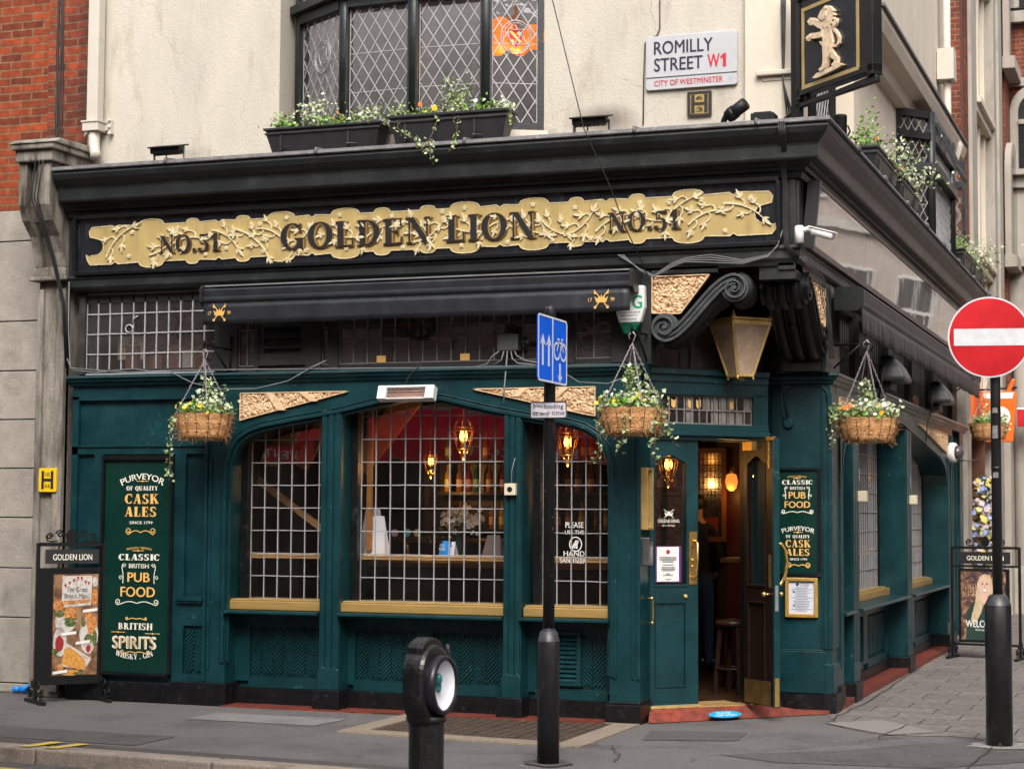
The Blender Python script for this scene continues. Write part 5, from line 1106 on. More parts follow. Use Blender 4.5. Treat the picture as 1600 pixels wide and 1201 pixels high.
# ---- hand-lettered boards
def bracket_scroll(mb, fr, u0, u1, v0, v1, c, flip):
    sg = -1 if flip else 1; w_ = u1 - u0; h = v1 - v0
    X = lambda t: (u0 + t * w_) if not flip else (u1 - t * w_)
    mb.pathstrip(fr, [(X(.95), v1 - h * .12), (X(.75), v1 - h * .02), (X(.5), v1 - h * .06), (X(.42), v1 - h * .2), (X(.55), v0 + h * .5), (X(.6), v0 + h * .3), (X(.55), v0)], .007, c)
    mb.pathstrip(fr, spiral(X(.72), v1 - h * .12, w_ * .24, w_ * .06, 0 if not flip else 180, 1.2 * sg, 14), .005, c); mb.pathstrip(fr, spiral(X(.25), v0 + h * .28, w_ * .24, w_ * .08, 0 if not flip else 180, 1.1 * sg, 14), .005, c)
def draw_board(root, fr, ents, c=.004):
    mb = {}
    def M_(k): return mb.setdefault(k, MB())
    for e in ents:
        kind, col = e[0], e[1]; q = M_(col)
        if kind == 'sans': text(q, fr, e[2], e[3], e[4], e[5], e[6], e[7] if len(e) > 7 else .02, c, e[8] if len(e) > 8 else 0)
        elif kind == 'serif': serif(q, fr, e[2], e[3], e[4], e[5], e[6], c, T=e[7] if len(e) > 7 else .22, t=.08, arc=e[8] if len(e) > 8 else 0)
        elif kind == 'scroll': scroll(q, fr, e[2], e[3], e[4], e[5], c, .007)
        elif kind == 'br': bracket_scroll(q, fr, e[2], e[3], e[4], e[5], c, e[6])
        elif kind == 'line': q.flat(fr, [(e[2], e[4]), (e[3], e[4]), (e[3], e[4] + .005), (e[2], e[4] + .005)], c); q.flat(fr, arcpts((e[2] + e[3]) / 2, e[4] + .0025, .009, .009, 0, 315, 7), c + .0006)
    for k, q in mb.items(): q.build({'w': 'white_lettering', 'g': 'gold_lettering', 't': 'tan_lettering', 'k': 'shadow_lettering'}[k], {'w': CREAML, 'g': GOLDT, 't': TAN, 'k': INK}[k], root, fix=False)
def shadowed(ents):
    out = []
    for e in ents:
        if e[1] == 'g' and e[0] in ('sans', 'serif') and e[6] - e[5] > .05: out.append((e[0], 'k', e[2], e[3] + .006, e[4] + .008, e[5] - .007, e[6] - .006) + tuple(e[7:]))
    return out
def layout(rows, cu, xc, su_, vtop, ytop, sv):
    """rows carry survey-drawing numbers; returns metre entries"""
    out = []
    for r in rows:
        kind, col, txt, x0, x1, y0, y1 = r[:7]; f = lambda x: cu + (x - xc) * su_; g_ = lambda y: vtop - (y - ytop) * sv
        if kind in ('sans', 'serif'): out.append((kind, col, txt, f(x0), f(x1), g_(y1), g_(y0)) + tuple(r[7:]))
        elif kind == 'br': out.append((kind, col, f(x0), f(x1), g_(y1), g_(y0), txt))
        else: out.append((kind, col, f(x0), f(x1), g_(y1), g_(y0)))
    return out
b1 = thing('sign_board', 'tall green pub sign board with gold and white lettering for ales, food and spirits', 'sign', (-5.69, -.02, .22))
B1F = FRONT
m = MB(); m.box(B1F, -6.025, -5.355, .245, 2.06, -.06, -.012); m.build('board', BOARDG, b1)
m = MB()
for a0, a1, b0, b1_ in ((-6.04, -6.015, .24, 2.09), (-5.365, -5.34, .24, 2.09), (-6.015, -5.365, 2.05, 2.09), (-6.015, -5.365, .225, .25)): m.box(B1F, a0, a1, b0, b1_, -.05, .016)
m.build('board_frame', BLACK, b1)
rows = [('sans', 'w', 'PURVEYOR', 128, 352, 117, 147, .03, .055), ('line', 'g', '', 208, 272, 155, 158), ('serif', 'w', 'OF QUALITY', 157, 320, 182, 204, .26), ('serif', 'g', 'CASK', 150, 325, 222, 272, .26), ('serif', 'g', 'ALES', 150, 315, 288, 338, .26), ('sans', 'w', 'SINCE 1799', 177, 295, 362, 376, .03), ('scroll', 'g', '', 157, 312, 393, 435),
        ('sans', 'g', 'PROUDLY SERVING', 165, 295, 493, 503, .01, .014), ('line', 'g', '', 193, 255, 512, 514), ('serif', 'w', 'CLASSIC', 123, 335, 530, 562, .3), ('sans', 'w', 'BRITISH', 178, 280, 580, 602, .02), ('sans', 'g', 'PUB', 172, 286, 625, 672, .035), ('sans', 'g', 'FOOD', 137, 314, 698, 748, .035), ('br', 'w', False, 125, 165, 577, 680), ('br', 'w', True, 292, 332, 577, 680), ('scroll', 'w', '', 110, 334, 757, 795),
        ('scroll', 'g', '', 165, 275, 850, 868), ('serif', 'w', 'BRITISH', 128, 305, 882, 915, .24), ('line', 'g', '', 92, 165, 928, 931), ('line', 'g', '', 268, 345, 932, 935), ('sans', 'w', 'SPIRITS', 100, 325, 950, 1012, .055), ('sans', 't', 'SPIRITS', 106, 319, 955, 1007, .012), ('scroll', 'g', '', 142, 293, 1017, 1043), ('serif', 'w', 'WHISKY . GIN', 118, 308, 1040, 1066, .22, -.035)]
ents = layout(rows, -5.69, 218, .00188, 2.045, 50, .00166)
B1G = B1F.mv(0, 0, -.012)
draw_board(b1, B1G, [e for e in shadowed(ents)], .0032); draw_board(b1, B1G, [e for e in ents if e[1] != 't'], .0055); draw_board(b1, B1G, [e for e in ents if e[1] == 't'], .0085)
PF = Fr((0, 1.38, 0))
b2 = thing('sign_board', 'small green pub sign board with gold and white lettering on the corner pillar', 'sign', (-.27, 1.36, 1.1))
m = MB(); m.box(PF, -.455, -.105, 1.13, 1.985, .006, .02); m.build('board', BOARDG, b2)
m = MB()
for a0, a1, b0, b1_ in ((-.475, -.45, 1.11, 2.0), (-.11, -.085, 1.11, 2.0), (-.45, -.11, 1.98, 2.0), (-.45, -.11, 1.11, 1.135)): m.box(PF, a0, a1, b0, b1_, .004, .04)
m.build('board_frame', BLACK, b2)
rows = [('sans', 'g', 'PROUDLY SERVING', 372, 468, 482, 490, .01, .008), ('line', 'g', '', 400, 440, 495, 497), ('serif', 'w', 'CLASSIC', 343, 500, 506, 528, .3), ('sans', 'w', 'BRITISH', 385, 460, 540, 555, .02), ('sans', 'g', 'PUB', 378, 464, 567, 600, .035), ('sans', 'g', 'FOOD', 357, 486, 615, 648, .035), ('br', 'w', False, 346, 374, 538, 605), ('br', 'w', True, 468, 496, 538, 605), ('scroll', 'w', '', 340, 503, 656, 682),
        ('sans', 'w', 'PURVEYOR', 342, 508, 742, 764, .03, .025), ('line', 'g', '', 400, 448, 773, 775), ('serif', 'w', 'OF QUALITY', 362, 484, 787, 803, .26), ('serif', 'g', 'CASK', 360, 488, 813, 850, .26), ('serif', 'g', 'ALES', 362, 483, 858, 893, .26), ('sans', 'w', 'SINCE 1799', 382, 470, 906, 917, .03), ('scroll', 'g', '', 366, 486, 926, 958)]
ents = layout(rows, -.278, 423, .00162, 1.98, 455, .00160)
PG = PF.mv(0, 0, .02)
draw_board(b2, PG, shadowed(ents), .0030); draw_board(b2, PG, ents, .0055)
# ---- framed notice under it
fn = thing('framed_notice', 'gold framed paper notice hung below the small green sign board', 'notice', (-.25, 1.36, .77))
m = MB()
for a0, a1, b0, b1_ in ((-.385, -.355, .775, 1.10), (-.145, -.115, .775, 1.10), (-.355, -.145, 1.07, 1.10), (-.355, -.145, .775, .805)): m.box(PF, a0, a1, b0, b1_, .004, .034)
m.build('frame', mat('gilt_frame', (.55, .33, .08), .4, metal=.5, var=.3, scale=60, bump=.5, bscale=80), fn, bevel=.005)
m = MB(); m.box(PF, -.356, -.144, .804, 1.071, .006, .012); m.build('paper', mat('paper_cool', (.62, .65, .72), .6, var=.03), fn)
m = MB(); random.seed(8)
m.flat(PF, arcpts(-.285, 1.045, .014, .014, 0, 340, 12), .015); text(m, PF, 'THE PUB', -.26, -.19, 1.047, 1.058, .01, .015); text(m, PF, '& TRADE', -.26, -.19, 1.030, 1.041, .01, .015)
for k in range(15):
    z = 1.015 - k * .0135; a = random.uniform(.04, .09); m.flat(PF, [(-.25 - a, z), (-.25 + a, z), (-.25 + a, z + .003), (-.25 - a, z + .003)], .015)
m.flat(PF, arcpts(-.315, .985, .008, .008, 0, 340, 10), .0155); m.flat(PF, arcpts(-.315, .87, .008, .008, 0, 340, 10), .0155); m.build('print', mat('print_dark', (.06, .06, .09), .7), fn, fix=False)

# ---- street name plate
WF = Fr((0, .30, 0))
SP0, SP1, SB, ST_ = -1.27, -.525, 4.985, 5.42
stp = thing('street_name_sign', 'white enamel street name plate with black and red lettering', 'sign', (-.9, .27, 4.98))
def rrect(a0, a1, b0, b1, r, n=5): return arcpts(a1 - r, b1 - r, r, r, 0, 90, n) + arcpts(a0 + r, b1 - r, r, r, 90, 180, n) + arcpts(a0 + r, b0 + r, r, r, 180, 270, n) + arcpts(a1 - r, b0 + r, r, r, 270, 360, n)
m = MB(); m.prism(WF, rrect(SP0, SP1, SB, ST_, .025), .004, .03); m.build('plate', mat('enamel_white', (.43, .44, .46), .35, var=.05, col2=(.28, .34, .31), mix2=.15, scale2=5), stp, bevel=.004)
W_, H_ = SP1 - SP0, ST_ - SB
m = MB(); text(m, WF, 'ROMILLY', SP0 + .093 * W_, SP0 + .735 * W_, ST_ - .345 * H_, ST_ - .105 * H_, .018, .034); text(m, WF, 'STREET', SP0 + .093 * W_, SP0 + .625 * W_, ST_ - .66 * H_, ST_ - .42 * H_, .018, .034)
m.box(WF, SP0 + .004, SP1 - .004, ST_ - .775 * H_, ST_ - .765 * H_, .03, .0345); m.build('street_lettering', mat('enamel_black', (.02, .015, .03), .4), stp, fix=False)
m = MB(); text(m, WF, 'W', SP0 + .68 * W_, SP0 + .81 * W_, ST_ - .655 * H_, ST_ - .415 * H_, .02, .034); m.flat(WF, [(SP0 + .845 * W_, ST_ - .655 * H_), (SP0 + .88 * W_, ST_ - .655 * H_), (SP0 + .88 * W_, ST_ - .415 * H_), (SP0 + .855 * W_, ST_ - .415 * H_), (SP0 + .82 * W_, ST_ - .47 * H_), (SP0 + .82 * W_, ST_ - .51 * H_), (SP0 + .845 * W_, ST_ - .48 * H_)], .034); text(m, WF, 'CITY OF WESTMINSTER', SP0 + .093 * W_, SP0 + .845 * W_, ST_ - .93 * H_, ST_ - .83 * H_, .012, .034); m.build('red_lettering', mat('enamel_red', (.50, .012, .03), .4), stp, fix=False)
# ---- hydrant plates
def hydrant(name, label, fr, a0, a1, b0, b1, top, bot, plate, dark):
    h = thing(name, label, 'sign', fr.p((a0 + a1) / 2, b0, .01))
    w_, q = a1 - a0, b1 - b0
    m = MB(); m.prism(fr, rrect(a0, a1, b0, b1, .012, 3), .004, .022); m.build('plate', plate, h)
    m = MB()
    if dark:
        for x0, x1, y0, y1 in ((.0, .12, 0, 1), (.88, 1, 0, 1), (.12, .88, 0, .08), (.12, .88, .92, 1)): m.box(fr, a0 + x0 * w_, a0 + x1 * w_, b0 + y0 * q, b0 + y1 * q, .02, .028)
    for x0, x1, y0, y1 in ((.16, .30, .12, .88), (.70, .84, .12, .88), (.30, .70, .44, .56)): m.box(fr, a0 + x0 * w_, a0 + x1 * w_, b0 + y0 * q, b0 + y1 * q, .02, .0255)
    text(m, fr, top, a0 + .36 * w_, a0 + .64 * w_, b0 + .66 * q, b0 + .82 * q, .015, .0255); text(m, fr, bot, a0 + .36 * w_, a0 + .64 * w_, b0 + .17 * q, b0 + .34 * q, .015, .0255)
    m.build('hydrant_mark', INK, h, fix=False)
hydrant('hydrant_sign', 'bright yellow hydrant plate with black H on the stone pilaster', Fr((0, .005, 0)), at(62, 768, y=.0).x, at(89, 768, y=.0).x, at(75, 768, y=.0).z, at(75, 731, y=.0).z, '125', '6-6', mat('hydrant_yellow', (.80, .50, .01), .4, var=.05), False)
hydrant('hydrant_sign', 'old brown and black hydrant plate below the street name plate', WF, -.93, -.735, 4.755, 4.95, '6', '3', mat('old_yellow', (.32, .22, .06), .6, var=.4, scale=20), True)

# ---- hanging lion sign
HF_ = Fr((0, 0, 0), (Q, -Q, 0))
def hp(zx, zy, c=0):
    p = at(1240 + zx / 6.006, zy / 6.006, pl=((0, 0, 0), (1, 1, 0))); return (p.dot(HF_.u), p.z)
hs_ = thing('hanging_sign', 'black hanging pub sign with a gilt rampant lion inside a gold border', 'sign', (.35, -.35, 4.75))
m = MB(); m.box(HF_, .075, 1.01, 4.79, 5.62, -.035, .035)
m.box(HF_, .06, .10, 4.74, 5.62, -.045, .045); m.box(HF_, .955, 1.02, 4.745, 5.62, -.045, .045); m.box(HF_, .06, 1.02, 4.77, 4.83, -.045, .045); m.box(HF_, .05, 1.03, 5.50, 5.75, -.06, .06); m.box(HF_, .0, 1.03, 4.69, 4.73, -.02, .02); m.box(HF_, .1, .16, 4.73, 4.77, -.02, .02); m.box(HF_, .92, .95, 4.73, 4.77, -.02, .02)
m.build('sign_frame', BLACK, hs_, bevel=.006)
g0, g1 = hp(125, 870), hp(660, 640); ga, gb, gt = g0[0], g1[0], 5.43; gz = (g0[1] + g1[1]) / 2
m = MB(); m.box(HF_, ga, gb, gz, gt, .035, .040); m.build('field', mat('lion_field', (.010, .012, .018), .25, var=.3), hs_)
m = MB()
for a0, a1, b0, b1_ in ((ga, ga + .028, gz, gt), (gb - .028, gb, gz, gt), (ga + .028, gb - .028, gz, gz + .028), (ga + .028, gb - .028, gt - .028, gt)): m.box(HF_, a0, a1, b0, b1_, .036, .047)
m.build('gold_border', mat('border_gold', (.50, .36, .15), .4, metal=.3), hs_)
ln = MB(); C0 = .041
def lp_(pts, h, wd=None): 
    q = [hp(*p) for p in pts]
    if wd: ln.pathstrip(HF_, q, wd, C0, C0 + h)
    else: ln.prism(HF_, q, C0, C0 + h)
def le(cx, cy, rx, ry, h, tilt=0):
    c = Vector(hp(cx, cy)); ex = Vector(hp(cx + 10, cy - 4)) - c; ey = Vector(hp(cx, cy - 10)) - c
    pts = []
    for i in range(16):
        t = i * math.pi / 8; x, y = rx / 10 * math.cos(t), ry / 10 * math.sin(t); xr = x * math.cos(tilt) - y * math.sin(tilt); yr = x * math.sin(tilt) + y * math.cos(tilt)
        p = c + ex * xr + ey * yr; pts.append((p.x, p.y))
    ln.prism(HF_, pts, C0, C0 + h)
lp_([(352, 80), (375, 60), (405, 66), (432, 92), (450, 110), (438, 125), (455, 150), (440, 160), (452, 190), (432, 200), (436, 232), (412, 240), (405, 270), (385, 255), (368, 282), (352, 258), (332, 262), (338, 232), (318, 222), (335, 205), (345, 180), (345, 120)], .030)
lp_([(372, 95), (350, 100), (335, 120), (322, 150), (312, 168), (316, 186), (332, 192), (350, 204), (372, 190), (384, 160), (386, 120)], .040)
le(378, 88, 12, 14, .046)
lp_([(320, 230), (425, 215), (420, 300), (432, 400), (425, 460), (345, 455), (345, 400), (325, 330)], .026)
lp_([(345, 265), (300, 240), (250, 205), (222, 205)], .032, .042); le(232, 208, 24, 20, .036); le(226, 232, 8, 14, .034); le(244, 236, 8, 14, .034); lp_([(345, 330), (290, 345), (235, 350), (210, 370)], .034, .042); le(222, 360, 28, 20, .038); le(206, 384, 8, 12, .036); le(226, 388, 8, 12, .036)
lp_([(330, 395), (300, 400), (320, 430), (345, 450), (360, 420)], .020)
lp_([(345, 430), (425, 440), (420, 500), (395, 560), (378, 640), (335, 660), (350, 590), (350, 520)], .034); le(345, 655, 28, 18, .038)
lp_([(395, 470), (430, 465), (455, 525), (482, 545), (480, 590), (460, 620), (432, 612), (450, 570), (420, 555), (395, 540)], .024); le(452, 608, 26, 16, .028)
lp_([(425, 440), (462, 440), (484, 410), (490, 365), (470, 320), (440, 285), (432, 245), (452, 205), (470, 190)], .022, .020); le(455, 225, 14, 34, .026, -.3)
lp_([(245, 745), (285, 700), (340, 672), (420, 640), (500, 600), (535, 618), (480, 652), (380, 700), (290, 742)], .030)
ln.build('lion', mat('lion_gilt', (.80, .62, .42), .45, metal=.1, var=.25, scale=30, col2=(.34, .29, .27), mix2=.3, scale2=22), hs_, fix=True)
m = MB(); m.tube([(-.13, .14, 4.64), (.0, .0, 4.70), (.72, -.72, 4.735)], .018, 8); m.box(HF_, -.05, .06, 4.6, 5.7, -.02, .02); m.build('sign_bracket', IRON, hs_)

# ================================================================ awnings
VINYL = mat('black_awning_vinyl', (.011, .013, .017), .45, var=.25, scale=5, bump=.3, bscale=12, col2=(.032, .036, .042), mix2=.25, scale2=4)
def emblem(mb, fr, u, v, c, s=1.0):
    for sg in (-1, 1):
        mb.pathstrip(fr, [(u - sg * .05 * s, v - .055 * s), (u + sg * .045 * s, v + .06 * s)], .008 * s, c + .0003 * sg)
        mb.flat(fr, [(u + sg * .045 * s - .013 * s, v + .045 * s), (u + sg * .045 * s + .013 * s, v + .05 * s), (u + sg * .06 * s, v + .085 * s)], c)
        mb.flat(fr, arcpts(u - sg * .05 * s, v - .055 * s, .012 * s, .012 * s, 0, 315, 7), c)
    mb.flat(fr, [(u - .04 * s, v - .018 * s), (u + .04 * s, v - .018 * s), (u + .055 * s, v + .03 * s), (u + .03 * s, v + .01 * s), (u + .022 * s, v + .04 * s), (u + .008 * s, v + .015 * s), (u, v + .048 * s), (u - .008 * s, v + .015 * s), (u - .022 * s, v + .04 * s), (u - .03 * s, v + .01 * s), (u - .055 * s, v + .03 * s)], c + .001)
    text(mb, fr, '17', u - .105 * s, u - .075 * s, v - .012 * s, v + .018 * s, .02, c); text(mb, fr, '99', u + .075 * s, u + .105 * s, v - .012 * s, v + .018 * s, .02, c)
def awning(root, fr, a0, a1, z1, zr, zb, proj, amp, emb, seg):
    CPF = Fr(fr.p(a0, 0, 0), fr.w, fr.v)
    m = MB(); pr = [(.02, z1 - .03), (.02, zr + .06), (proj - .06, zr - .01), (proj - .03, zr), (proj - .012, zr + .012), (proj, zr + .03), (proj, zr + .05), (proj - .015, zr + .06), (proj - .01, z1 - .035), (proj - .02, z1 - .02), (.05, z1)]
    m.prism(CPF, pr, -.03, -(a1 - a0) + .03); cs_ = m.build('cassette', VINYL, root, bevel=.003)
    m = MB(); e = [(.0, z1 + .01), (.0, zr - .01), (proj - .05, zr - .02), (proj + .006, zr + .02), (proj + .006, z1 - .02), (proj - .03, z1 + .012)]
    m.prism(CPF, e, .0, -.03); m.prism(CPF, e, -(a1 - a0) + .03, -(a1 - a0)); m.build('end_plate', CHAR, root)
    m = MB(); n = seg; L = [(a0 + .03 + (a1 - a0 - .06) * i / n) for i in range(n + 1)]; vs = []
    off = [random.uniform(-.008, .008) for _ in L]; bo = [random.uniform(-.003, .003) + amp * math.sin(i * .55) for i in range(n + 1)]
    rows = 4
    for r in range(rows + 1):
        for i, u in enumerate(L): vs.append(fr.p(u, zr + .01 + (zb + bo[i] - zr - .01) * r / rows, proj - .02 + (off[i] + amp * 1.2 * math.sin(i * 1.7)) * r / rows))
    N = n + 1; m.add(vs, [[r * N + i, r * N + i + 1, (r + 1) * N + i + 1, (r + 1) * N + i] for r in range(rows) for i in range(n)], True)
    va = m.build('valance', VINYL, root, fix=False); md = va.modifiers.new('t', 'SOLIDIFY'); md.thickness = .003
    if emb:
        m = MB()
        for u in emb: emblem(m, fr, u, (zr + zb) / 2 + .005, proj - .006)
        m.build('crown_emblem', mat('emblem_gold', (.62, .36, .10), .5), va, fix=False)
    m = MB(); m.beam(fr.p(a0 + .02, z1 + .004, proj - .04), fr.p(a1 - .02, z1 + .004, proj - .04), .02, .012); m.build('top_bead', mat('grey_bead', (.15, .15, .155), .5, var=.2), root)
random.seed(21)
aw = thing('awning', 'retracted black awning under the gold lettered sign, gold crowns on its valance', 'awning', (-3.1, -.1, 3.4))
awning(aw, FRONT, -4.985, -1.225, 3.485, 3.335, 3.165, .25, .002, (-4.80, -1.48), 60)
aw2 = thing('awning', 'retracted grey-black awning with rippled valance along the side street', 'awning', (.1, 6, 3.4))
awning(aw2, SIDE, 1.55, 10.85, 3.50, 3.33, 3.13, .24, .006, None, 150)
# ================================================================ lantern over the door
lt = thing('wall_lantern', 'large brass framed four-sided lantern hanging above the corner door', 'lantern', (-.57, .62, 2.7))
LC = Vector((-.585, .62, 0)); LU = Vector((Q, Q, 0)); LN = LU.cross(Vector((0, 0, 1)))
def lpnt(a, b, z): return LC + LU * a + LN * b + Vector((0, 0, z))
TW, BW, TZ, BZ = .172, .072, 3.125, 2.715
FROST = mat('frosted_lantern_glass', (.44, .32, .22), .25, var=.2, scale=14, bump=.2, bscale=90, col2=(.52, .45, .40), mix2=.3, scale2=5)
cn = [(-1, -1), (1, -1), (1, 1), (-1, 1)]
for k in range(4):
    (a, b), (c, d) = cn[k], cn[(k + 1) % 4]; m = MB()
    m.poly([lpnt(a * BW, b * BW, BZ + .01), lpnt(c * BW, d * BW, BZ + .01), lpnt(c * TW, d * TW, TZ), lpnt(a * TW, b * TW, TZ)]); m.build('lantern_pane', FROST, lt, fix=False)
m = MB()
for k in range(4):
    (a, b), (c, d) = cn[k], cn[(k + 1) % 4]
    m.beam(lpnt(a * BW, b * BW, BZ), lpnt(a * TW, b * TW, TZ), .018, .018); m.beam(lpnt(a * BW, b * BW, BZ), lpnt(c * BW, d * BW, BZ), .018, .022); m.beam(lpnt(a * TW, b * TW, TZ), lpnt(c * TW, d * TW, TZ), .02, .032); m.beam(lpnt(a * (TW + .008), b * (TW + .008), TZ + .03), lpnt(c * (TW + .008), d * (TW + .008), TZ + .03), .02, .018)
    m.lathe(lpnt(a * BW, b * BW, BZ - .035), [(.004, 0), (.010, .008), (.006, .018), (.009, .035)], 8); m.lathe(lpnt(a * TW, b * TW, TZ + .02), [(.016, 0), (.020, .03), (.010, .05), (.012, .06), (.002, .08)], 8)
m.lathe(lpnt(0, 0, BZ - .04), [(.003, 0), (.010, .01), (.006, .02), (.01, .04)], 8); m.box(Fr(lpnt(0, 0, BZ), LU), -BW, BW, 0, .006, -BW, BW)
m.build('brass_frame', BRASSD, lt)
m = MB(); vs = [lpnt(a * (TW + .012), b * (TW + .012), TZ + .035) for a, b in cn] + [lpnt(a * .06, b * .06, TZ + .15) for a, b in cn] + [lpnt(a * .06, b * .06, TZ + .165) for a, b in cn]
m.add(vs, [[i, (i + 1) % 4, 4 + (i + 1) % 4, 4 + i] for i in range(4)] + [[4 + i, 4 + (i + 1) % 4, 8 + (i + 1) % 4, 8 + i] for i in range(4)] + [[8, 9, 10, 11], [0, 3, 2, 1]]); m.tube([lpnt(0, 0, TZ + .15), lpnt(0, 0, 3.5)], .02, 8); m.build('lantern_roof', mat('lantern_copper', (.05, .038, .028), .5, metal=.4, var=.35, scale=9), lt)

# ================================================================ heater, alarm, boxes, cameras
ht = thing('patio_heater', 'white infrared patio heater fixed at the crown of the front arch', 'heater', (-3.15, -.12, 2.58))
HFr = Fr((0, -.13, 2.575), (1, 0, 0), (0, .35, 1))
m = MB()
for a, b in ((-3.40, -3.325), (-2.985, -2.91)): m.box(HFr, a, b, -.058, .058, -.06, .022)
m.box(HFr, -3.325, -2.985, .038, .058, -.06, .022); m.box(HFr, -3.325, -2.985, -.058, -.046, -.06, .012); m.box(HFr, -3.325, -2.985, -.046, .038, -.065, -.055)
m.build('heater_body', mat('heater_white', (.66, .66, .65), .35, var=.03), ht, bevel=.026)
m = MB()
for v in (-.03, -.005, .02): m.tube([HFr.p(-3.32, v, -.02), HFr.p(-2.99, v, -.02)], .008, 8)
m.build('heater_element', mat('heater_quartz', (.55, .25, .17), .35, var=.2), ht)
m = MB()
for i in range(16): u = -3.31 + i * .021; m.beam(HFr.p(u, -.044, .012), HFr.p(u, .036, .012), .003, .003)
for v in (-.025, .012): m.beam(HFr.p(-3.325, v, .012), HFr.p(-2.985, v, .012), .003, .003)
m.beam((-3.15, .0, 2.62), (-3.15, -.10, 2.60), .05, .03); m.build('heater_guard', LEADD, ht)
m = MB(); m.tube([(-3.18, -.08, 2.63), (-3.17, -.08, 2.68), (-3.13, -.085, 2.74), (-3.08, -.085, 2.775), (-3.02, -.02, 2.785)], .005); m.build('flex', CABLE, ht)

al = thing('alarm_box', 'white and green burglar alarm box beside the end of the black awning', 'alarm', (-1.31, -.1, 3.0))
AF = Fr((0, -.01, 0))
m = MB(); m.prism(AF, [(-1.415, 3.38), (-1.185, 3.38), (-1.18, 3.21), (-1.215, 3.09), (-1.39, 3.09), (-1.42, 3.21)], 0, .075); m.build('case', mat('alarm_white', (.60, .62, .62), .35, var=.04), al, bevel=.012)
m = MB(); m.prism(AF, [(-1.39, 3.088), (-1.215, 3.088), (-1.265, 3.0), (-1.345, 3.0)], 0, .078); m.build('lens', mat('alarm_green', (.0, .075, .035), .3), al, bevel=.012)
m = MB(); text(m, AF, 'G', -1.275, -1.20, 3.20, 3.30, .03, .0775); m.build('emblem', mat('alarm_green_print', (.0, .28, .12), .5), al, fix=False)
m = MB(); text(m, AF, 'SECURITY', -1.375, -1.235, 3.140, 3.152, .01, .0775); m.flat(AF, [(-1.37, 3.115), (-1.24, 3.115), (-1.24, 3.119), (-1.37, 3.119)], .0775)
for k in range(9): m.flat(AF, [(-1.39 + k * .02, 3.165), (-1.377 + k * .02, 3.165), (-1.38 + k * .02, 3.18)], .0775)
m.build('print', INK, al, fix=False)

jb = thing('junction_box', 'grey electrical junction box with cables under the awning', 'junction box', (-2.33, -.05, 2.9))
BXF = Fr((0, .08, 0))
m = MB(); m.box(BXF, -2.42, -2.245, 2.90, 3.04, 0, .1); m.build('box', mat('box_grey_green', (.055, .062, .058), .5, var=.15), jb, bevel=.012)
m = MB(); m.box(BXF, -2.37, -2.29, 3.04, 3.12, 0, .06); m.tube([BXF.p(-2.245, 2.97, .05), BXF.p(-2.20, 2.97, .05)], .015, 8); m.tube([BXF.p(-2.20, 2.97, .05), BXF.p(-2.16, 2.97, .06)], .022, 8); m.build('gland', DUSTY, jb)
m = MB()
for pts in ([(-2.40, 2.90), (-2.46, 2.86), (-2.5, 2.80), (-2.58, 2.785)], [(-2.36, 2.90), (-2.38, 2.83), (-2.45, 2.79)], [(-2.33, 2.90), (-2.33, 2.6), (-2.335, 2.47)], [(-2.30, 2.90), (-2.29, 2.84), (-2.24, 2.80), (-2.1, 2.785)], [(-2.27, 2.90), (-2.25, 2.86), (-2.18, 2.82), (-2.0, 2.79)]): m.tube([(x, -.085 if z < 2.78 else -.02, z) for x, z in pts], .006)
m.build('cable', CABLEG, jb)

for (nm, lb, f_, a, b) in (('call_point', 'cream alarm call box on the green pilaster of the front window', FRONT, -2.29, 1.80), ('call_point', 'white sensor box on the nearer green pilaster of the side street', SIDE, 2.62, 1.78), ('call_point', 'white sensor box on the farther green pilaster of the side street', SIDE, 5.85, 1.78)):
    t = thing(nm, lb, 'call box', f_.p(a, b, .02))
    m = MB(); m.box(f_, a - .047, a + .047, b - .047, b + .047, .012, .06 if f_ is FRONT else .09); m.build('box', mat('box_cream', (.56, .50, .36), .5, var=.08), t, bevel=.006)
    m = MB(); m.lathe(f_.p(a, b, .06), [(.022, 0), (.02, .004), (.012, .004), (.010, .002)], 14, f_.w); m.ball(f_.p(a, b, .062), .008); m.build('button', IRON, t)
    m = MB(); m.tube([f_.p(a + .005, b + .045, .03), f_.p(a + .003, b + .15, .02), f_.p(a + .03, b + .25, .016)], .004); m.build('flex', CABLEG, t)

cc = thing('security_camera', 'white bullet security camera at the corner of the fascia', 'camera', (.06, .02, 3.8))
c0 = at(1253, 372, x=.05); c1 = at(1284, 366, x=.3)
m = MB(); m.lathe(c0 + Vector((-.02, 0, -.035)), [(.035, 0), (.035, .12), (.025, .13)], 12, (0, 0, 1)); m.tube([c0 + Vector((-.02, 0, .05)), c0 + Vector((.05, 0, .07)), c0 + Vector((.10, -.01, .05))], .02, 8); m.build('mount', WHITEP, cc)
m = MB(); m.tube([c0 + Vector((.08, 0, .05)), c0 + Vector((.24, -.03, .0))], .032, 12); m.box(Fr(c0 + Vector((.06, 0, .06)), (.16, -.03, -.05)), 0, .22, .022, .03, -.035, .035); m.build('housing', WHITEP, cc)
dc = thing('dome_camera', 'white dome security camera on the far green pilaster of the side street', 'camera', (.05, 9.6, 2.3))
c0 = at(1489, 707, x=.06)
m = MB(); m.lathe(c0 + Vector((-.06, 0, 0)), [(.12, 0), (.125, .05), (.12, .09), (.10, .11)], 18, (1, -.25, 0)); m.build('housing', WHITEP, dc)
m = MB(); m.ball(c0 + Vector((.05, -.03, 0)), .085, n=14, m=8); m.build('dome', mat('smoked_dome', (.08, .06, .07), .1), dc)

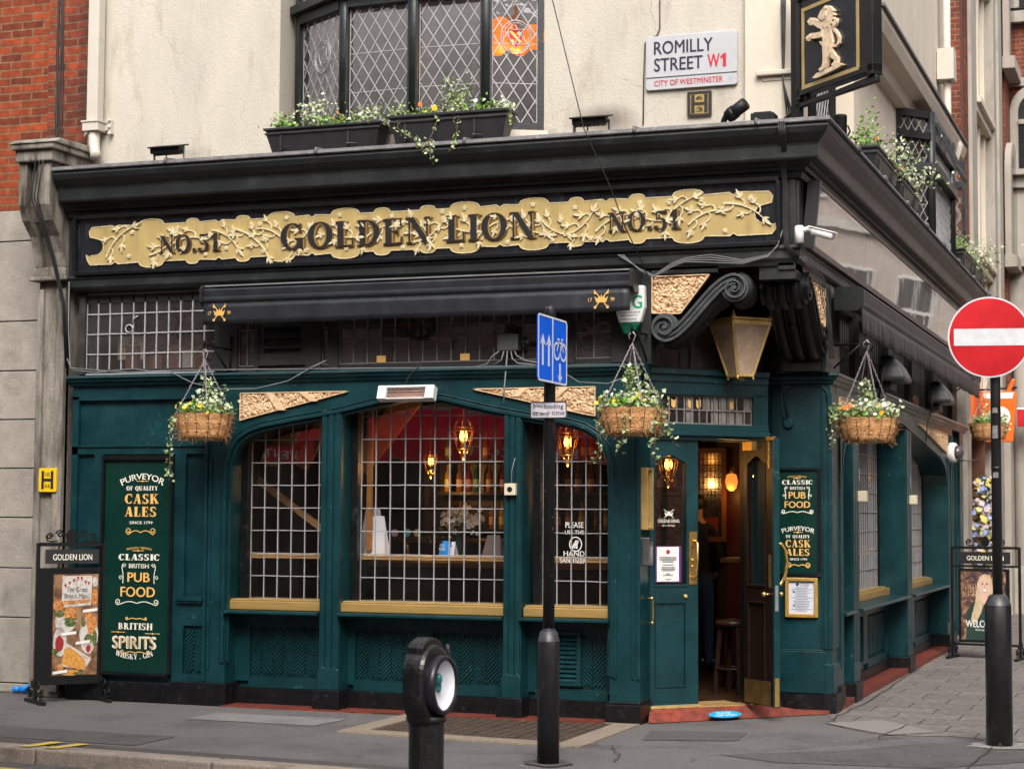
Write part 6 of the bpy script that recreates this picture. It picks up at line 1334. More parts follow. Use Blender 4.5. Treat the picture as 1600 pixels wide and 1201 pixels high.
mc = thing('menu_case', 'brass framed glazed menu case on the corner post by the door', 'menu case', (-1.21, .1, 1.45))
MF = Fr((-1.234, .03, 0), (0, 1, 0))
m = MB()
for a0, a1, b0, b1_ in ((0, .02, 1.49, 1.97), (.155, .175, 1.49, 1.97), (.02, .155, 1.95, 1.97), (.02, .155, 1.49, 1.51)): m.box(MF, a0, a1, b0, b1_, 0, .05)
m.box(MF, 0, .175, 1.49, 1.97, -.03, .004); m.build('case', BRASSD, mc, bevel=.004)
m = MB(); m.box(MF, .03, .145, 1.52, 1.94, .004, .012); m.build('menu_sheet', mat('menu_paper', (.42, .36, .29), .6, var=.08), mc)
m = MB()
for k in range(30): a = random.uniform(.045, .055); m.flat(MF, [(.04, 1.90 - k * .012), (.09 + a, 1.90 - k * .012), (.09 + a, 1.903 - k * .012), (.04, 1.903 - k * .012)], .0145)
m.build('menu_print', mat('menu_ink', (.12, .09, .07), .7), mc, fix=False)
ab = thing('ash_bin', 'small steel wall ashtray box on the corner post below the menu case', 'ashtray', (-1.22, .1, 1.2))
m = MB(); m.box(MF, .03, .155, 1.215, 1.43, -.02, .05); m.build('box', mat('steel_dull', (.20, .19, .185), .38, metal=.8, var=.2), ab, bevel=.006)
m = MB(); m.box(MF, .045, .14, 1.24, 1.40, .0505, .054); m.build('front_plate', mat('steel_plate2', (.34, .33, .32), .3, metal=.8, var=.2), ab)
m = MB(); f = MF; m.tube([f.p(.12, .96, .01), f.p(.12, .96, .05), f.p(.13, .93, .055), f.p(.135, .80, .055), f.p(.13, .77, .05), f.p(.13, .77, .01)], .007, 8); m.ball(f.p(.12, .96, .05), .014); m.ball(f.p(.13, .77, .05), .014); pl = thing('grab_handle', 'slim brass handle on the corner post left of the door', 'handle', (-1.2, .15, .77)); m.build('bar', BRASS, pl)
bp_ = thing('door_buzzer', 'round green-painted bell dome with conduit on the corner pillar', 'bell', (-.4, 1.36, 2.2))
p = at(1232, 661, y=1.38); m = MB(); m.lathe((p.x, 1.38, p.z), [(.045, 0), (.05, .02), (.035, .04)], 16, (0, -1, 0)); m.build('dome', TEAL, bp_)
m = MB()
for pts in ([(1218, 590), (1222, 625), (1221, 645), (1225, 658)], [(1231, 652), (1226, 625), (1229, 610), (1240, 604), (1285, 603), (1291, 610), (1293, 630)]): m.tube([at(a, b, y=1.37) for a, b in pts], .008)
m.build('conduit', TEAL, bp_)

# ---- floodlights on the cornice
def flood(cx, label):
    t = thing('floodlight', label, 'floodlight', (cx, -.1, 4.58)); f = Fr((cx, -.12, 4.712), (1, 0, 0), (0, .97, .25))
    m = MB(); m.prism(f, rrect(-.16, .16, -.09, .09, .02, 3), .0, .012); m.prism(f, [(-.14, -.07), (.14, -.07), (.12, .07), (-.12, .07)], -.05, .0)
    for k in range(7): m.box(f, -.12 + k * .037, -.115 + k * .037, -.06, .06, -.07, -.05)
    m.build('head', IRON, t, bevel=.004)
    m = MB()
    for sx in (-.145, .145): m.beam((cx + sx, -.10, 4.57), (cx + sx, -.10, 4.69), .012, .03)
    m.tube([(cx - .04, -.08, 4.66), (cx - .05, -.06, 4.60), (cx - .02, -.05, 4.58)], .006); m.build('yoke', mat('galvanised', (.25, .25, .25), .5, metal=.6), t)
flood(-5.385, 'black floodlight on the cornice left of the leaded window'); flood(-1.605, 'black floodlight on the cornice right of the leaded window')
sp1 = thing('spotlight', 'black cylinder spotlight on a curved arm below the street name plate', 'spotlight', (-.45, -.05, 4.58))
m = MB(); m.tube([(-.56, -.06, 4.58), (-.555, -.06, 4.63), (-.53, -.07, 4.67), (-.49, -.08, 4.68)], .024, 8); m.build('arm', IRON, sp1)
m = MB(); m.tube([(-.52, -.07, 4.655), (-.37, -.13, 4.735)], .05, 14); m.tube([(-.50, -.08, 4.665), (-.46, -.096, 4.687)], .056, 14); m.build('head', IRON, sp1)
tbx = thing('transformer_box', 'small black control box on the cornice near the corner', 'box', (-.25, -.05, 4.58)); m = MB(); m.cube(-.33, -.15, -.14, .02, 4.575, 4.655); m.cube(-.31, -.17, -.13, .01, 4.655, 4.665); m.build('box', IRON, tbx, bevel=.006)
sp2 = thing('spotlight', 'black upright cylinder spotlight on the side cornice below the hanging sign', 'spotlight', (.15, .6, 4.6))
p = at(1313, 197, x=.12); m = MB(); m.lathe((p.x, p.y, p.z - .10), [(.05, 0), (.055, .01), (.055, .17), (.058, .18), (.05, .19), (.045, .17)], 16); m.build('head', IRON, sp2)
m = MB(); m.tube([(p.x + .06, p.y, p.z), (p.x + .08, p.y, p.z - .05), (p.x + .03, p.y, p.z - .14)], .008); m.build('yoke', IRON, sp2)

# ---- black bell-shaped lights standing on the side cornice
def bell(px, py, y_label, label, s):
    p = at(px, py, x=.22); t = thing('cornice_light', label, 'light', (.2, p.y, 2.78)); f = Fr((.02, p.y, 2.80), (0, 1, 0))
    m = MB(); b = [(-.30 * s, .03), (.30 * s, .03)]
    vs = []
    for z, hx, hy in ((.0, .36, .30), (.05, .36, .30), (.16, .30, .25), (.27, .20, .16), (.30, .14, .11)):
        for a, c in ((-1, 0), (1, 0), (1, 1), (-1, 1)): vs.append(f.p(a * hx * s, z * s * 1.15 + .06, .04 + c * hy * 1.1 * s))
    fs = [[i * 4 + k, i * 4 + (k + 1) % 4, i * 4 + 4 + (k + 1) % 4, i * 4 + 4 + k] for i in range(4) for k in range(4)] + [[16, 17, 18, 19], [3, 2, 1, 0]]
    m.add(vs, fs); m.build('hood', mat('hood_plastic', (.02, .022, .024), .4, var=.15), t, bevel=.02)
    m = MB(); m.box(f, -.25 * s, .25 * s, -.02, .06, .0, .2 * s)
    m.tube([f.p(-.3 * s, .2, .05), f.p(-.5 * s, .18, .1), f.p(-.6 * s, .05, .1), f.p(-.5 * s, -.1, .06)], .012); m.build('base', IRON, t)
bell(1406, 612, 0, 'nearer black bell-hooded light standing on the side cornice', .72); bell(1478, 640, 0, 'farther black bell-hooded light standing on the side cornice', .72)

# ================================================================ baskets and window boxes
LEAFM = mat('variegated_leaf', (.19, .28, .085), .5, var=.45, scale=60, col2=(.50, .52, .33), mix2=.62, scale2=55)
GREENM = mat('fresh_leaf', (.14, .30, .03), .5, var=.4, scale=40)
PALEM = mat('silver_leaf', (.52, .58, .38), .6, var=.3, scale=50)
YELM = mat('yellow_petal', (.85, .50, .02), .5, var=.1); WHTM = mat('white_petal', (.80, .77, .74), .5, var=.05); ORGM = mat('orange_petal', (.75, .17, .01), .5, var=.1)
COIR = mat('coir_liner', (.60, .31, .125), .95, var=.4, scale=45, bump=1.0, bscale=70, col2=(.33, .155, .055), mix2=.4, scale2=24, stretch=(1, 1, 2.5))
WIREM = mat('basket_wire', (.05, .06, .045), .5, metal=.3, var=.2); CHAINM = mat('galvanised_chain', (.40, .36, .36), .4, metal=.7, var=.2)
def leafq(mb, p, L, ivy=True):
    d = Vector((random.gauss(0, 1), random.gauss(0, 1), random.gauss(.2, .7))).normalized(); s = d.cross(Vector((random.gauss(0, 1), random.gauss(0, 1), random.gauss(0, 1)))).normalized(); n = d.cross(s)
    w = L * random.uniform(.34, .5)
    mb.add([p, p + d * L * .35 + s * w + n * L * .08, p + d * L * .62 + s * w * .55, p + d * L, p + d * L * .62 - s * w * .55, p + d * L * .35 - s * w + n * L * .08, p + d * L * .5 - n * L * .06], [[0, 1, 6], [1, 2, 6], [2, 3, 6], [3, 4, 6], [4, 5, 6], [5, 0, 6]])
def flower(mb, p, r):
    n = Vector((random.gauss(0, .5), -1, random.gauss(.5, .4))).normalized(); x = n.orthogonal().normalized(); y = n.cross(x)
    for k in range(5):
        a = k * 1.257 + random.uniform(-.2, .2); c = p + (x * math.cos(a) + y * math.sin(a)) * r * .6; mb.add([c + (x * math.cos(t) + y * math.sin(t)) * r * .55 + n * r * .15 * math.cos(2 * t) for t in [i * 1.047 for i in range(6)]], [[0, 1, 2, 3, 4, 5]])
def planting(root, pts, spill, flowers, seed, lsz=.041):
    random.seed(seed); A, B, C = MB(), MB(), MB(); st = MB()
    for (c, sp, n, kind) in pts:
        q = {'v': A, 'g': B, 'p': C}[kind]
        for i in range(int(n * 1.2)): leafq(q, Vector((random.gauss(c[0], sp[0]), random.gauss(c[1], sp[1]), random.gauss(c[2], sp[2]))), random.uniform(.6, 1.25) * lsz)
    for path in spill:
        pv = [Vector(p) for p in path]; st.tube(pv, .0025, 4)
        for a, b in zip(pv, pv[1:]):
            for i in range(max(2, int((b - a).length / .012))): leafq(A if random.random() < .75 else C, a.lerp(b, random.random()) + Vector((random.gauss(0, .016), random.gauss(0, .016), random.gauss(0, .012))), random.uniform(.6, 1.2) * lsz)
    fo = A.build('variegated_foliage', LEAFM, root, fix=False)
    if B.v: B.build('green_foliage', GREENM, root, fix=False)
    if C.v: C.build('silver_foliage', PALEM, root, fix=False)
    if st.v: st.build('stem', mat('stem_brown', (.16, .10, .05), .7), root)
    for col, lst in flowers.items():
        f = MB()
        for p, r in lst: flower(f, Vector(p), r * random.uniform(.5, .75))
        f.build({'y': 'yellow_flower', 'w': 'white_flower', 'o': 'orange_flower'}[col], {'y': YELM, 'w': WHTM, 'o': ORGM}[col], root, fix=False)
def basket(label, x, y, zr, rad, dep, hook, arm, seed, tall, spill, flowers, extra=()):
    t = thing('hanging_basket', label, 'hanging basket', (x, y, zr - dep), 'coir lined hanging baskets on chains')
    random.seed(seed); m = MB(); n, rows = 40, 10; vs = []
    for i in range(rows + 1):
        h = i / rows; r0 = rad * (.70 + .30 * h ** .55)
        for k in range(n):
            a = 2 * math.pi * k / n; bul = 1 + .075 * abs(math.sin(a * 7)) * abs(math.sin(h * math.pi * 2.6)) ** .7 + random.uniform(-.012, .012); vs.append((x + r0 * bul * math.cos(a), y + r0 * bul * math.sin(a), zr - dep + dep * h + random.uniform(-.004, .004)))
    m.add(vs, [[i * n + k, i * n + (k + 1) % n, (i + 1) * n + (k + 1) % n, (i + 1) * n + k] for i in range(rows) for k in range(n)] + [[k for k in range(n)][::-1]], True)
    m.poly([(x + rad * .96 * math.cos(2 * math.pi * k / 24), y + rad * .96 * math.sin(2 * math.pi * k / 24), zr - .02) for k in range(24)])
    lin = m.build('coir_liner', COIR, t, fix=False)
    m = MB()                                                         # stray fibres
    for i in range(330):
        a = random.uniform(0, 6.28); h = random.random(); r0 = rad * (.72 + .30 * h ** .55); p = Vector((x + r0 * math.cos(a), y + r0 * math.sin(a), zr - dep + dep * h)); q = p + Vector((math.cos(a) * .02 + random.gauss(0, .018), math.sin(a) * .02 + random.gauss(0, .018), random.gauss(-.02, .02))); m.tube([p, q], .0011, 3, caps=False)
    m.build('coir_fibre', COIR, lin, fix=False)
    m = MB()
    for h in (1.0, .62, .28, .02):
        r0 = rad * (.71 + .31 * h ** .55) * 1.015; m.tube([(x + r0 * math.cos(a * .2618), y + r0 * math.sin(a * .2618), zr - dep + dep * h) for a in range(24)], .0032, 5, closed=True)
    for k in range(14): a = 2 * math.pi * k / 14; m.tube([(x + rad * (.71 + .31 * h ** .55) * 1.015 * math.cos(a), y + rad * (.71 + .31 * h ** .55) * 1.015 * math.sin(a), zr - dep + dep * h) for h in (0, .1, .3, .6, 1)], .0028, 4)
    m.build('wire_frame', WIREM, t)
    hk = Vector((x, y, hook)); m = MB()
    m.tube([hk + Vector((-.02, 0, .03)), hk + Vector((-.03, 0, .06)), hk + Vector((0, 0, .09)), hk + Vector((.025, 0, .06)), hk + Vector((.01, 0, .02)), hk], .005, 6)
    for k in range(4):
        a = k * math.pi / 2 + .6; e = Vector((x + rad * math.cos(a), y + rad * math.sin(a), zr)); L = (e - hk).length; nl = int(L / .022)
        for i in range(nl):
            c = hk.lerp(e, (i + .5) / nl); d = (e - hk).normalized(); s_ = d.orthogonal().normalized() if i % 2 else d.cross(d.orthogonal()).normalized(); m.tube([c + d * .014 * math.cos(q * 1.047) + s_ * .006 * math.sin(q * 1.047) for q in range(6)], .0022, 4, closed=True)
    m.build('chain', CHAINM, t)
    b = MB()
    for pts_ in arm: b.tube(pts_, .009, 6)
    b.build('wall_bracket', IRON, t)
    pts = [((x, y, zr + .02), (rad * .42, rad * .42, .025), 190, 'v'), ((x + rad * .1, y - rad * .35, zr + .03), (rad * .35, rad * .25, .022), 130, 'g'), ((x + rad * .25, y - .03, zr + .07), (rad * .36, rad * .3, .035), 150, 'p'), ((x - rad * .5, y - .06, zr + .03), (rad * .2, rad * .25, .03), 90, 'v')]
    for (dx, h, nn_) in tall:
        for i in range(nn_): z = random.random(); pts.append(((x + dx + random.gauss(0, .018 + .02 * (1 - z)), y + random.gauss(0, .03), zr + .03 + h * z), (.02, .02, .02), 4, 'v' if random.random() < .7 else 'p'))
    for e in extra: pts.append(e)
    planting(t, pts, spill, flowers, seed)
    return t
def wob(p0, p1, n, j): return [Vector(p0).lerp(Vector(p1), i / n) + Vector((random.gauss(0, j), random.gauss(0, j), 0)) for i in range(n + 1)]
random.seed(31)
x, y = -4.86, -.36; zr = at(318, 646, y=y - .1).z
basket('hanging basket at the left carved spandrel, one ivy strand trailing over the tall sign', x, y, zr, .232, .215, 2.86, [[(x, .06, 2.98), (x, -.2, 2.98), (x, -.36, 2.985), (x, -.40, 3.02), (x, -.38, 2.95)], [(x + .0, .06, 2.78), (x, -.22, 2.97)], [(x, .07, 2.74), (x, .07, 3.1)]], 41, [(.03, .24, 26)],
       [[(x - .22, y - .08, zr), (x - .27, y - .1, zr - .1), (x - .24, y - .12, zr - .28), (x - .25, y - .12, zr - .45), (x - .24, y - .1, zr - .56)], [(x - .25, y, zr), (x - .29, y - .02, zr - .12)], [(x + .16, y - .1, zr + .04), (x + .30, y - .1, zr + .07)], [(x + .1, y, zr + .1), (x + .22, y - .02, zr + .22)]],
       {'y': [((x - .15, y - .2, zr + .06), .03), ((x - .03, y - .2, zr + .08), .034), ((x + .09, y - .23, zr + .06), .03), ((x + .15, y - .22, zr), .034), ((x - .06, y - .22, zr + .05), .026)]})
x, y = -1.185, -.40; zr = at(990, 637, y=y - .1).z
basket('hanging basket in front of the corner post, ivy trailing on both its sides', x, y, zr, .245, .205, 2.90, [[(x, .0, 3.0), (x, -.25, 3.0), (x, -.40, 3.0), (x, -.44, 3.04), (x, -.42, 2.98)], [(x, -.01, 2.8), (x, -.25, 2.99)]], 43, [(-.01, .30, 36), (.06, .2, 12)],
       [[(x - .22, y - .08, zr), (x - .245, y - .12, zr - .15), (x - .22, y - .12, zr - .3), (x - .26, y - .12, zr - .42)], [(x + .02, y - .25, zr), (x + .03, y - .27, zr - .15), (x - .01, y - .25, zr - .28), (x - .06, y - .25, zr - .36)], [(x + .2, y - .1, zr + .04), (x + .28, y - .12, zr - .02), (x + .33, y - .12, zr - .18), (x + .36, y - .1, zr - .26)], [(x + .18, y - .12, zr), (x + .22, y - .14, zr - .2), (x + .21, y - .14, zr - .42)], [(x + .25, y - .1, zr), (x + .27, y - .1, zr - .2)]],
       {'y': [((x - .24, y - .15, zr + .04), .032), ((x - .2, y - .18, zr + .07), .028), ((x - .08, y - .22, zr + .05), .026), ((x + .11, y - .2, zr + .09), .034), ((x + .06, y - .22, zr + .06), .026), ((x + .15, y - .2, zr + .05), .022)], 'w': [((x - .1, y - .2, zr + .1), .022), ((x - .14, y - .2, zr + .12), .02)]})
yC = 1.44; pC = at(1352, 652, y=yC - .1); x, y, zr = pC.x, yC, pC.z
basket('hanging basket at the corner pillar with orange, yellow and white flowers', x, y, zr, .235, .20, at(1350, 548, y=yC).z, [[(.0, 1.5, at(1350, 537, y=yC).z), (x + .02, 1.44, at(1350, 537, y=yC).z), (x + .06, 1.44, at(1350, 541, y=yC).z), (x + .03, 1.44, at(1350, 549, y=yC).z)], [(.0, 1.5, at(1300, 575, y=1.5).z), (x - .05, 1.45, at(1350, 537, y=yC).z)]], 47, [(.0, .26, 34)],
       [[(x - .2, y - .08, zr + .03), (x - .27, y - .1, zr - .02), (x - .28, y - .1, zr - .18), (x - .29, y - .08, zr - .27)], [(x - .22, y - .05, zr), (x - .26, y - .06, zr - .12)], [(x - .2, y, zr + .06), (x - .26, y, zr + .02)]],
       {'o': [((x - .15, y - .18, zr + .08), .034), ((x - .1, y - .2, zr + .09), .03), ((x - .19, y - .16, zr + .07), .026)], 'y': [((x + .15, y - .22, zr + .03), .034), ((x + .13, y - .2, zr + .09), .028)], 'w': [((x + .17, y - .2, zr + .1), .028), ((x + .1, y - .24, zr + .02), .02), ((x + .02, y - .18, zr + .14), .022), ((x - .02, y - .2, zr + .11), .022)]}, extra=[((x + .12, y - .1, zr + .08), (.06, .06, .03), 90, 'p'), ((x - .24, y - .04, zr + .03), (.035, .04, .04), 90, 'v')])
pD = at(1545, 662, x=.42); x, y, zr = pD.x, pD.y, pD.z
basket('distant hanging basket partly hidden behind the no entry post', x, y, zr, .235, .20, zr + .52, [[(.0, y, zr + .62), (x, y, zr + .62), (x + .03, y, zr + .58)], [(.0, y, zr + .4), (x - .1, y, zr + .61)]], 53, [(.0, .26, 26)], [[(x + .2, y - .1, zr), (x + .24, y - .1, zr - .08)]], {'w': [((x + .05, y - .2, zr + .1), .02)]})
def window_box(label, f, L, dep, H, seed, pts, spill, flowers):
    t = thing('window_box', label, 'window box', f.o, 'black plastic window boxes on the cornice')
    m = MB(); vs = []
    for (z, gx, gy) in ((0, -.04, -.03), (H * .72, 0, 0), (H * .72, .012, .012), (H * .80, .012, .012), (H * .80, .0, .0), (H * .90, .004, .004), (H * .90, .022, .02), (H, .022, .02)):
        for a, c in ((0, 0), (1, 0), (1, 1), (0, 1)): vs.append(f.p((-gx if a == 0 else L + gx), z, (-gy if c == 0 else dep + gy)))
    m.add(vs, [[i * 4 + k, i * 4 + (k + 1) % 4, i * 4 + 4 + (k + 1) % 4, i * 4 + 4 + k] for i in range(7) for k in range(4)] + [[3, 2, 1, 0], [28, 29, 30, 31]])
    for u in (L * .12, L * .72): m.box(f, u, u + .018, .01, H * .72, dep - .02, dep + .004)
    m.tube([f.p(L * .15, .03, dep - .01), f.p(L * .24, .03, dep + .03)], .008, 6); m.tube([f.p(L * .8, .03, dep - .01), f.p(L * .72, .03, dep + .03)], .008, 6)
    m.build('trough', mat('black_trough', (.018, .019, .021), .42, var=.2, scale=8, bump=.15), t, bevel=.006)
    P_ = lambda q: tuple(f.p(*q)); pts2 = [(P_(c), sp, n, k) for c, sp, n, k in pts]
    planting(t, pts2, [[P_(q) for q in s_] for s_ in spill], {k: [(P_(q), r) for q, r in v] for k, v in flowers.items()}, seed, .034)
f = Fr((-4.40, -.02, 4.585), (1, 0, 0)); H = .20
window_box('black window box under the left light of the leaded window, orange flowers', f, 1.02, .2, H, 61, [((.08, .27, .1), (.05, .05, .04), 70, 'v'), ((.16, .23, .12), (.06, .05, .02), 60, 'g'), ((.40, .32, .1), (.07, .05, .06), 130, 'p'), ((.42, .27, .1), (.1, .05, .04), 80, 'v'), ((.62, .23, .12), (.12, .05, .02), 80, 'g'), ((.82, .25, .1), (.12, .05, .035), 110, 'v'), ((.93, .30, .1), (.05, .05, .03), 40, 'p')], [], {'o': [((.60, .25, .18), .022), ((.62, .31, .14), .018)], 'y': [((.68, .24, .18), .02)], 'w': [((.22, .29, .15), .022), ((.84, .27, .18), .02), ((.75, .24, .19), .018)]})
f = Fr((-3.28, -.02, 4.585), (1, 0, 0))
window_box('black window box under the right lights of the leaded window, ivy spilling over', f, 1.0, .2, .23, 67, [((.05, .27, .1), (.06, .05, .04), 90, 'v'), ((.28, .25, .12), (.1, .05, .02), 80, 'g'), ((.52, .34, .1), (.06, .05, .09), 190, 'v'), ((.50, .28, .1), (.1, .05, .03), 80, 'p'), ((.75, .27, .12), (.1, .05, .025), 90, 'g'), ((.92, .27, .1), (.07, .05, .03), 110, 'p')],
           [[(.05, .25, .18), (.08, .12, .23), (.17, .05, .25), (.24, .02, .26), (.34, -.08, .36), (.42, -.13, .38), (.44, -.2, .38)], [(.02, .28, .15), (-.05, .2, .2), (.0, .14, .22)], [(.42, .25, .18), (.4, .1, .23), (.37, -.02, .28), (.43, -.1, .38)], [(.58, .25, .18), (.6, .1, .23), (.6, -.02, .28), (.62, -.1, .37)], [(.95, .27, .15), (1.04, .2, .2), (1.06, .1, .22)]],
           {'o': [((.24, .32, .15), .034)], 'y': [((.37, .28, .16), .034), ((.31, .25, .2), .018)], 'w': [((.72, .32, .15), .022), ((.78, .33, .12), .018), ((.05, .33, .12), .02), ((.97, .30, .18), .018)]})
for k, (pa, pb, pz, lb) in enumerate(((1352, 1372, 250, 'nearest black window box on the side cornice, orange flower at its end'), (1392, 1412, 300, 'second black window box on the side cornice, pale ivy'), (1465, 1483, 405, 'third black window box along the side cornice, beyond the leaded screen'), (1492, 1505, 435, 'farthest black window box along the side cornice'))):
    ya = at(pa - 20, pz, x=.12).y; L = (1.25, 1.25, 1.3, 1.3)[k]; ya = (2.35, 3.85, 9.75, 11.25)[k] if k < 2 else (9.0, 10.2)[k - 2]
    f = Fr((.02, ya, 4.60), (0, 1, 0))
    window_box(lb, f, L, .22, .25, 71 + k, [((.15, .32, .12), (.08, .05, .06), 110, 'v'), ((.10, .30, .1), (.05, .05, .05), 70, 'g'), ((.55, .32, .14), (.2, .05, .06), 160, 'p'), ((.9, .32, .14), (.18, .05, .06), 140, 'v'), ((.35, .45 if k == 0 else .34, .1), (.06, .05, .09), 90, 'g' if k == 0 else 'v')], [[(.8, .28, .18), (.95, .18, .27), (1.0, .08, .3)]], {'o': [((.12, .33, .2), .035), ((1.1, .32, .2), .03)] if k < 2 else [], 'w': [((.7, .33, .2), .02)]})

# ================================================================ posts and street furniture
SG = mat('post_grey_black', (.012, .012, .0135), .42, spec=.35, var=.4, scale=12, bump=.2, col2=(.10, .10, .105), mix2=.12, scale2=16, stretch=(1, 1, .25)); chips(SG, (.30, .30, .30), 30, .69); POSTC = mat('cap_grey', (.035, .035, .037), .4, var=.25, scale=30)
p1 = thing('sign_post', 'black steel signpost with a blue cycle lane sign and a small no loading plate', 'signpost', (-1.16, -2.42, 0))
X0, Y0 = -1.16, -2.42
m = MB(); m.lathe((X0, Y0, 0), [(.038, .8), (.038, 2.90), (.040, 2.905), (.040, 2.955), (.034, 2.965)], 18); pole = m.build('pole', SG, p1)
m = MB(); m.lathe((X0, Y0, 0), [(.072, 0), (.072, .785), (.071, .79), (.056, .845), (.047, .85), (.045, .865), (.038, .866)], 20); m.build('base_sleeve', SG, p1)
m = MB(); m.lathe((X0, Y0, 0), [(.0735, .786), (.0575, .846), (.048, .852), (.039, .868)], 20, caps=False); m.build('sleeve_collar', POSTC, p1)
BFx = -1.105
ya, yb = at(840, 540, x=BFx).y, at(885.5, 560, x=BFx).y; zt, zb_ = at(840, 488, x=BFx).z, at(842, 594, x=BFx).z
BF = Fr((BFx, 0, 0), (0, 1, 0)); bwid = yb - ya
m = MB(); m.prism(BF, rrect(ya, yb, zb_, zt, .03), -.004, .0); plt = m.build('cycle_sign', mat('sign_blue', (.001, .125, .80), .4, var=.12, scale=4, spec=.2), p1)
m = MB(); m.strip(BF, rrect(ya, yb, zb_, zt, .03) + [rrect(ya, yb, zb_, zt, .03)[0]], rrect(ya + .022, yb - .022, zb_ + .012, zt - .012, .02) + [rrect(ya + .022, yb - .022, zb_ + .012, zt - .012, .02)[0]], .003)
def bu(t): return ya + bwid * t
def bv(t): return zt - (zt - zb_) * t
md_ = bu(.49); m.flat(BF, [(md_ - .012, zb_ + .01), (md_ + .012, zb_ + .01), (md_ + .012, zt - .01), (md_ - .012, zt - .01)], .0034)
for t in (.16, .36):
    u = bu(t); m.flat(BF, [(u - .018, bv(.76)), (u + .018, bv(.76)), (u + .018, bv(.42)), (u - .018, bv(.42))], .003); m.flat(BF, [(u - .055, bv(.46)), (u, bv(.28)), (u + .055, bv(.46)), (u, bv(.41))], .0034)
u = bu(.745); m.flat(BF, [(u - .016, bv(.68)), (u + .016, bv(.68)), (u + .016, bv(.88)), (u - .016, bv(.88))], .003); m.flat(BF, [(u - .05, bv(.86)), (u, bv(.985)), (u + .05, bv(.86)), (u, bv(.89))], .0034)
r_ = bwid * .10
for t in (.64, .86): m.pathstrip(BF, arcpts(bu(t), bv(.50), r_, r_ * .9, 0, 360, 20), .016, .003)
for a, b in (((.64, .50), (.70, .36)), ((.70, .36), (.82, .37)), ((.86, .50), (.81, .32)), ((.70, .36), (.75, .52)), ((.75, .52), (.82, .37)), ((.69, .32), (.75, .52)), ((.65, .315), (.73, .315)), ((.79, .32), (.85, .30))): m.pathstrip(BF, [(bu(a[0]), bv(a[1])), (bu(b[0]), bv(b[1]))], .013, .0032)
m.build('sign_symbol', mat('reflective_white', (.72, .74, .78), .4, var=.05), plt, fix=False)
m = MB()
for z in (zt - .06, zb_ + .1): m.box(BF, Y0 - .07, Y0 + .07, z - .015, z + .015, -.02, -.004); m.lathe((X0, Y0, z - .012), [(.041, 0), (.041, .024)], 14)
m.build('clamp', POSTC, p1)
NF = Fr((0, Y0 - .045, 0)); a0, a1 = at(828.5, 640, y=Y0 - .045).x, at(885.5, 640, y=Y0 - .045).x; b0, b1_ = at(850, 653.5, y=Y0 - .045).z, at(850, 627.5, y=Y0 - .045).z
m = MB(); m.prism(NF, rrect(a0, a1, b0, b1_, .012, 3), -.003, 0); npl = m.build('no_loading_plate', mat('plate_pale', (.55, .53, .58), .4, var=.06), p1)
m = MB(); oo = rrect(a0, a1, b0, b1_, .012, 3); ii = rrect(a0 + .006, a1 - .006, b0 + .006, b1_ - .006, .008, 3); m.strip(NF, oo + [oo[0]], ii + [ii[0]], .002)
W = a1 - a0; Hh = b1_ - b0
text(m, NF, 'No loading', a0 + .09 * W, a1 - .09 * W, b0 + .50 * Hh, b0 + .87 * Hh, .004, .0022); text(m, NF, 'at any time', a0 + .07 * W, a1 - .06 * W, b0 + .10 * Hh, b0 + .46 * Hh, .004, .0022)
m.build('plate_lettering', INK, npl, fix=False)
m = MB(); m.flat(NF, [(a0 + .10 * W, b0 + .42 * Hh), (a0 + .45 * W, b0 + .30 * Hh), (a0 + .48 * W, b0 + .50 * Hh), (a0 + .18 * W, b0 + .70 * Hh)], .005); m.build('torn_sticker', mat('sticker_white', (.72, .71, .70), .6), npl, fix=False)

p2 = thing('sign_post', 'black signpost with a round red no entry sign on the side footway', 'signpost', (1.47, -.32, 0))
X0, Y0 = 1.475, -.32
m = MB(); m.lathe((X0, Y0, 0), [(.035, .9), (.035, 3.16), (.03, 3.17)], 18); m.lathe((X0, Y0, 1.94), [(.0365, 0), (.0365, .02)], 18); m.build('pole', chips(mat('post_black', (.010, .010, .011), .35, var=.3), (.13, .13, .135), 34, .70), p2)
m = MB(); m.lathe((X0, Y0, 0), [(.092, 0), (.092, .985), (.085, 1.0), (.062, 1.05), (.036, 1.06)], 22); m.build('base_sleeve', chips(mat('sleeve_black', (.009, .009, .010), .38, var=.4, scale=10), (.17, .17, .17), 30, .69), p2)
m = MB(); m.lathe((X0, Y0, 0), [(.0935, .984), (.0865, 1.0), (.0635, 1.051), (.037, 1.062)], 22, caps=False); m.build('sleeve_collar', POSTC, p2)
EF = Fr((1.445, -.40, 2.875), (.985, .17, 0)); RADI = .288
m = MB(); m.prism(EF, arcpts(0, 0, RADI, RADI, 0, 352.5, 47), -.006, 0); dsk = m.build('no_entry_disc', mat('reflective_white_rim', (.55, .54, .56), .35, var=.04), p2)
m = MB(); m.prism(EF, arcpts(0, 0, RADI - .012, RADI - .012, 0, 352.5, 47), 0, .003)
SR = mat('reflective_red', (.42, .003, .008), .45, var=.2, scale=5, spec=.3); m.build('red_face', SR, dsk)
m = MB(); m.prism(EF, rrect(-.245, .245, -.06, .06, .006, 2), .003, .006); m.build('white_bar', mat('bar_white', (.52, .53, .55), .35, var=.12, scale=12), dsk)
m = MB(); m.box(EF, -.06, .06, -.02, .02, -.10, -.006); m.lathe((X0, Y0, 2.84), [(.045, 0), (.045, .05)], 16); m.box(EF, -.012, .018, RADI - .02, RADI + .02, -.06, -.006); m.build('clamp', POSTC, p2)
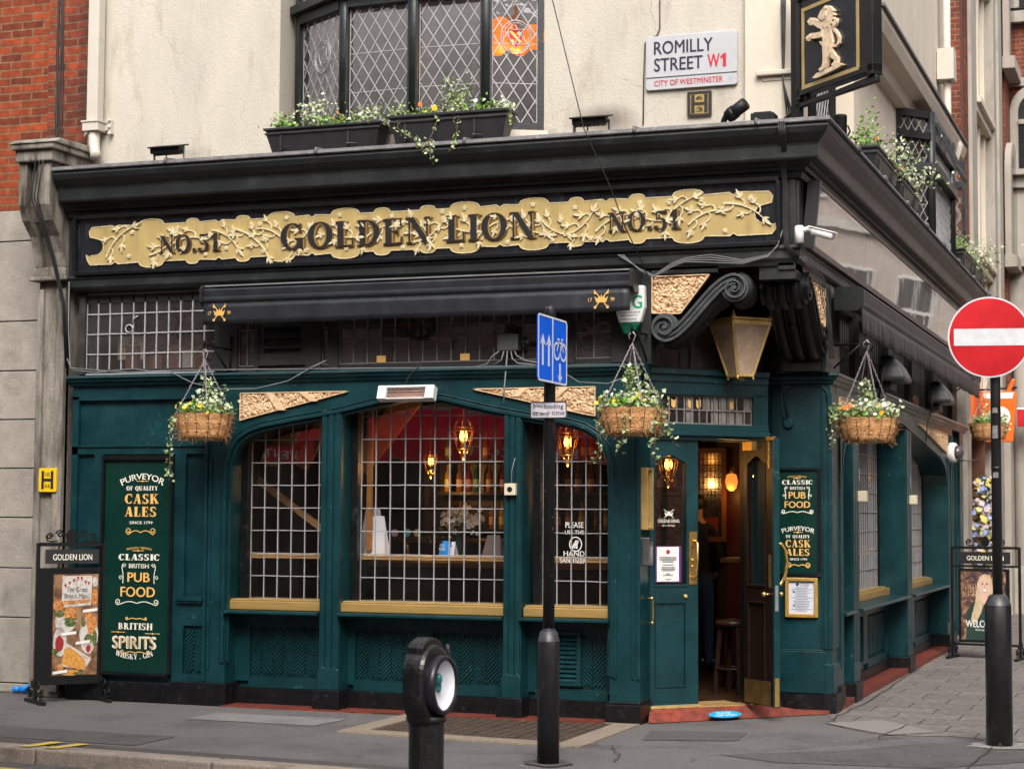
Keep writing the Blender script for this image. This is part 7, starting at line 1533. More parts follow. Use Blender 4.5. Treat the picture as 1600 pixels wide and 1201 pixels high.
for z, h, w_ in ((2.16, .09, .05), (1.88, .04, .035), (2.34, .035, .03)):
    m = MB(); m.strip(GROUND, [(X0 + .0365 * math.cos(t), Y0 + .0365 * math.sin(t)) for t in (-2.2, -1.9, -1.6, -1.3, -1.1)], [(X0 + .0365 * math.cos(t), Y0 + .0365 * math.sin(t)) for t in (-2.2, -1.9, -1.6, -1.3, -1.1)], z, z + h); m.build('sticker', mat('sticker_grey', (.34, .33, .34), .6, var=.3, scale=40), p2, fix=False)

# ---- solar bollard in the foreground
sbz = thing('bollard', 'scuffed black bollard with a solar panel top and round white lens beside the kerb', 'bollard', (-.5, -6, -.1))
AX = Vector((.998, -.065, 0)).normalized(); BFb = Fr((-.535, -6.0, 0), AX.cross(Vector((0, 0, -1))) * 1.0, (0, 0, 1))
if BFb.w.dot(AX) < 0: BFb = Fr((-.535, -6.0, 0), -BFb.u, (0, 0, 1))
SCUF = mat('scuffed_black_plastic', (.007, .007, .0075), .38, var=.5, scale=7, bump=.35, bscale=40, col2=(.075, .074, .072), mix2=.2, scale2=9, stretch=(1.4, 1.4, .6)); SCUF.node_tree.nodes['Principled BSDF'].inputs['Coat Weight'].default_value = .15
hd = [(a * 1.0, b - .03) for a, b in [(-.085, .675), (.085, .675)] + arcpts(0, .815, .145, .14, -45, 0, 5) + arcpts(0, .915, .145, .123, 0, 180, 18) + arcpts(0, .815, .145, .14, 180, 225, 5)]
m = MB(); m.prism(BFb, hd, -.06, .055); m.build('head', SCUF, sbz, bevel=.022)
m = MB(); top = [(a, b - .03) for a, b in arcpts(0, .915, .15, .13, 135, 45, 10)]; m.strip(BFb, [(a, b + .022) for a, b in top], [(a, b - .012) for a, b in top], -.05, .03); m.build('solar_housing', SCUF, sbz, bevel=.006)
m = MB(); m.strip(BFb, [(a * .8, b + .0245 - .001) for a, b in top], [(a * .8, b + .0225) for a, b in top], -.045, .02); m.build('solar_panel', mat('solar_cell', (.02, .024, .04), .15, var=.3, scale=40), sbz)
cz = .825; cw = BFb.p(0, cz, 0)
m = MB(); m.lathe(BFb.p(0, cz, .054), [(.134, 0), (.139, .03), (.132, .044), (.116, .046), (.111, .03)], 36, AX, caps=False); m.build('lens_ring', mat('ring_black', (.012, .010, .014), .3, var=.3), sbz)
m = MB(); m.lathe(BFb.p(0, cz, .054), [(.112, .034), (.10, .022), (.07, .010), (.03, .004), (.002, .003)], 36, AX, caps=False); m.build('lens_dish', mat('lens_white', (.80, .82, .86), .25, var=.04, coat=.5), sbz, fix=False)
m = MB(); m.ball(BFb.p(-.03, cz + .03, .075), .018, .02, .028); m.ball(BFb.p(-.02, cz - .005, .07), .014, .014, .03); m.build('lens_bulb', mat('bulb_teal', (.02, .16, .17), .3, var=.5, scale=60), sbz)
m = MB(); m.tube([BFb.p(.10, .70, .02), BFb.p(.155, .72, .03), BFb.p(.165, .80, .04), BFb.p(.158, .92, .04), BFb.p(.12, 1.0, .045)], .009, 8); m.tube([BFb.p(.10, .70, .02), BFb.p(.06, .665, .04), BFb.p(.05, .65, .05)], .009, 8); m.build('cable', SCUF, sbz)
m = MB(); m.prism(GROUND, [(-.535 + a, -6.0 + b) for a, b in arcpts(0, 0, .082, .078, 0, 345, 23)], -.1, .69); m.prism(GROUND, [(-.535 + a, -6.0 + b) for a, b in arcpts(0, 0, .095, .09, 0, 345, 23)], .655, .685); m.build('post', SCUF, sbz, bevel=.01)

# ---- pavement sign boards
def curl(mb, c, f, r, flip, wd=.012):
    sp = spiral(0, 0, r, r * .2, 180 if flip else 0, 1.4 * (-1 if flip else 1), 20); mb.pathstrip(f, [(c[0] + a, c[1] + b) for a, b in sp], wd, -.006, .006)
def swing_sign(root, f, w_, h, feet):
    m = MB(); t = .028
    m.box(f, -t, 0, 0, h, -.016, .016); m.box(f, w_, w_ + t, 0, h, -.016, .016); m.box(f, 0, w_, h - t, h, -.016, .016); m.box(f, 0, w_, h - .235, h - .21, -.016, .016); m.box(f, 0, w_, .15, .175, -.016, .016)
    for u in (w_ * .3, w_ * .7): m.tube([f.p(u, h - .22, 0), f.p(u, h - t, 0)], .006)
    for i in range(24): m.box(f, w_ * i / 24, w_ * i / 24 + .008, h, h + .006, -.016, .016)
    m.build('frame', IRON, root)
    m = MB()
    for s_ in (-1, 1):
        c = w_ / 2
        curl(m, (c + s_ * .10, h + .075), f, .036, s_ < 0); curl(m, (c + s_ * .19, h + .055), f, .03, s_ > 0)
        m.pathstrip(f, [(c + s_ * .03, h + .01), (c + s_ * .05, h + .07), (c + s_ * .10, h + .11)], .011, -.006, .006); m.pathstrip(f, [(c + s_ * .12, h + .02), (c + s_ * .16, h + .01), (c + s_ * .21, h + .02), (c + s_ * .22, h + .06)], .011, -.006, .006)
    m.prism(f, arcpts(w_ / 2, h + .06, .045, .06, 0, 345, 20), -.008, .008); m.build('crest_scrolls', IRON, root)
    for u in feet:
        g = MB(); fo = Fr(f.p(u, 0, 0), f.w, f.v)
        g.box(fo, -.24, .24, 0, .03, -.02, .02)
        for s_ in (-1, 1):
            curl(g, (s_ * .075, .15), fo, .042, s_ > 0, .011); curl(g, (s_ * .17, .09), fo, .042, s_ < 0, .011); g.pathstrip(fo, [(s_ * .02, .05), (s_ * .10, .10), (s_ * .14, .045), (s_ * .21, .05)], .011, -.006, .006)
        g.build('scrolled_foot', IRON, root)
sw1 = thing('pavement_sign', 'black iron pavement sign with a food poster standing by the stone pilaster', 'pavement sign', (-6.3, -.4, 0))
A0 = Vector((-6.37, -.42, 0)); A1 = Vector((-6.03, .0, 0))
L1 = A1 - A0; WS = L1.length; SF1 = Fr(A0, L1)
swing_sign(sw1, SF1, WS, 1.34, (-.014, WS + .014))
m = MB(); m.box(SF1, .05, WS - .03, 1.165, 1.285, -.012, .012); nmb = m.build('name_board', INK, sw1)
m = MB(); text(m, SF1, 'GOLDEN LION', .11, WS - .09, 1.195, 1.245, .02, .015); m.build('name_lettering', CREAML, nmb, fix=False)
m = MB(); m.box(SF1, 0, WS, .175, 1.105, -.012, .012); pbx = m.build('poster_case', IRON, sw1)
P0, P1, PB, PT = .12, WS - .03, .225, 1.075
def pc(x, y): return (P0 + (P1 - P0) * (x - 300) / 250, PT - (PT - PB) * (y - 355) / 600)
def blob(mb, x, y, rx, ry, c, n=14, j=.08):
    mb.flat(SF1, [pc(x + rx * (1 + random.uniform(-j, j)) * math.cos(t), y + ry * (1 + random.uniform(-j, j)) * math.sin(t)) for t in [2 * math.pi * i / n for i in range(n)]], c)
random.seed(77)
def foodm(nm, cols, sc_):
    m = mat('poster_' + nm, cols[1], .5); nt = m.node_tree; n = nn(nt, 'ShaderNodeTexNoise'); n.inputs['Scale'].default_value = sc_; n.inputs['Detail'].default_value = 8; n.inputs['Distortion'].default_value = 1.2; tc = nn(nt, 'ShaderNodeTexCoord'); nt.links.new(tc.outputs['Object'], n.inputs[0])
    r = nn(nt, 'ShaderNodeValToRGB'); r.color_ramp.elements[0].position = .35; r.color_ramp.elements[1].position = .68; r.color_ramp.elements[0].color = cols[0] + (1,); r.color_ramp.elements[1].color = cols[2] + (1,); e = r.color_ramp.elements.new(.5); e.color = cols[1] + (1,)
    nt.links.new(n.outputs['Fac'], r.inputs[0]); nt.links.new(r.outputs[0], nt.nodes['Principled BSDF'].inputs['Base Color']); return m
m = MB(); m.flat(SF1, [(P0, PB), (P1, PB), (P1, PT), (P0, PT)], .0135); m.build('poster_wood', foodm('board', ((.07, .03, .012), (.20, .10, .045), (.34, .19, .09)), 9), pbx, fix=False)
m = MB(); m.prism(SF1, [pc(*q) for q in ((350, 365), (515, 365), (510, 540), (345, 552))], .0136, .0145); blob(m, 370, 640, 62, 62, .0150); m.flat(SF1, [pc(*q) for q in ((375, 760), (520, 860), (480, 925), (350, 900))], .0150); blob(m, 341, 755, 38, 85, .0150); blob(m, 500, 715, 52, 110, .0150); blob(m, 531, 400, 16, 30, .0152)
m.build('poster_white', foodm('plate', ((.42, .36, .30), (.58, .54, .50), (.62, .60, .57)), 16), pbx, fix=False)
m = MB()
for k, (x, y) in enumerate(((365, 415), (388, 400), (412, 385), (435, 372), (455, 372), (478, 395), (495, 402))): m.flat(SF1, [pc(x - 8, y), pc(x + 8, y - 3), pc(x, y + 22)], .0165)
blob(m, 500, 800, 14, 22, .0165); blob(m, 338, 765, 24, 48, .0165); m.build('poster_red', mat('poster_red', (.32, .02, .02), .5, var=.3), pbx, fix=False)
m = MB(); a = pc(372, 462); b = pc(490, 430); text(m, SF1, 'The Great', a[0], b[0], a[1], b[1], .006, .0165); a = pc(362, 500); b = pc(500, 470); text(m, SF1, 'British Menu', a[0], b[0], a[1], b[1], .006, .0165); m.build('poster_lettering', mat('poster_ink', (.03, .05, .06), .5), pbx, fix=False)
m = MB(); m.flat(SF1, [pc(*q) for q in ((358, 512), (505, 505), (505, 525), (358, 535))], .0167)
for (x, y, rx, ry) in ((330, 540, 30, 38), (395, 590, 34, 38)): blob(m, x, y, rx, ry, .0175)
blob(m, 530, 490, 17, 55, .0168); blob(m, 515, 650, 30, 48, .0168); blob(m, 340, 905, 22, 22, .0175); blob(m, 500, 600, 24, 26, .0176); blob(m, 515, 690, 20, 24, .0176); m.build('poster_bun', foodm('bun', ((.28, .07, .015), (.55, .21, .05), (.70, .38, .13)), 45), pbx, fix=False)
m = MB(); m.flat(SF1, [pc(*q) for q in ((365, 800), (395, 785), (480, 860), (490, 910), (450, 925), (355, 885))], .018); blob(m, 400, 940, 50, 18, .018); m.build('poster_fish', foodm('batter', ((.40, .13, .015), (.62, .27, .04), (.75, .45, .12)), 70), pbx, fix=False)
m = MB(); blob(m, 335, 590, 26, 20, .0185); blob(m, 395, 645, 34, 20, .0185); blob(m, 534, 740, 13, 50, .0185); blob(m, 470, 640, 12, 30, .0185); blob(m, 332, 575, 32, 8, .0186); blob(m, 395, 622, 38, 9, .0186); blob(m, 360, 935, 30, 9, .0186); blob(m, 500, 740, 26, 30, .0186); blob(m, 440, 945, 30, 8, .0186); blob(m, 315, 810, 20, 16, .0186); m.build('poster_salad', foodm('salad', ((.02, .03, .01), (.07, .11, .02), (.35, .28, .12)), 55), pbx, fix=False)
m = MB()
for (x, y) in ((505, 573), (390, 708), (468, 763), (344, 935)): m.flat(SF1, [pc(x - 40, y - 5), pc(x + 40, y - 15), pc(x + 40, y + 3), pc(x - 40, y + 12)], .0200)
m.build('poster_tag', WHITEP, pbx, fix=False)

sw2 = thing('pavement_sign', 'black iron pavement sign with a poster of a smiling woman behind the no entry post', 'pavement sign', (.5, 8, 0))
B0 = Vector((.24, 8.6, 0)); B1 = Vector((.92, 7.75, 0)); B0 = Vector((.20, 8.0, 0)); L2 = Vector((.93, 7.9, 0)) - B0; W2_ = L2.length; SF2 = Fr(B0, L2)
swing_sign(sw2, SF2, W2_, 1.27, (-.014, W2_ + .014))
m = MB(); m.box(SF2, .07, W2_ - .09, 1.075, 1.21, -.012, .012); nmb = m.build('name_board', INK, sw2)
m = MB(); text(m, SF2, 'GOLDEN LION', .16, W2_ - .16, 1.115, 1.165, .02, .015); m.build('name_lettering', CREAML, nmb, fix=False)
m = MB(); m.box(SF2, .06, W2_ - .10, .185, 1.02, -.012, .012); pbx = m.build('poster_case', IRON, sw2)
Q0, Q1, QB, QT = .09, W2_ - .14, .215, .99
def qc(x, y): return (Q0 + (Q1 - Q0) * (x - 1265) / 255, QT - (QT - QB) * (y - 965) / 360)
m = MB(); m.flat(SF2, [(Q0, QB), (Q1, QB), (Q1, QT), (Q0, QT)], .0135); m.build('poster_room', foodm('room', ((.012, .018, .05), (.10, .05, .035), (.42, .25, .14)), 11), pbx, fix=False)
def qe(mb, x, y, rx, ry, c, n=18): mb.flat(SF2, [qc(x + rx * math.cos(t), y + ry * math.sin(t)) for t in [2 * math.pi * i / n for i in range(n)]], c)
m = MB()
for x in range(1275, 1360, 14): m.flat(SF2, [qc(x, 1100), qc(x + 9, 1100), qc(x + 8, 1050), qc(x + 6, 1030), qc(x + 3, 1030), qc(x + 1, 1050)], .0145)
m.build('poster_bottles', foodm('bottles', ((.03, .02, .015), (.30, .14, .04), (.62, .55, .42)), 30), pbx, fix=False)
m = MB(); m.flat(SF2, [qc(*q) for q in ((1290, 1325), (1300, 1170), (1340, 1120), (1420, 1110), (1475, 1160), (1490, 1325))], .0150); m.build('poster_shirt', mat('poster_shirt', (.012, .04, .03), .6), pbx, fix=False)
m = MB(); m.flat(SF2, [qc(*q) for q in ((1360, 1020), (1375, 990), (1400, 978), (1430, 985), (1445, 1020), (1450, 1100), (1440, 1150), (1400, 1120), (1380, 1180), (1350, 1235), (1320, 1220), (1345, 1130))], .0156); m.build('poster_hair', mat('poster_hair', (.55, .42, .27), .5, var=.4, scale=30, stretch=(5, 5, .5)), pbx, fix=False)
m = MB(); qe(m, 1400, 1040, 30, 46, .0163); m.flat(SF2, [qc(*q) for q in ((1385, 1075), (1418, 1075), (1425, 1125), (1402, 1140), (1378, 1120))], .0160); m.build('poster_face', mat('poster_skin', (.68, .44, .35), .5, var=.1, scale=9), pbx, fix=False)
m = MB(); qe(m, 1402, 1064, 13, 6, .0170); text(m, SF2, 'WELCOME', qc(1292, 0)[0], qc(1475, 0)[0], qc(0, 1258)[1], qc(0, 1222)[1], .03, .0175); text(m, SF2, "We're open", qc(1345, 0)[0], qc(1440, 0)[0], qc(0, 1280)[1], qc(0, 1266)[1], .01, .0175); m.build('poster_lettering', WHITEP, pbx, fix=False)
m = MB(); qe(m, 1388, 1032, 6, 4, .0170); qe(m, 1414, 1032, 6, 4, .0170); m.pathstrip(SF2, [qc(1402, 1036), qc(1404, 1048), qc(1399, 1050)], .004, .0171); m.pathstrip(SF2, [qc(1386, 1060), qc(1392, 1070), qc(1402, 1074), qc(1412, 1070), qc(1418, 1060)], .004, .0172)
m.pathstrip(SF2, [qc(1380, 1024), qc(1394, 1022)], .004, .0171); m.pathstrip(SF2, [qc(1408, 1022), qc(1422, 1024)], .004, .0171); m.build('poster_eyes', mat('poster_brow', (.10, .06, .04), .5), pbx, fix=False)

# ---- small things on the ground
st_ = thing('floor_sticker', 'oval blue floor sticker with white writing on the red brick step', 'sticker', (-.7, .4, .06))
RO, RP = Vector((-1.19, .07, .006)), DI.p(0, .092, .016); RUp = (RP - RO); RUp -= DI.u * RUp.dot(DI.u); gf = Fr(at(1133, 1116, z=.045), DI.u, RUp)
m = MB(); m.prism(gf, arcpts(0, 0, .15, .045, 0, 352, 40), .0, .006); m.build('disc', mat('sticker_blue', (.01, .30, .60), .4, var=.1), st_)
m = MB(); text(m, gf, 'PLEASE', -.07, .06, .004, .026, .01, .0075); text(m, gf, 'KEEP APART', -.10, .10, -.027, -.006, .01, .0075); m.build('print', WHITEP, st_, fix=False)
lt_ = thing('litter_bag', 'crumpled bright blue plastic bag at the foot of the stone wall', 'litter', (-7.2, .2, 0)); m = MB(); random.seed(4)
c = at(34, 1066, y=.25); c.z = .03
for i in range(5): m.ball(c + Vector((random.uniform(-.06, .06), random.uniform(-.03, .03), random.uniform(0, .04))), random.uniform(.03, .05), random.uniform(.02, .04), random.uniform(.02, .035), 6, 4)
m.build('bag', mat('bag_blue', (.01, .22, .70), .3, var=.2), lt_)

# ---- loose cables
def cable(label, runs, r=.006, m_=None):
    t = thing('cable_run', label, 'cable', runs[0][0]); m = MB()
    for q in runs: m.tube(q, r, 5)
    m.build('strand', m_ or CABLE, t)
def F(px, py, y): return at(px, py, y=y)
random.seed(15)
for k, (pa, pb, yy) in enumerate((((863, 0), (1005, 425), -.9),)):
    cable('thin overhead wire slanting down across the gold sign', [[F(862, -5, -.62), F(912, 200, -.55), F(955, 295, -.35), F(975, 350, -.2), F(1012, 430, -.06)]], .0045, CABLE)
cable('bundle of grey cables sagging along the moulding above the scrolled bracket', [[F(965 + 3 * k, 398, -.05), F(1000, 420 + k, -.05), F(1022, 430 + k, -.05), F(1048, 412 + 2 * k, -.06), F(1070, 403 + 2 * k, -.06), F(1110, 398 + 4 * k, -.06), F(1160, 406 + 2 * k, -.06), F(1200, 398 + k, -.06), F(1215, 385 - k, -.06), F(1226, 350, -.06)] for k in range(4)], .0035, CABLEG)
cable('vertical bundle of black cables strapped to the corner of the fascia', [[F(1216 + 3 * k, 190, -.32), F(1218 + 3 * k, 210, -.33), F(1222 + 2 * k, 230, -.22), F(1221 + 2 * k, 262, -.1), F(1225 + 2 * k, 300, -.07), F(1224 + 2 * k, 350, -.07), F(1226 + 2 * k, 385, -.06), F(1240 + 3 * k, 400, -.04)] for k in range(4)], .007)
cable('tangle of thin cables hanging at the head of the side awning', [[at(1250 + 4 * k, 402, x=.06), at(1268 + 4 * k, 420, x=.06), at(1280 + 3 * k, 440, x=.07), at(1284 + 3 * k, 470, x=.07), at(1292 + 2 * k, 500, x=.07), at(1297 + 2 * k, 560, x=.05)] for k in range(4)], .004, CABLEG)
cable('thin loose cable drooping across the front arch from the left basket', [[F(265, 580, -.09), F(300, 598, -.1), F(345, 608, -.09), F(400, 607, -.09), F(450, 595, -.09), F(490, 572, -.09), F(510, 563, -.05)]], .005, CABLEG)
cable('grey cables lying along the green cornice below the leaded window', [[F(105, 560, -.06), F(112, 578, -.07), F(150, 582, -.08), F(195, 577, -.08), F(210, 576, -.08), F(235, 580, -.08), F(300, 578, -.08), F(420, 577, -.07), F(700, 574, -.07), F(1000, 568, -.07)], [F(108, 440, -.05), F(107, 520, -.06), F(110, 575, -.08), F(200, 582, -.08), F(265, 580, -.085)]], .005, CABLEG)
cable('thin cable on the cream wall running down past the street name plate', [[F(1031, 0, .29), F(1031, 45, .29), F(1027, 55, .285), F(1008, 68, .285), F(1006, 120, .29), F(1005, 195, .29)], [F(1203, 0, .29), F(1203, 175, .28)]], .006, mat('wall_cable', (.08, .05, .05), .6))
cable('dark cables on the plaster corner beside the hanging sign', [[F(1221 + 3 * k, 0, .2), F(1222 + 2 * k, 60, .2), F(1224, 130, .2), F(1230 + 4 * k, 180, .1)] for k in range(3)], .007)
cable('thin cable dropping past the blue cycle sign to the corner basket', [[F(886, 585, -.1), F(905, 597, -.1), F(950, 599, -.1), F(975, 590, -.08)]], .004, CABLEG)
cable('thin black cable running down the side shopfront beside the bell lights', [[at(1452, 640, x=.09), at(1450, 655, x=.09), at(1446, 690, x=.02), at(1446, 705, x=.02)], [at(1490, 718, x=.05), at(1515, 720, x=.05), at(1530, 716, x=.05)]], .008)
# ================================================================ inside the pub
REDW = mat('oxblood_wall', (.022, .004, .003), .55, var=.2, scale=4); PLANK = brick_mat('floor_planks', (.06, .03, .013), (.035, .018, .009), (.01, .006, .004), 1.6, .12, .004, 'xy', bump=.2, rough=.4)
m = MB(); m.prism(GROUND, [(-6.3, .34), (-1.45, .34), (-1.24, .36), (-.60, .98), (-.34, 1.5), (-.34, 9.6), (-6.3, 9.6)], .02, .085); m.build('interior_floor', PLANK, pub)
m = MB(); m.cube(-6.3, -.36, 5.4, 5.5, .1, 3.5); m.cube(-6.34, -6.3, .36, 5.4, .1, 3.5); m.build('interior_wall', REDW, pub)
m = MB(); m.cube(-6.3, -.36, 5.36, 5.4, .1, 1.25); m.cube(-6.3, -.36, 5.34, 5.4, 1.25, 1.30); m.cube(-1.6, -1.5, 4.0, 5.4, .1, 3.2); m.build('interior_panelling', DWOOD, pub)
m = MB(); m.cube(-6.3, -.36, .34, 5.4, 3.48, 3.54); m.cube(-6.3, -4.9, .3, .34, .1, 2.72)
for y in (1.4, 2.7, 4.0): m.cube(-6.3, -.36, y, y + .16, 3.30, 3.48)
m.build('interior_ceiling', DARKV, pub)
m = MB(); m.cube(-1.5, -.36, 4.0, 4.06, .1, 3.3); m.cube(-1.5, -.36, 3.96, 4.0, 1.15, 1.19); m.build('interior_partition', mat('oxblood_panel', (.085, .007, .005), .4, var=.3, scale=5), pub)
mm_ = MB(); mm_.add([DI.p(.42, .0905, -.10), DI.p(.92, .0905, -.10), DI.p(.95, .0905, -.42), DI.p(.40, .0905, -.42)], [[0, 1, 2, 3]])
tag(mm_.build('door_mat', mat('coir_mat', (.34, .21, .085), .95, var=.3, scale=60, bump=.6, bscale=120), fix=False), 'tan coir doormat inside the open corner door', 'doormat')
# bar
bar = thing('bar_counter', 'dark wooden bar counter seen through the middle window', 'bar', (-3.1, 2.8, .1))
m = MB(); m.cube(-4.6, -1.9, 2.55, 2.95, .1, 1.10); m.build('front', DWOOD, bar); m = MB(); m.cube(-4.65, -1.85, 2.48, 3.02, 1.10, 1.15); m.build('counter_top', MWOOD, bar, bevel=.008)
m = MB(); m.tube([(-4.3, 2.62, 1.15), (-4.3, 2.62, 1.36)], .02, 8); m.tube([(-3.1, 2.62, 1.15), (-3.1, 2.62, 1.36)], .02, 8); m.tube([(-4.5, 2.62, 1.36), (-2.9, 2.62, 1.36)], .028, 10); m.build('tap_rail', BRASS, bar)
for k, (px, col) in enumerate(((600, (.45, .5, .45)), (617, (.5, .36, .5)), (636, (.12, .42, .52)), (652, (.5, .44, .22)))):
    p = at(px, 832, y=2.58); t = thing('tap_badge', ('pale grey round beer tap badge on the bar', 'lilac round beer tap badge on the bar', 'turquoise round beer tap badge on the bar', 'straw coloured round beer tap badge on the bar')[k], 'tap badge', p)
    m = MB(); m.lathe((p.x, 2.585, p.z), [(.036, 0), (.036, .012)], 18, (0, -1, 0)); m.build('disc', mat('badge%d' % k, col, .3, var=.1, emit=.10), t); m = MB(); m.tube([(p.x, 2.6, p.z - .02), (p.x, 2.6, 1.37)], .012, 6); m.lathe((p.x, 2.585, p.z), [(.041, -.004), (.041, .006)], 18, (0, -1, 0)); m.build('tap_stem', BRASS, t)  # badge discs get a slight glow of their own to stay visible
bb = thing('back_bar', 'dark back bar shelving holding spirit bottles', 'shelf', (-3, 3.9, .1))
m = MB(); m.cube(-4.6, -1.8, 4.1, 4.16, .1, 2.5)
for z in (1.42, 1.80, 2.12): m.cube(-4.5, -1.9, 3.85, 4.1, z, z + .03)
for x in (-4.6, -3.7, -2.75, -1.85): m.cube(x - .03, x + .03, 3.82, 4.1, .9, 2.5)
m.build('shelves', DWOOD, bb)
def bottle_proto(hex_, nm, lb):
    t = thing('spirit_bottle', lb, 'bottle', (0, 0, 0), 'spirit bottles on the back bar'); m = MB(); m.lathe((0, 0, 0), [(.034, 0), (.036, .01), (.036, .16), (.03, .19), (.013, .22), (.013, .28), (.015, .285)], 10); m.build('bottle_body', mat('bottle_' + nm, hex_, .12, var=.2), t)
    m = MB(); m.lathe((0, 0, .05), [(.0365, 0), (.0365, .08)], 10, caps=False); m.build('bottle_label', mat('bottle_label_' + nm, tuple(min(1, .3 + c * 2) for c in hex_), .5), t); return t
bps = [bottle_proto((.30, .12, .02), 'amber', 'amber spirit bottle on the back bar shelves'), bottle_proto((.03, .12, .04), 'green', 'green spirit bottle on the back bar shelves'), bottle_proto((.45, .30, .06), 'gold', 'golden spirit bottle on the back bar shelves'), bottle_proto((.22, .02, .02), 'red', 'red spirit bottle on the back bar shelves')]
random.seed(9); first = [True] * 4
GR = ['amber bottles on the back bar', 'green bottles on the back bar', 'golden bottles on the back bar', 'red bottles on the back bar']
for z in (1.45, 1.83, 2.15):
    x = -4.4
    while x < -2.0:
        k = random.choice((0, 0, 1, 2, 3)); loc = (x, 3.95 + random.uniform(-.05, .05), z)
        if z < 2 or random.random() < .6:
            if first[k]: bps[k].location = loc; first[k] = False; bps[k]['group'] = GR[k]
            else: dup(bps[k], loc, group=GR[k])
        x += random.uniform(.09, .16)
WARM = (1.0, .48, .12)
BULB = mat('lit_bulb', (1, .75, .4), .4, emit=4.5, ecol=(1, .50, .15)); AMB = glass('amber_lamp_glass', (1, .82, .5), 1.4, wob=.3)
def point(nm, loc, e, par, r=.03):
    l = bpy.data.lights.new(nm, 'POINT'); l.energy = e; l.color = WARM; l.shadow_soft_size = r; o = bpy.data.objects.new(nm, l); COL.objects.link(o); o.parent = par
    off = Vector((0, 0, 0)); q = par
    while q: off += q.location; q = q.parent
    o.location = Vector(loc) - off
def pendant(px, py, yy, label, s=1.0, e=14, up=.5):
    p = at(px, py, y=yy); t = thing('pendant_lantern', label, 'lamp', p)
    m = MB()
    for k in range(3): a = k * 2.1; m.lathe(p + Vector((.025 * s * math.cos(a), .025 * s * math.sin(a), -.03 * s)), [(.006 * s, 0), (.016 * s, .03 * s), (.012 * s, .06 * s), (.002, .09 * s)], 8)
    m.build('bulb', BULB, t)
    m = MB(); m.lathe(p, [(.03 * s, -.14 * s), (.06 * s, -.10 * s), (.095 * s, .06 * s), (.085 * s, .09 * s)], 14, caps=False); m.build('glass_shade', AMB, t, fix=False)
    m = MB()
    for k in range(6): a = k * 1.047; m.tube([p + Vector((r_ * s * math.cos(a), r_ * s * math.sin(a), h * s)) for r_, h in ((.03, -.14), (.06, -.10), (.097, .06), (.07, .13), (.01, .18))], .004 * s, 5)
    for r_, h in ((.097, .06), (.06, -.10), (.088, .09)): m.tube([p + Vector((r_ * s * math.cos(a * .4488), r_ * s * math.sin(a * .4488), h * s)) for a in range(14)], .006 * s, 5, closed=True)
    m.lathe(p, [(.008 * s, -.20 * s), (.02 * s, -.17 * s), (.03 * s, -.14 * s)], 8); m.lathe(p, [(.014 * s, -.14 * s), (.014 * s, -.03 * s)], 8); m.tube([p + Vector((0, 0, .18 * s)), p + Vector((0, 0, up))], .006, 6); m.build('brass_cage', BRASS, t)
    point('lamp_light', p + Vector((0, 0, -.26 * s)), e, t)
pendant(724, 683, 1.3, 'lit brass pendant lantern behind the middle window', 1.0, 3); pendant(887, 692, 1.3, 'lit brass pendant lantern behind the right-hand window', 1.0, 2.5); pendant(1044, 727, 2.2, 'lit brass pendant lantern seen through the door glass', 1.0, .4)
pendant(673, 722, 3.4, 'small far pendant lantern over the bar', .8, 5); pendant(1351, 738, 6.5, 'lit lamp behind the side street window', 1.1, 3)
def wall_lamp(px, py, yy, label, e):
    p = at(px, py, y=yy); t = thing('wall_lamp', label, 'lamp', p); m = MB(); m.lathe(p, [(.02, -.09), (.05, -.06), (.062, .0), (.05, .06), (.03, .075)], 14); m.build('glass_shade', mat('lit_shade', (1, .6, .2), .4, emit=.5, ecol=(1, .30, .04)), t)
    m = MB(); m.lathe(p, [(.012, .07), (.02, .09), (.012, .14)], 8); m.tube([p + Vector((0, 0, .12)), p + Vector((0, .06, .15)), p + Vector((0, .12, .10))], .008); m.build('brass_arm', BRASSD, t); point('lamp_light', p + Vector((0, -.07, -.14)), e, t)
wall_lamp(1143, 752, 3.8, 'glowing amber wall lamp beside the mirror inside the doorway', .7); wall_lamp(954, 756, 4.9, 'amber wall lamp at the right edge of the right-hand window', 1.6)
# framed mirror inside
mr = thing('framed_mirror', 'wood framed leaded mirror on the wall inside the doorway', 'mirror', (-1.2, 3.92, 1.4))
a = at(1093, 708, y=3.9); b = at(1136, 838, y=3.9); MRF = Fr((0, 3.9, 0))
m = MB(); m.flat(MRF, [(a.x, b.z), (b.x - .04, b.z), (b.x - .04, a.z), (a.x, a.z)], .01); m.build('mirror_glass', mat('mirror', (.3, .28, .28), .02, metal=1.0, var=.02), mr, fix=False)
m = MB()
for a0, a1, b0, b1_ in ((a.x - .06, b.x, b.z - .05, b.z), (a.x - .06, b.x, a.z, a.z + .05), (b.x - .045, b.x, b.z, a.z), (a.x - .06, a.x, b.z, a.z)): m.box(MRF, a0, a1, b0, b1_, 0, .04)
m.build('frame', mat('frame_orange_wood', (.20, .055, .018), .35, var=.3, scale=9), mr)
m = MB(); n = 7
for i in range(1, n): x = a.x + (b.x - a.x) * i / n; m.beam(MRF.p(x, b.z, .014), MRF.p(x, a.z, .014), .006, .004, (0, -1, 0))
for i in range(1, 14): z = b.z + (a.z - b.z) * i / 14; m.beam(MRF.p(a.x, z, .014), MRF.p(b.x, z, .014), .006, .004, (0, -1, 0))
m.build('lead_came', INK, mr); m = MB(); q0, q1 = at(1100, 808, y=3.88), at(1122, 832, y=3.88); m.flat(MRF, [(q0.x, q1.z), (q1.x, q1.z), (q1.x, q0.z), (q0.x, q0.z)], .02); m.build('red_card', mat('card_red', (.25, .02, .02), .5), mr, fix=False)
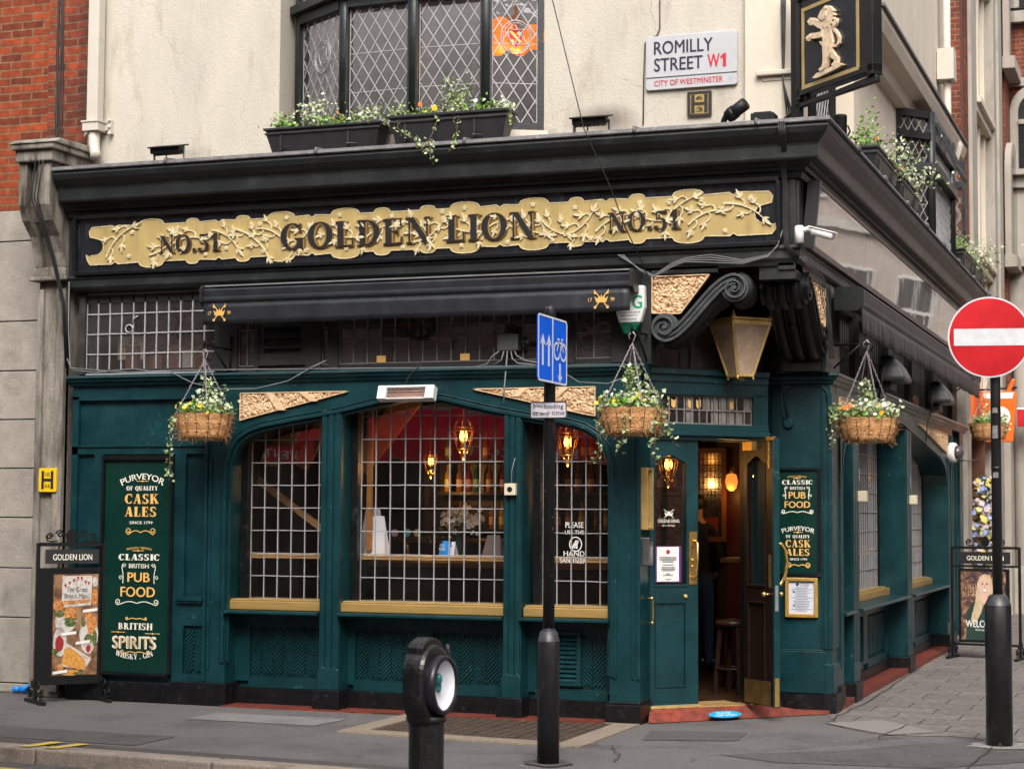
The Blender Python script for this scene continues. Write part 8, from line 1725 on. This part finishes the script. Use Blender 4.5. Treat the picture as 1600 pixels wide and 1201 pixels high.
# table, stool, people inside
tb = thing('pub_table', 'pale topped pub table just inside the doorway', 'table', (-.9, 2.6, .1)); p0 = at(1150, 874, y=2.3)
m = MB(); m.cube(p0.x - .12, p0.x + .45, 2.2, 2.7, p0.z - .025, p0.z + .015); m.build('table_top', MWOOD, tb, bevel=.006); m = MB(); m.tube([(p0.x + .15, 2.45, .1), (p0.x + .15, 2.45, p0.z)], .035); m.cube(p0.x - .05, p0.x + .35, 2.3, 2.6, .085, .12); m.build('pedestal', IRON, tb)
def stool(px, yy, label, zs=.66):
    p = at(px, 925, y=yy); t = thing('bar_stool', label, 'stool', (p.x, yy, .085)); m = MB(); m.lathe((p.x, yy, zs), [(.15, 0), (.16, .02), (.15, .05), (.05, .06)], 18); m.build('seat', mat('stool_seat', (.03, .012, .008), .4), t)
    for a in range(4): an = a * 1.57 + .5; m = MB(); m.beam((p.x + .12 * math.cos(an), yy + .12 * math.sin(an), zs), (p.x + .17 * math.cos(an), yy + .17 * math.sin(an), .085), .035, .035); m.build('leg', DWOOD, t)
    m = MB(); m.tube([(p.x + .155 * math.cos(a * .3), yy + .155 * math.sin(a * .3), .3) for a in range(21)], .01, 6, closed=True); m.build('stretcher', DWOOD, t)
stool(1146, 1.9, 'dark wooden bar stool inside the open doorway'); stool(1158, 3.0 - .45, 'second dark stool farther back inside the doorway', .62)
def person(label, base, face, h, cols, arms):
    t = thing('person', label, 'person', base); bm = bmesh.new(); s = h / 1.75; sk = bm.verts.layers.skin.verify(); V = {}
    P = {'pel': (0, 0, .93, .13, .10), 'bel': (0, .01, 1.08, .125, .095), 'che': (0, .0, 1.27, .145, .105), 'nek0': (0, 0, 1.42, .075, .07), 'nek': (0, .01, 1.50, .052, .052), 'hed': (0, .02, 1.60, .072, .085), 'top': (0, .015, 1.70, .06, .075)}
    for sg, sfx in ((1, 'r'), (-1, 'l')):
        P.update({'sh' + sfx: (.17 * sg, 0, 1.40, .058, .058), 'el' + sfx: arms[sfx][0] + (.042, .042), 'wr' + sfx: arms[sfx][1] + (.028, .03), 'ha' + sfx: arms[sfx][2] + (.034, .022), 'hp' + sfx: (.09 * sg, 0, .88, .09, .095), 'kn' + sfx: (.105 * sg, .02, .48, .062, .065), 'an' + sfx: (.115 * sg, -.02, .09, .042, .045), 'to' + sfx: (.125 * sg, .13, .035, .038, .03)})
    for k, (x, y, z, rx, ry) in P.items(): v = bm.verts.new((x * s, y * s, z * s)); v[sk].radius = (rx * s, ry * s); V[k] = v
    for a, b in (('pel', 'bel'), ('bel', 'che'), ('che', 'nek0'), ('nek0', 'nek'), ('nek', 'hed'), ('hed', 'top')) + tuple(e for f in 'rl' for e in (('nek0', 'sh' + f), ('sh' + f, 'el' + f), ('el' + f, 'wr' + f), ('wr' + f, 'ha' + f), ('pel', 'hp' + f), ('hp' + f, 'kn' + f), ('kn' + f, 'an' + f), ('an' + f, 'to' + f))): bm.edges.new((V[a], V[b]))
    V['pel'][sk].use_root = True
    for f in 'rl':                                                    # five fingers on each hand
        hv = V['ha' + f].co; wv_ = V['wr' + f].co; d = (hv - wv_).normalized(); sd_ = d.cross(Vector((1, 0, 0))).normalized() if abs(d.x) < .9 else Vector((0, 0, 1))
        for q, (o_, L) in enumerate(((-.028, .06), (-.012, .078), (.004, .084), (.02, .076))):
            prev = V['ha' + f]; base_ = hv + sd_ * o_ * s
            for st, (l_, r_) in enumerate(((.012, .0105), (.045, .0095), (L, .008))):
                nv = bm.verts.new(base_ + d * l_ * s + Vector((0, .012 * st * st * s, 0))); nv[sk].radius = (r_ * s, r_ * s); bm.edges.new((prev, nv)); prev = nv
        prev = V['ha' + f]
        for st, (l_, r_) in enumerate(((.02, .012), (.045, .0095))):
            nv = bm.verts.new(hv - d * .02 * s + sd_ * -(.03 + l_) * s + d * l_ * s); nv[sk].radius = (r_ * s, r_ * s); bm.edges.new((prev, nv)); prev = nv
    me = bpy.data.meshes.new('body'); bm.to_mesh(me); bm.free(); o = bpy.data.objects.new('body', me); COL.objects.link(o); o.parent = t
    o.modifiers.new('skin', 'SKIN').use_smooth_shade = True; sb_ = o.modifiers.new('sub', 'SUBSURF'); sb_.levels = sb_.render_levels = 2
    dg = bpy.context.evaluated_depsgraph_get(); me2 = bpy.data.meshes.new_from_object(o.evaluated_get(dg)); o.modifiers.clear(); o.data = me2
    me2.materials.clear()
    for c in cols: me2.materials.append(c)
    for p in me2.polygons:
        z = p.center.z / s; x = abs(p.center.x) / s
        near_hand = min((p.center - V_).length for V_ in hands(P, s)) < .10 * s
        p.material_index = 0 if (z > 1.46 or near_hand) else 2 if z < .95 and z > .08 and x < .26 else 3 if z <= .08 else 1
        p.use_smooth = True
    # face and hair
    m = MB(); B = Vector(base); m.ball(B + Vector((0, -.005, 1.655)) * s, .082 * s, .092 * s, .085 * s, 14, 8); hr = m.build('hair', cols[4], t)
    m = MB(); m.ball(B + Vector((0, .105, 1.605)) * s, .014 * s, .018 * s, .022 * s, 8, 5)
    for sg in (-1, 1): m.ball(B + Vector((.085 * sg, .01, 1.61)) * s, .012 * s, .02 * s, .03 * s, 8, 5)
    m.build('nose_and_ears', cols[0], t)
    m = MB()
    for sg in (-1, 1): m.ball(B + Vector((.032 * sg, .09, 1.635)) * s, .011 * s, .008 * s, .008 * s, 8, 5)
    m.ball(B + Vector((0, .098, 1.56)) * s, .024 * s, .008 * s, .006 * s, 8, 4); m.build('eyes_and_mouth', INK, t)
    t.rotation_euler = (0, 0, face)
    return t
def hands(P, s): return [Vector(P[k][:3]) * s for k in ('har', 'hal')]
SKIN = mat('skin', (.50, .27, .19), .5, var=.08); JEAN = mat('blue_denim', (.025, .05, .10), .85, var=.3, scale=30); DTOP = mat('dark_jacket', (.012, .012, .015), .8, var=.2); SHOE = mat('dark_shoe', (.02, .018, .016), .5); HAIR = mat('dark_hair', (.02, .013, .009), .6)
pp = at(1092, 1050, z=.085)
person('person in blue jeans and dark top standing behind the left door leaf', (pp.x - .02, pp.y, .085), R(15), 1.74, [SKIN, DTOP, JEAN, SHOE, HAIR], {'r': ((.23, -.03, 1.15), (.20, .10, .96), (.16, .14, .92)), 'l': ((-.26, -.02, 1.14), (-.28, .06, .90), (-.285, .09, .83))})
# cards on the window counter, flowers, sloping timbers
def tent(label, px0, px1, pt, pb, yy, mt, mt2=None, lean=.05):
    a = at(px0, pb, y=yy); b = at(px1, pt, y=yy); t = thing('table_card', label, 'card', ((a.x + b.x) / 2, yy, a.z)); f = Fr((0, yy, 0)); m = MB(); w_ = b.x - a.x
    m.add([f.p(a.x, a.z, 0), f.p(b.x, a.z, 0), f.p(b.x - w_ * .18, b.z, -.06), f.p(a.x + w_ * .18, b.z, -.06), f.p(a.x, a.z, -.12), f.p(b.x, a.z, -.12)], [[0, 1, 2, 3], [5, 4, 3, 2]]); o = m.build('card', mt, t, fix=False); md = o.modifiers.new('s', 'SOLIDIFY'); md.thickness = .003
    return t, f, a, b
PALEB = mat('card_pale', (.86, .87, .95), .5, var=.04)
tent('tall pale blue-white standing card at the left of the middle window', 569, 602, 806, 868, .46, PALEB); tent('pale hand pump clip board behind the tall standing card', 560, 596, 795, 866, .66, mat('card_grey', (.70, .71, .80), .5))
t, f, a, b = tent('blue and white folded card on the oak counter of the middle window', 684, 703, 845, 870, .46, mat('card_blue', (.01, .30, .85), .4)); tent('white end of a folded card beside the blue one', 700, 709, 846, 870, .50, PALEB)
m = MB(); text(m, Fr((0, .44, 0)), 'GO', a.x + .025, a.x + .07, a.z + .09, a.z + .11, .03, .0); text(m, Fr((0, .44, 0)), 'FOR', a.x + .02, a.x + .075, a.z + .055, a.z + .08, .03, .0); m.build('print', WHITEP, t, fix=False)
tent('dim printed notice board at the right of the middle window', 752, 783, 836, 870, .5, mat('notice_brown', (.16, .12, .11), .5))
vs_ = thing('flower_vase', 'vase of white flowers behind the middle window', 'flowers', at(715, 850, y=1.2)); p = at(715, 850, y=1.2); m = MB(); m.lathe(p + Vector((0, 0, -.12)), [(.05, 0), (.07, .08), (.04, .16), (.055, .2)], 12); m.build('vase', mat('vase_glass', (.05, .06, .05), .15), vs_)
random.seed(12); A, B = MB(), MB()
for i in range(120): leafq(A, p + Vector((random.gauss(0, .11), random.gauss(0, .06), .15 + random.gauss(0, .06))), .05)
for i in range(60): flower(B, p + Vector((random.gauss(.04, .10), random.gauss(-.03, .05), .22 + random.gauss(0, .05))), .025)
A.build('foliage', mat('dull_leaf', (.04, .07, .025), .6, var=.4), vs_, fix=False); B.build('white_flower', WHTM, vs_, fix=False)
tm = thing('stair_timber', 'sloping timber brace and stair rail behind the left and middle windows', 'timber', (-4, 1.2, 1.6)); ORW = mat('lit_timber', (.42, .17, .045), .5, var=.2, scale=8, stretch=(1, 1, 5))
m = MB(); m.beam(at(404, 750, y=.9), at(520, 838, y=.9), .05, .05, (0, 1, 0)); m.build('rail', OAK, tm); m = MB(); m.beam(at(560, 728, y=1.5), at(645, 618, y=1.5), .22, .05, (0, 1, 0)); m.beam(at(470, 730, y=1.6), at(505, 660, y=1.6), .14, .05, (0, 1, 0)); m.build('stringer', ORW, tm)
m = MB(); m.cube(-3.74, -3.70, .42, .46, 1.3, 2.5); m.build('corner_batten', ORW, tm)

# ================================================================ buildings on the right
def yx(px, x=-.1, py=200): return at(px, py, x=x).y
rb = thing('brick_building', 'tall red brick and stone building next to the pub on the side street', 'building', (-1, 14, 0))
y0, y1, y2, y3, y4, y5, y6 = 11.25, yx(1504), yx(1518), yx(1534), yx(1541), yx(1553), yx(1563)
DKW = mat('window_dark', (.018, .02, .022), .12, var=.5, scale=2)
m = MB(); m.cube(-4, -.02, y0, y0 + .3, 4.3, 16); m.cube(-4, -.08, y0 + .3, y1, 4.3, 16); m.cube(-4, -.05, y5, y6, 3.2, 16); m.build('brick_pier', BRICKR, rb)
m = MB()
for k, y in enumerate((y0 + .3, y0 + .62, y0 + .95)): m.cube(-.3, -.02 + .0 * k, y, y + .16, 4.3, 16)
m.build('brick_rib', BRICKD, rb)
m = MB(); m.cube(-4, .03, y1, y2 - .5, 3.3, 16); m.cube(-4, -.04, y2 - .5, y2, 3.3, 16); m.cube(-4, .02, y4, y5, 3.2, 16); m.cube(-4, .06, y4 + .4, y5 - .3, 3.2, 16); m.cube(-4, .16, y0 - .1, y2 + .2, 4.1, 4.3); m.cube(-4, .22, y0 - .1, y2 + .3, 4.3, 4.42); m.build('stone_pilaster', STONEP, rb, bevel=.01)
m = MB(); m.cube(-4, -.22, y2, y4, 0, 16)
for z in (5.2, 7.45, 9.6, 12.0): m.cube(-.3, -.02, y2, y4, z, z + .12); m.cube(-.3, .04, y2, y4, z + .12, z + .22); m.cube(-.22, -.16, y2 + .4, y4 - .4, z + .5, z + .8)
for y in (y2 + .1, (y2 + y4) / 2, y4 - .25): m.cube(-.25, -.10, y, y + .15, 3.3, 16)
m.build('stone_bay', RENDERS, rb, bevel=.008)
for (a, b) in ((5.6, 7.2), (8.3, 9.5), (10.3, 11.9)):
    for ya_, yb_ in ((y2 + .3, (y2 + y4) / 2 - .05), ((y2 + y4) / 2 + .2, y4 - .3)):
        m = MB(); m.cube(-.24, -.205, ya_, yb_, a, b); wd = m.build('window', DKW, rb); m = MB(); m.cube(-.22, -.17, ya_, yb_, (a + b) / 2 - .03, (a + b) / 2 + .03); m.cube(-.22, -.17, ya_, ya_ + .06, a, b); m.cube(-.22, -.17, yb_ - .06, yb_, a, b); m.cube(-.22, -.17, ya_ + .06, yb_ - .06, b - .06, b); m.build('sash', MWOOD, wd)
# shop at street level under it
m = MB(); m.cube(-4, .02, 11.25, 11.75, 0, 4.1); m.cube(-4, -.0, y4 - .3, y5, 0, 3.3); m.build('stone_shop_pier', STONEP, rb, bevel=.01)
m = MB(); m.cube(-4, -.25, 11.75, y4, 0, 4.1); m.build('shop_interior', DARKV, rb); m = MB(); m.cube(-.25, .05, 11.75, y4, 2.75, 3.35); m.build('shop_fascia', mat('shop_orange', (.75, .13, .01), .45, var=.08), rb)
m = MB(); m.cube(-.25, .0, 11.75, 11.85, 0, 2.75); m.cube(-.25, .0, y4 - .1, y4, 0, 2.75); m.cube(-.25, -.0, 13.6, 13.7, 0, 2.75); m.cube(-.25, .02, 11.85, y4, 0, .5); m.build('shop_frame', mat('shop_brown', (.12, .05, .03), .5, var=.2), rb)
m = MB()
for k in range(8): m.cube(-.20, -.17, 12 + k * .12, 12.09 + k * .12, 1.9, 2.6)
m.build('shop_display', mat('shop_colours', (.35, .35, .2), .5, var=.9, scale=6), rb)
fb = thing('brick_building', 'far brick building with arched stone windows closing the view on the right', 'building', (1, 21, 0)); YF = yx(1580, 0.0)
m = MB(); m.cube(-5, -.02, y6, YF, 3.6, 18); m.cube(-5, 1.3, YF, YF + 6, 7.9, 18); m.build('brick_wall', BRICKR, fb)
m = MB(); m.cube(-5, .0, y6 + .01, YF - .01, 0, 3.6); m.cube(-5, 1.3, YF - .02, YF + 5, 0, 7.2)
m.cube(-5, 1.3, YF - .12, YF, 7.2, 7.4); m.cube(-5, 1.3, YF - .25, YF, 7.4, 7.5); m.cube(-5, 1.3, YF - .35, YF, 5.6, 5.8); m.cube(-5, 1.3, YF - .50, YF, 5.8, 5.95)
m.cube(-5, 1.3, YF - .16, YF, 10.05, 10.25); m.cube(-5, 1.3, YF - .10, YF, 8.95, 9.1)
for x in (-.02, .5, .95): m.tube([(x + .18, YF - .2, 0), (x + .18, YF - .2, 4.9)], .17, 14); m.cube(x - .02, x + .38, YF - .4, YF, 4.9, 5.6); m.cube(x - .02, x + .38, YF - .4, YF, 0, .8)
m.build('stone_dressing', STONEP, fb, bevel=.01)
FFr = Fr((0, YF - .02, 0))
for x in (.17,):
    m = MB(); m.prism(FFr, [(x - .18, 7.5), (x + .62, 7.5)] + arcpts(x + .22, 8.5, .40, .45, 0, 180, 14), 0, .12); m.build('arch_surround', STONEP, fb); m = MB(); m.prism(FFr, [(x - .04, 7.5), (x + .48, 7.5)] + arcpts(x + .22, 8.5, .26, .30, 0, 180, 12), .12, .125); wd = m.build('window', DKW, fb); m = MB(); m.box(FFr, x - .04, x + .48, 8.28, 8.36, .125, .16); m.box(FFr, x + .2, x + .24, 7.5, 8.78, .125, .15); m.build('mullion', STONEP, wd)
    m = MB(); m.box(FFr, x - .1, x + .5, 10.3, 11.8, .0, .14); m.build('stone_surround', STONEP, fb); m = MB(); m.box(FFr, x, x + .4, 10.3, 11.7, .14, .145); wd = m.build('window', DKW, fb); m = MB(); m.box(FFr, x, x + .4, 11.1, 11.18, .145, .19); m.build('mullion', STONEP, wd)
SFr = Fr((-.02, 0, 0), (0, 1, 0)); ym = (y6 + YF) / 2
for z0_, z1_ in ((5.9, 7.3), (9.2, 10.6)):
    m = MB(); m.prism(SFr, [(ym - .7, z0_), (ym + .7, z0_)] + arcpts(ym, z1_, .7, .6, 0, 180, 14), 0, .10); m.build('arch_surround', STONEP, fb); m = MB(); m.prism(SFr, [(ym - .4, z0_ + .1), (ym + .4, z0_ + .1)] + arcpts(ym, z1_, .4, .4, 0, 180, 12), .10, .105); m.build('window', DKW, fb)
    m = MB(); m.box(SFr, ym - .85, ym + .85, z0_ - .2, z0_, .0, .2); m.build('window_sill', STONEP, fb)
osn = thing('hanging_sign', 'orange cup shaped shop sign with a white patch hanging over the side footway', 'sign', (.5, 12, 3.2))
a = at(1532, 612, y=12.2); b = at(1590, 690, y=12.2); OF = Fr((0, 12.2, 0)); W = b.x - a.x
m = MB(); m.prism(OF, [(a.x + W * .12, b.z), (b.x - W * .12, b.z), (b.x, a.z - .06), (b.x - .02, a.z), (a.x + .02, a.z), (a.x, a.z - .06)], -.05, .05); m.prism(OF, [(b.x - W * .30, a.z), (b.x - W * .16, a.z), (b.x - W * .02, a.z + .16), (b.x - W * .14, a.z + .17)], -.02, .02); m.build('cup_panel', mat('sign_orange', (.85, .14, .01), .4, var=.05), osn, bevel=.012)
m = MB(); m.flat(OF, [(a.x + W * .08, a.z - .02), (b.x - W * .08, a.z - .02), (b.x - W * .12, a.z - .10), (a.x + W * .12, a.z - .10)], .0545); m.flat(OF, arcpts((a.x + b.x) / 2 + .03, (a.z + b.z) / 2, W * .26, W * .28, 0, 345, 22), .0545); m.build('white_patch', WHITEP, osn, fix=False)
m = MB(); m.tube([(0, 12.2, a.z + .02), (b.x, 12.2, a.z + .05)], .015); m.build('sign_arm', IRON, osn)
rs = thing('shop_sign', 'small red box sign at the right edge beyond the orange sign', 'sign', (1, 18, 4)); a = at(1590, 640, y=18); b = at(1625, 666, y=18); m = MB(); m.cube(a.x, b.x, 17.9, 18.05, b.z, a.z); m.build('panel', mat('sign_red', (.55, .01, .02), .4), rs, bevel=.01); m = MB(); m.box(Fr((0, 17.9, 0)), a.x, b.x, a.z, a.z + .03, -.1, .01); m.build('rim', WHITEP, rs)
fc = thing('flower_column', 'column of blue, yellow and white flowers beside the shop doorway', 'flowers', (.05, 12, .4)); random.seed(19); A, B, C, D = MB(), MB(), MB(), MB()
t0, t1 = at(1536, 745, y=11.95), at(1534, 880, y=11.95)
for i in range(700): q = random.random(); leafq(A, Vector((t0.x + random.gauss(0, .055), 11.95 + random.gauss(0, .07), t1.z - .35 + (t0.z - t1.z + .35) * q)), .06)
for i in range(90): q = random.random(); flower(random.choice((B, C, D)), Vector((t0.x + random.gauss(0, .07), 11.85 + random.gauss(0, .03), t1.z + (t0.z - t1.z) * q)), random.uniform(.025, .05))
A.build('foliage', mat('dark_leaf', (.03, .06, .022), .6, var=.5, scale=30), fc, fix=False); B.build('blue_flower', mat('petal_blue', (.28, .36, .62), .5), fc, fix=False); C.build('yellow_flower', mat('petal_lemon', (.7, .60, .16), .5), fc, fix=False); D.build('blush_flower', mat('petal_blush', (.68, .55, .55), .5), fc, fix=False)

# ================================================================ across the streets (seen mirrored in the glass)
ob = thing('restaurant_building', 'pale building across the street, mirrored in the pub windows', 'building', (-8, -10, 0))
m = MB(); m.cube(-20, -1.6, -16, -9.6, 3.2, 9); m.cube(-20, -1.6, -16, -9.5, 2.9, 3.2); m.build('wall', mat('opposite_render', (.42, .40, .37), .9, var=.1), ob)
m = MB(); m.cube(-20, -1.8, -15, -10.2, -.1, 2.9)
for x in (-18, -15, -12, -9.4, -7.2, -4.9, -2): m.cube(x, x + .25, -10.2, -9.55, -.1, 2.9)
m.build('shopfront', mat('opposite_dark', (.03, .03, .032), .4), ob)
for x in (-17, -14, -11, -8, -5):
    for z in (3.9, 6.5): m = MB(); m.cube(x, x + 1.2, -9.6, -9.585, z, z + 1.8); wd = m.build('window', DKW, ob); m = MB(); m.cube(x - .08, x, -9.6, -9.55, z - .08, z + 1.88); m.cube(x + 1.2, x + 1.28, -9.6, -9.55, z - .08, z + 1.88); m.cube(x, x + 1.2, -9.6, -9.55, z + .88, z + .94); m.cube(x, x + 1.2, -9.6, -9.55, z - .08, z); m.build('sash', WHITEP, wd)
RED = mat('crimson_awning', (.80, .008, .035), .75, var=.12, scale=3)
for (xa, xb, lb) in ((-8.45 - 3.4, -8.2, 'crimson restaurant awning with white lettering across the street, farther from the corner'), (-8.05, -2.4, 'crimson restaurant awning with white lettering across the street, nearer the corner')):
    t = thing('awning', lb, 'awning', ((xa + xb) / 2, -9, 2.3)); f = Fr((0, -7.85, 0), (-1, 0, 0)); m = MB(); vs = [(xa, -9.6, 3.05), (xb, -9.6, 3.05), (xb, -7.87, 2.58), (xa, -7.87, 2.58)]; m.poly(vs); m.poly([(xa, -9.6, 3.05), (xa, -7.87, 2.58), (xa, -9.6, 2.6)]); m.poly([(xb, -9.6, 3.05), (xb, -7.87, 2.58), (xb, -9.6, 2.6)]); o = m.build('canvas', RED, t, fix=False); md = o.modifiers.new('s', 'SOLIDIFY'); md.thickness = .01
    m = MB(); n = int((xb - xa) / .14); tp = [(-xb + (xb - xa) * i / (n * 4), 2.58) for i in range(n * 4 + 1)]; bt = [(u, 2.27 - .018 * math.sin(i * math.pi / 2) ** 2 * (1 if i % 4 else .0)) for i, (u, _) in enumerate(tp)]; m.strip(f, tp, bt, -.012, 0); v_ = m.build('valance', RED, t)
    m = MB(); m.pathstrip(f, [(u, v + .006) for u, v in bt], .014, .001, .004); m.build('gold_trim', mat('trim_gold', (.7, .45, .12), .5), v_)
    m = MB()
    if xb > -5: text(m, f, "L'ENTRECOTE", 5.45 - 1.05, 5.98, 2.325, 2.44, .02, .004)
    else: text(m, f, "L'ENTRECOTE", 8.32, 9.85, 2.325, 2.44, .02, .004)
    m.build('awning_lettering', WHITEP, v_, fix=False)
eb = thing('brick_terrace', 'plain red brick terrace facing the pub across the side street, outside the view', 'building', (12, 12, 0))
m = MB(); m.cube(13, 18, -4, 40, -.1, 13); m.build('brick_wall', BRICKO, eb); m = MB(); m.cube(12.8, 13, -4, 40, 3.4, 3.8); m.build('stone_band', STONEP, eb)
sb_ = thing('brick_building', 'unseen plain brick building added behind the photographer to darken the reflections', 'building', (8, -24, 0))  # added out of view to darken mirrored sky and cut low skylight
m = MB(); m.cube(0, 26, -32, -22, -.1, 13); m.build('brick_wall', BRICKO, sb_); m = MB(); m.cube(0, 26, -22, -21.8, 3.6, 4.0); m.cube(0, 26, -22, -21.7, 12.6, 13); m.build('stone_band', STONEP, sb_)
for x in range(1, 25, 3):
    for z in (.6, 4.9, 8.6): m = MB(); m.cube(x, x + 1.4, -22, -21.97, z, z + 2.2); wd = m.build('window', DKW, sb_); m = MB(); m.cube(x, x + 1.4, -21.97, -21.92, z + 1.05, z + 1.13); m.cube(x - .08, x, -22, -21.92, z, z + 2.2); m.cube(x + 1.4, x + 1.48, -22, -21.92, z, z + 2.2); m.build('sash', WHITEP, wd)
en = thing('brick_building', 'pale brick building with white sash windows mirrored in the side fascia glass', 'building', (8, 47, 0))
m = MB(); m.cube(1, 26, 46, 52, -.1, 15); m.build('brick_wall', mat('pale_brick', (.52, .44, .39), .9, var=.3, scale=9, col2=(.38, .31, .28), mix2=.4, scale2=3), en)
m = MB(); m.cube(1, 26, 45.7, 46, 4.2, 4.5); m.cube(1, 26, 45.5, 46, 4.5, 4.8); m.cube(1, 26, 45.8, 46, 9.0, 9.3); m.build('stone_band', mat('band_white', (.62, .59, .53), .8), en)
x = 1.6
while x < 25:
    for z in (1.2, 5.8, 10):
        m = MB(); m.cube(x, x + 1.1, 45.96, 45.99, z, z + 2.0); wd = m.build('window', DKW, en); m = MB()
        for q in ((x - .1, x, z - .1, z + 2.1), (x + 1.1, x + 1.2, z - .1, z + 2.1), (x, x + 1.1, z + .95, z + 1.05), (x, x + 1.1, z + 2, z + 2.1), (x, x + 1.1, z - .1, z), (x + .52, x + .58, z, z + .95), (x + .52, x + .58, z + 1.05, z + 2)): m.cube(q[0], q[1], 45.9, 45.96, q[2], q[3])
        m.build('sash', WHITEP, wd)
    x += 2.1
# lit lamp in the upstairs room, seen through the right light of the leaded window
ch = thing('chandelier', 'orange glass lamp shades glowing behind the right light of the leaded window', 'lamp', (-2.3, 1.3, 5.7)); AMS = mat('lit_amber_shade', (.8, .22, .02), .4, emit=.6, ecol=(1, .22, .01))
for px, py in ((782, 50), (777, 72), (832, 62), (812, 72)):
    p = at(px, py, y=1.2); m = MB(); m.lathe(p, [(.04, -.08), (.11, -.02), (.12, .06), (.05, .12)], 12, caps=False); m.build('shade', AMS, ch)
p = at(806, 50, y=1.2); m = MB(); m.tube([p, p + Vector((0, 0, 1.2))], .015)
for px, py in ((782, 50), (777, 72), (832, 62), (812, 72)): m.tube([at(px, py, y=1.2) + Vector((0, 0, .1)), p + Vector((0, 0, .15))], .01)
m.build('arm', BRASSD, ch); point('lamp_light', p + Vector((0, -.1, -.3)), 4, ch)

# what shows behind the leaded light beside the awning
ls = thing('ladies_sign', 'cream lavatory sign with an arrow behind the leaded light above the panelled end', 'sign', (-5.7, .5, 3.0)); a = at(184, 562, y=.55); b = at(224, 524, y=.55); LF = Fr((0, .55, 0))
m = MB(); m.box(LF, a.x, b.x, a.z, b.z, -.01, 0); m.build('board', mat('sign_cream', (.62, .46, .32), .6, var=.08), ls); m = MB(); text(m, LF, 'Ladies', a.x + .04, b.x - .05, a.z + .11, b.z - .03, .01, .003); m.pathstrip(LF, [(a.x + .07, a.z + .06), (b.x - .08, a.z + .06)], .008, .003); m.flat(LF, [(b.x - .10, a.z + .04), (b.x - .06, a.z + .06), (b.x - .10, a.z + .08)], .0035); m.build('print', INK, ls, fix=False)
wp = thing('timber_cladding', 'orange timber cladding inside behind the leaded light beside the awning', 'cladding', (-5.6, .7, 3.0)); a = at(184, 585, y=.75); b = at(322, 470, y=.75); m = MB()
for k in range(8): m.cube(a.x, b.x, .75, .77, 2.85 + k * .085, 2.93 + k * .085)
m.build('boards', mat('orange_timber', (.52, .16, .035), .5, var=.35, scale=6, stretch=(1, 5, 5)), wp)
for px, w_ in ((196, .05), (238, .04), (262, .05), (285, .04)):
    p = at(px, 570, y=.5); m = MB(); m.cube(p.x, p.x + w_ * 2.4, .5, .56, 2.83, 2.83 + w_ * 5); m.build('stacked_box', mat('box_pale%d' % px, (.40, .34, .28) if px % 2 else (.16, .05, .03), .7, var=.3, scale=9), wp)
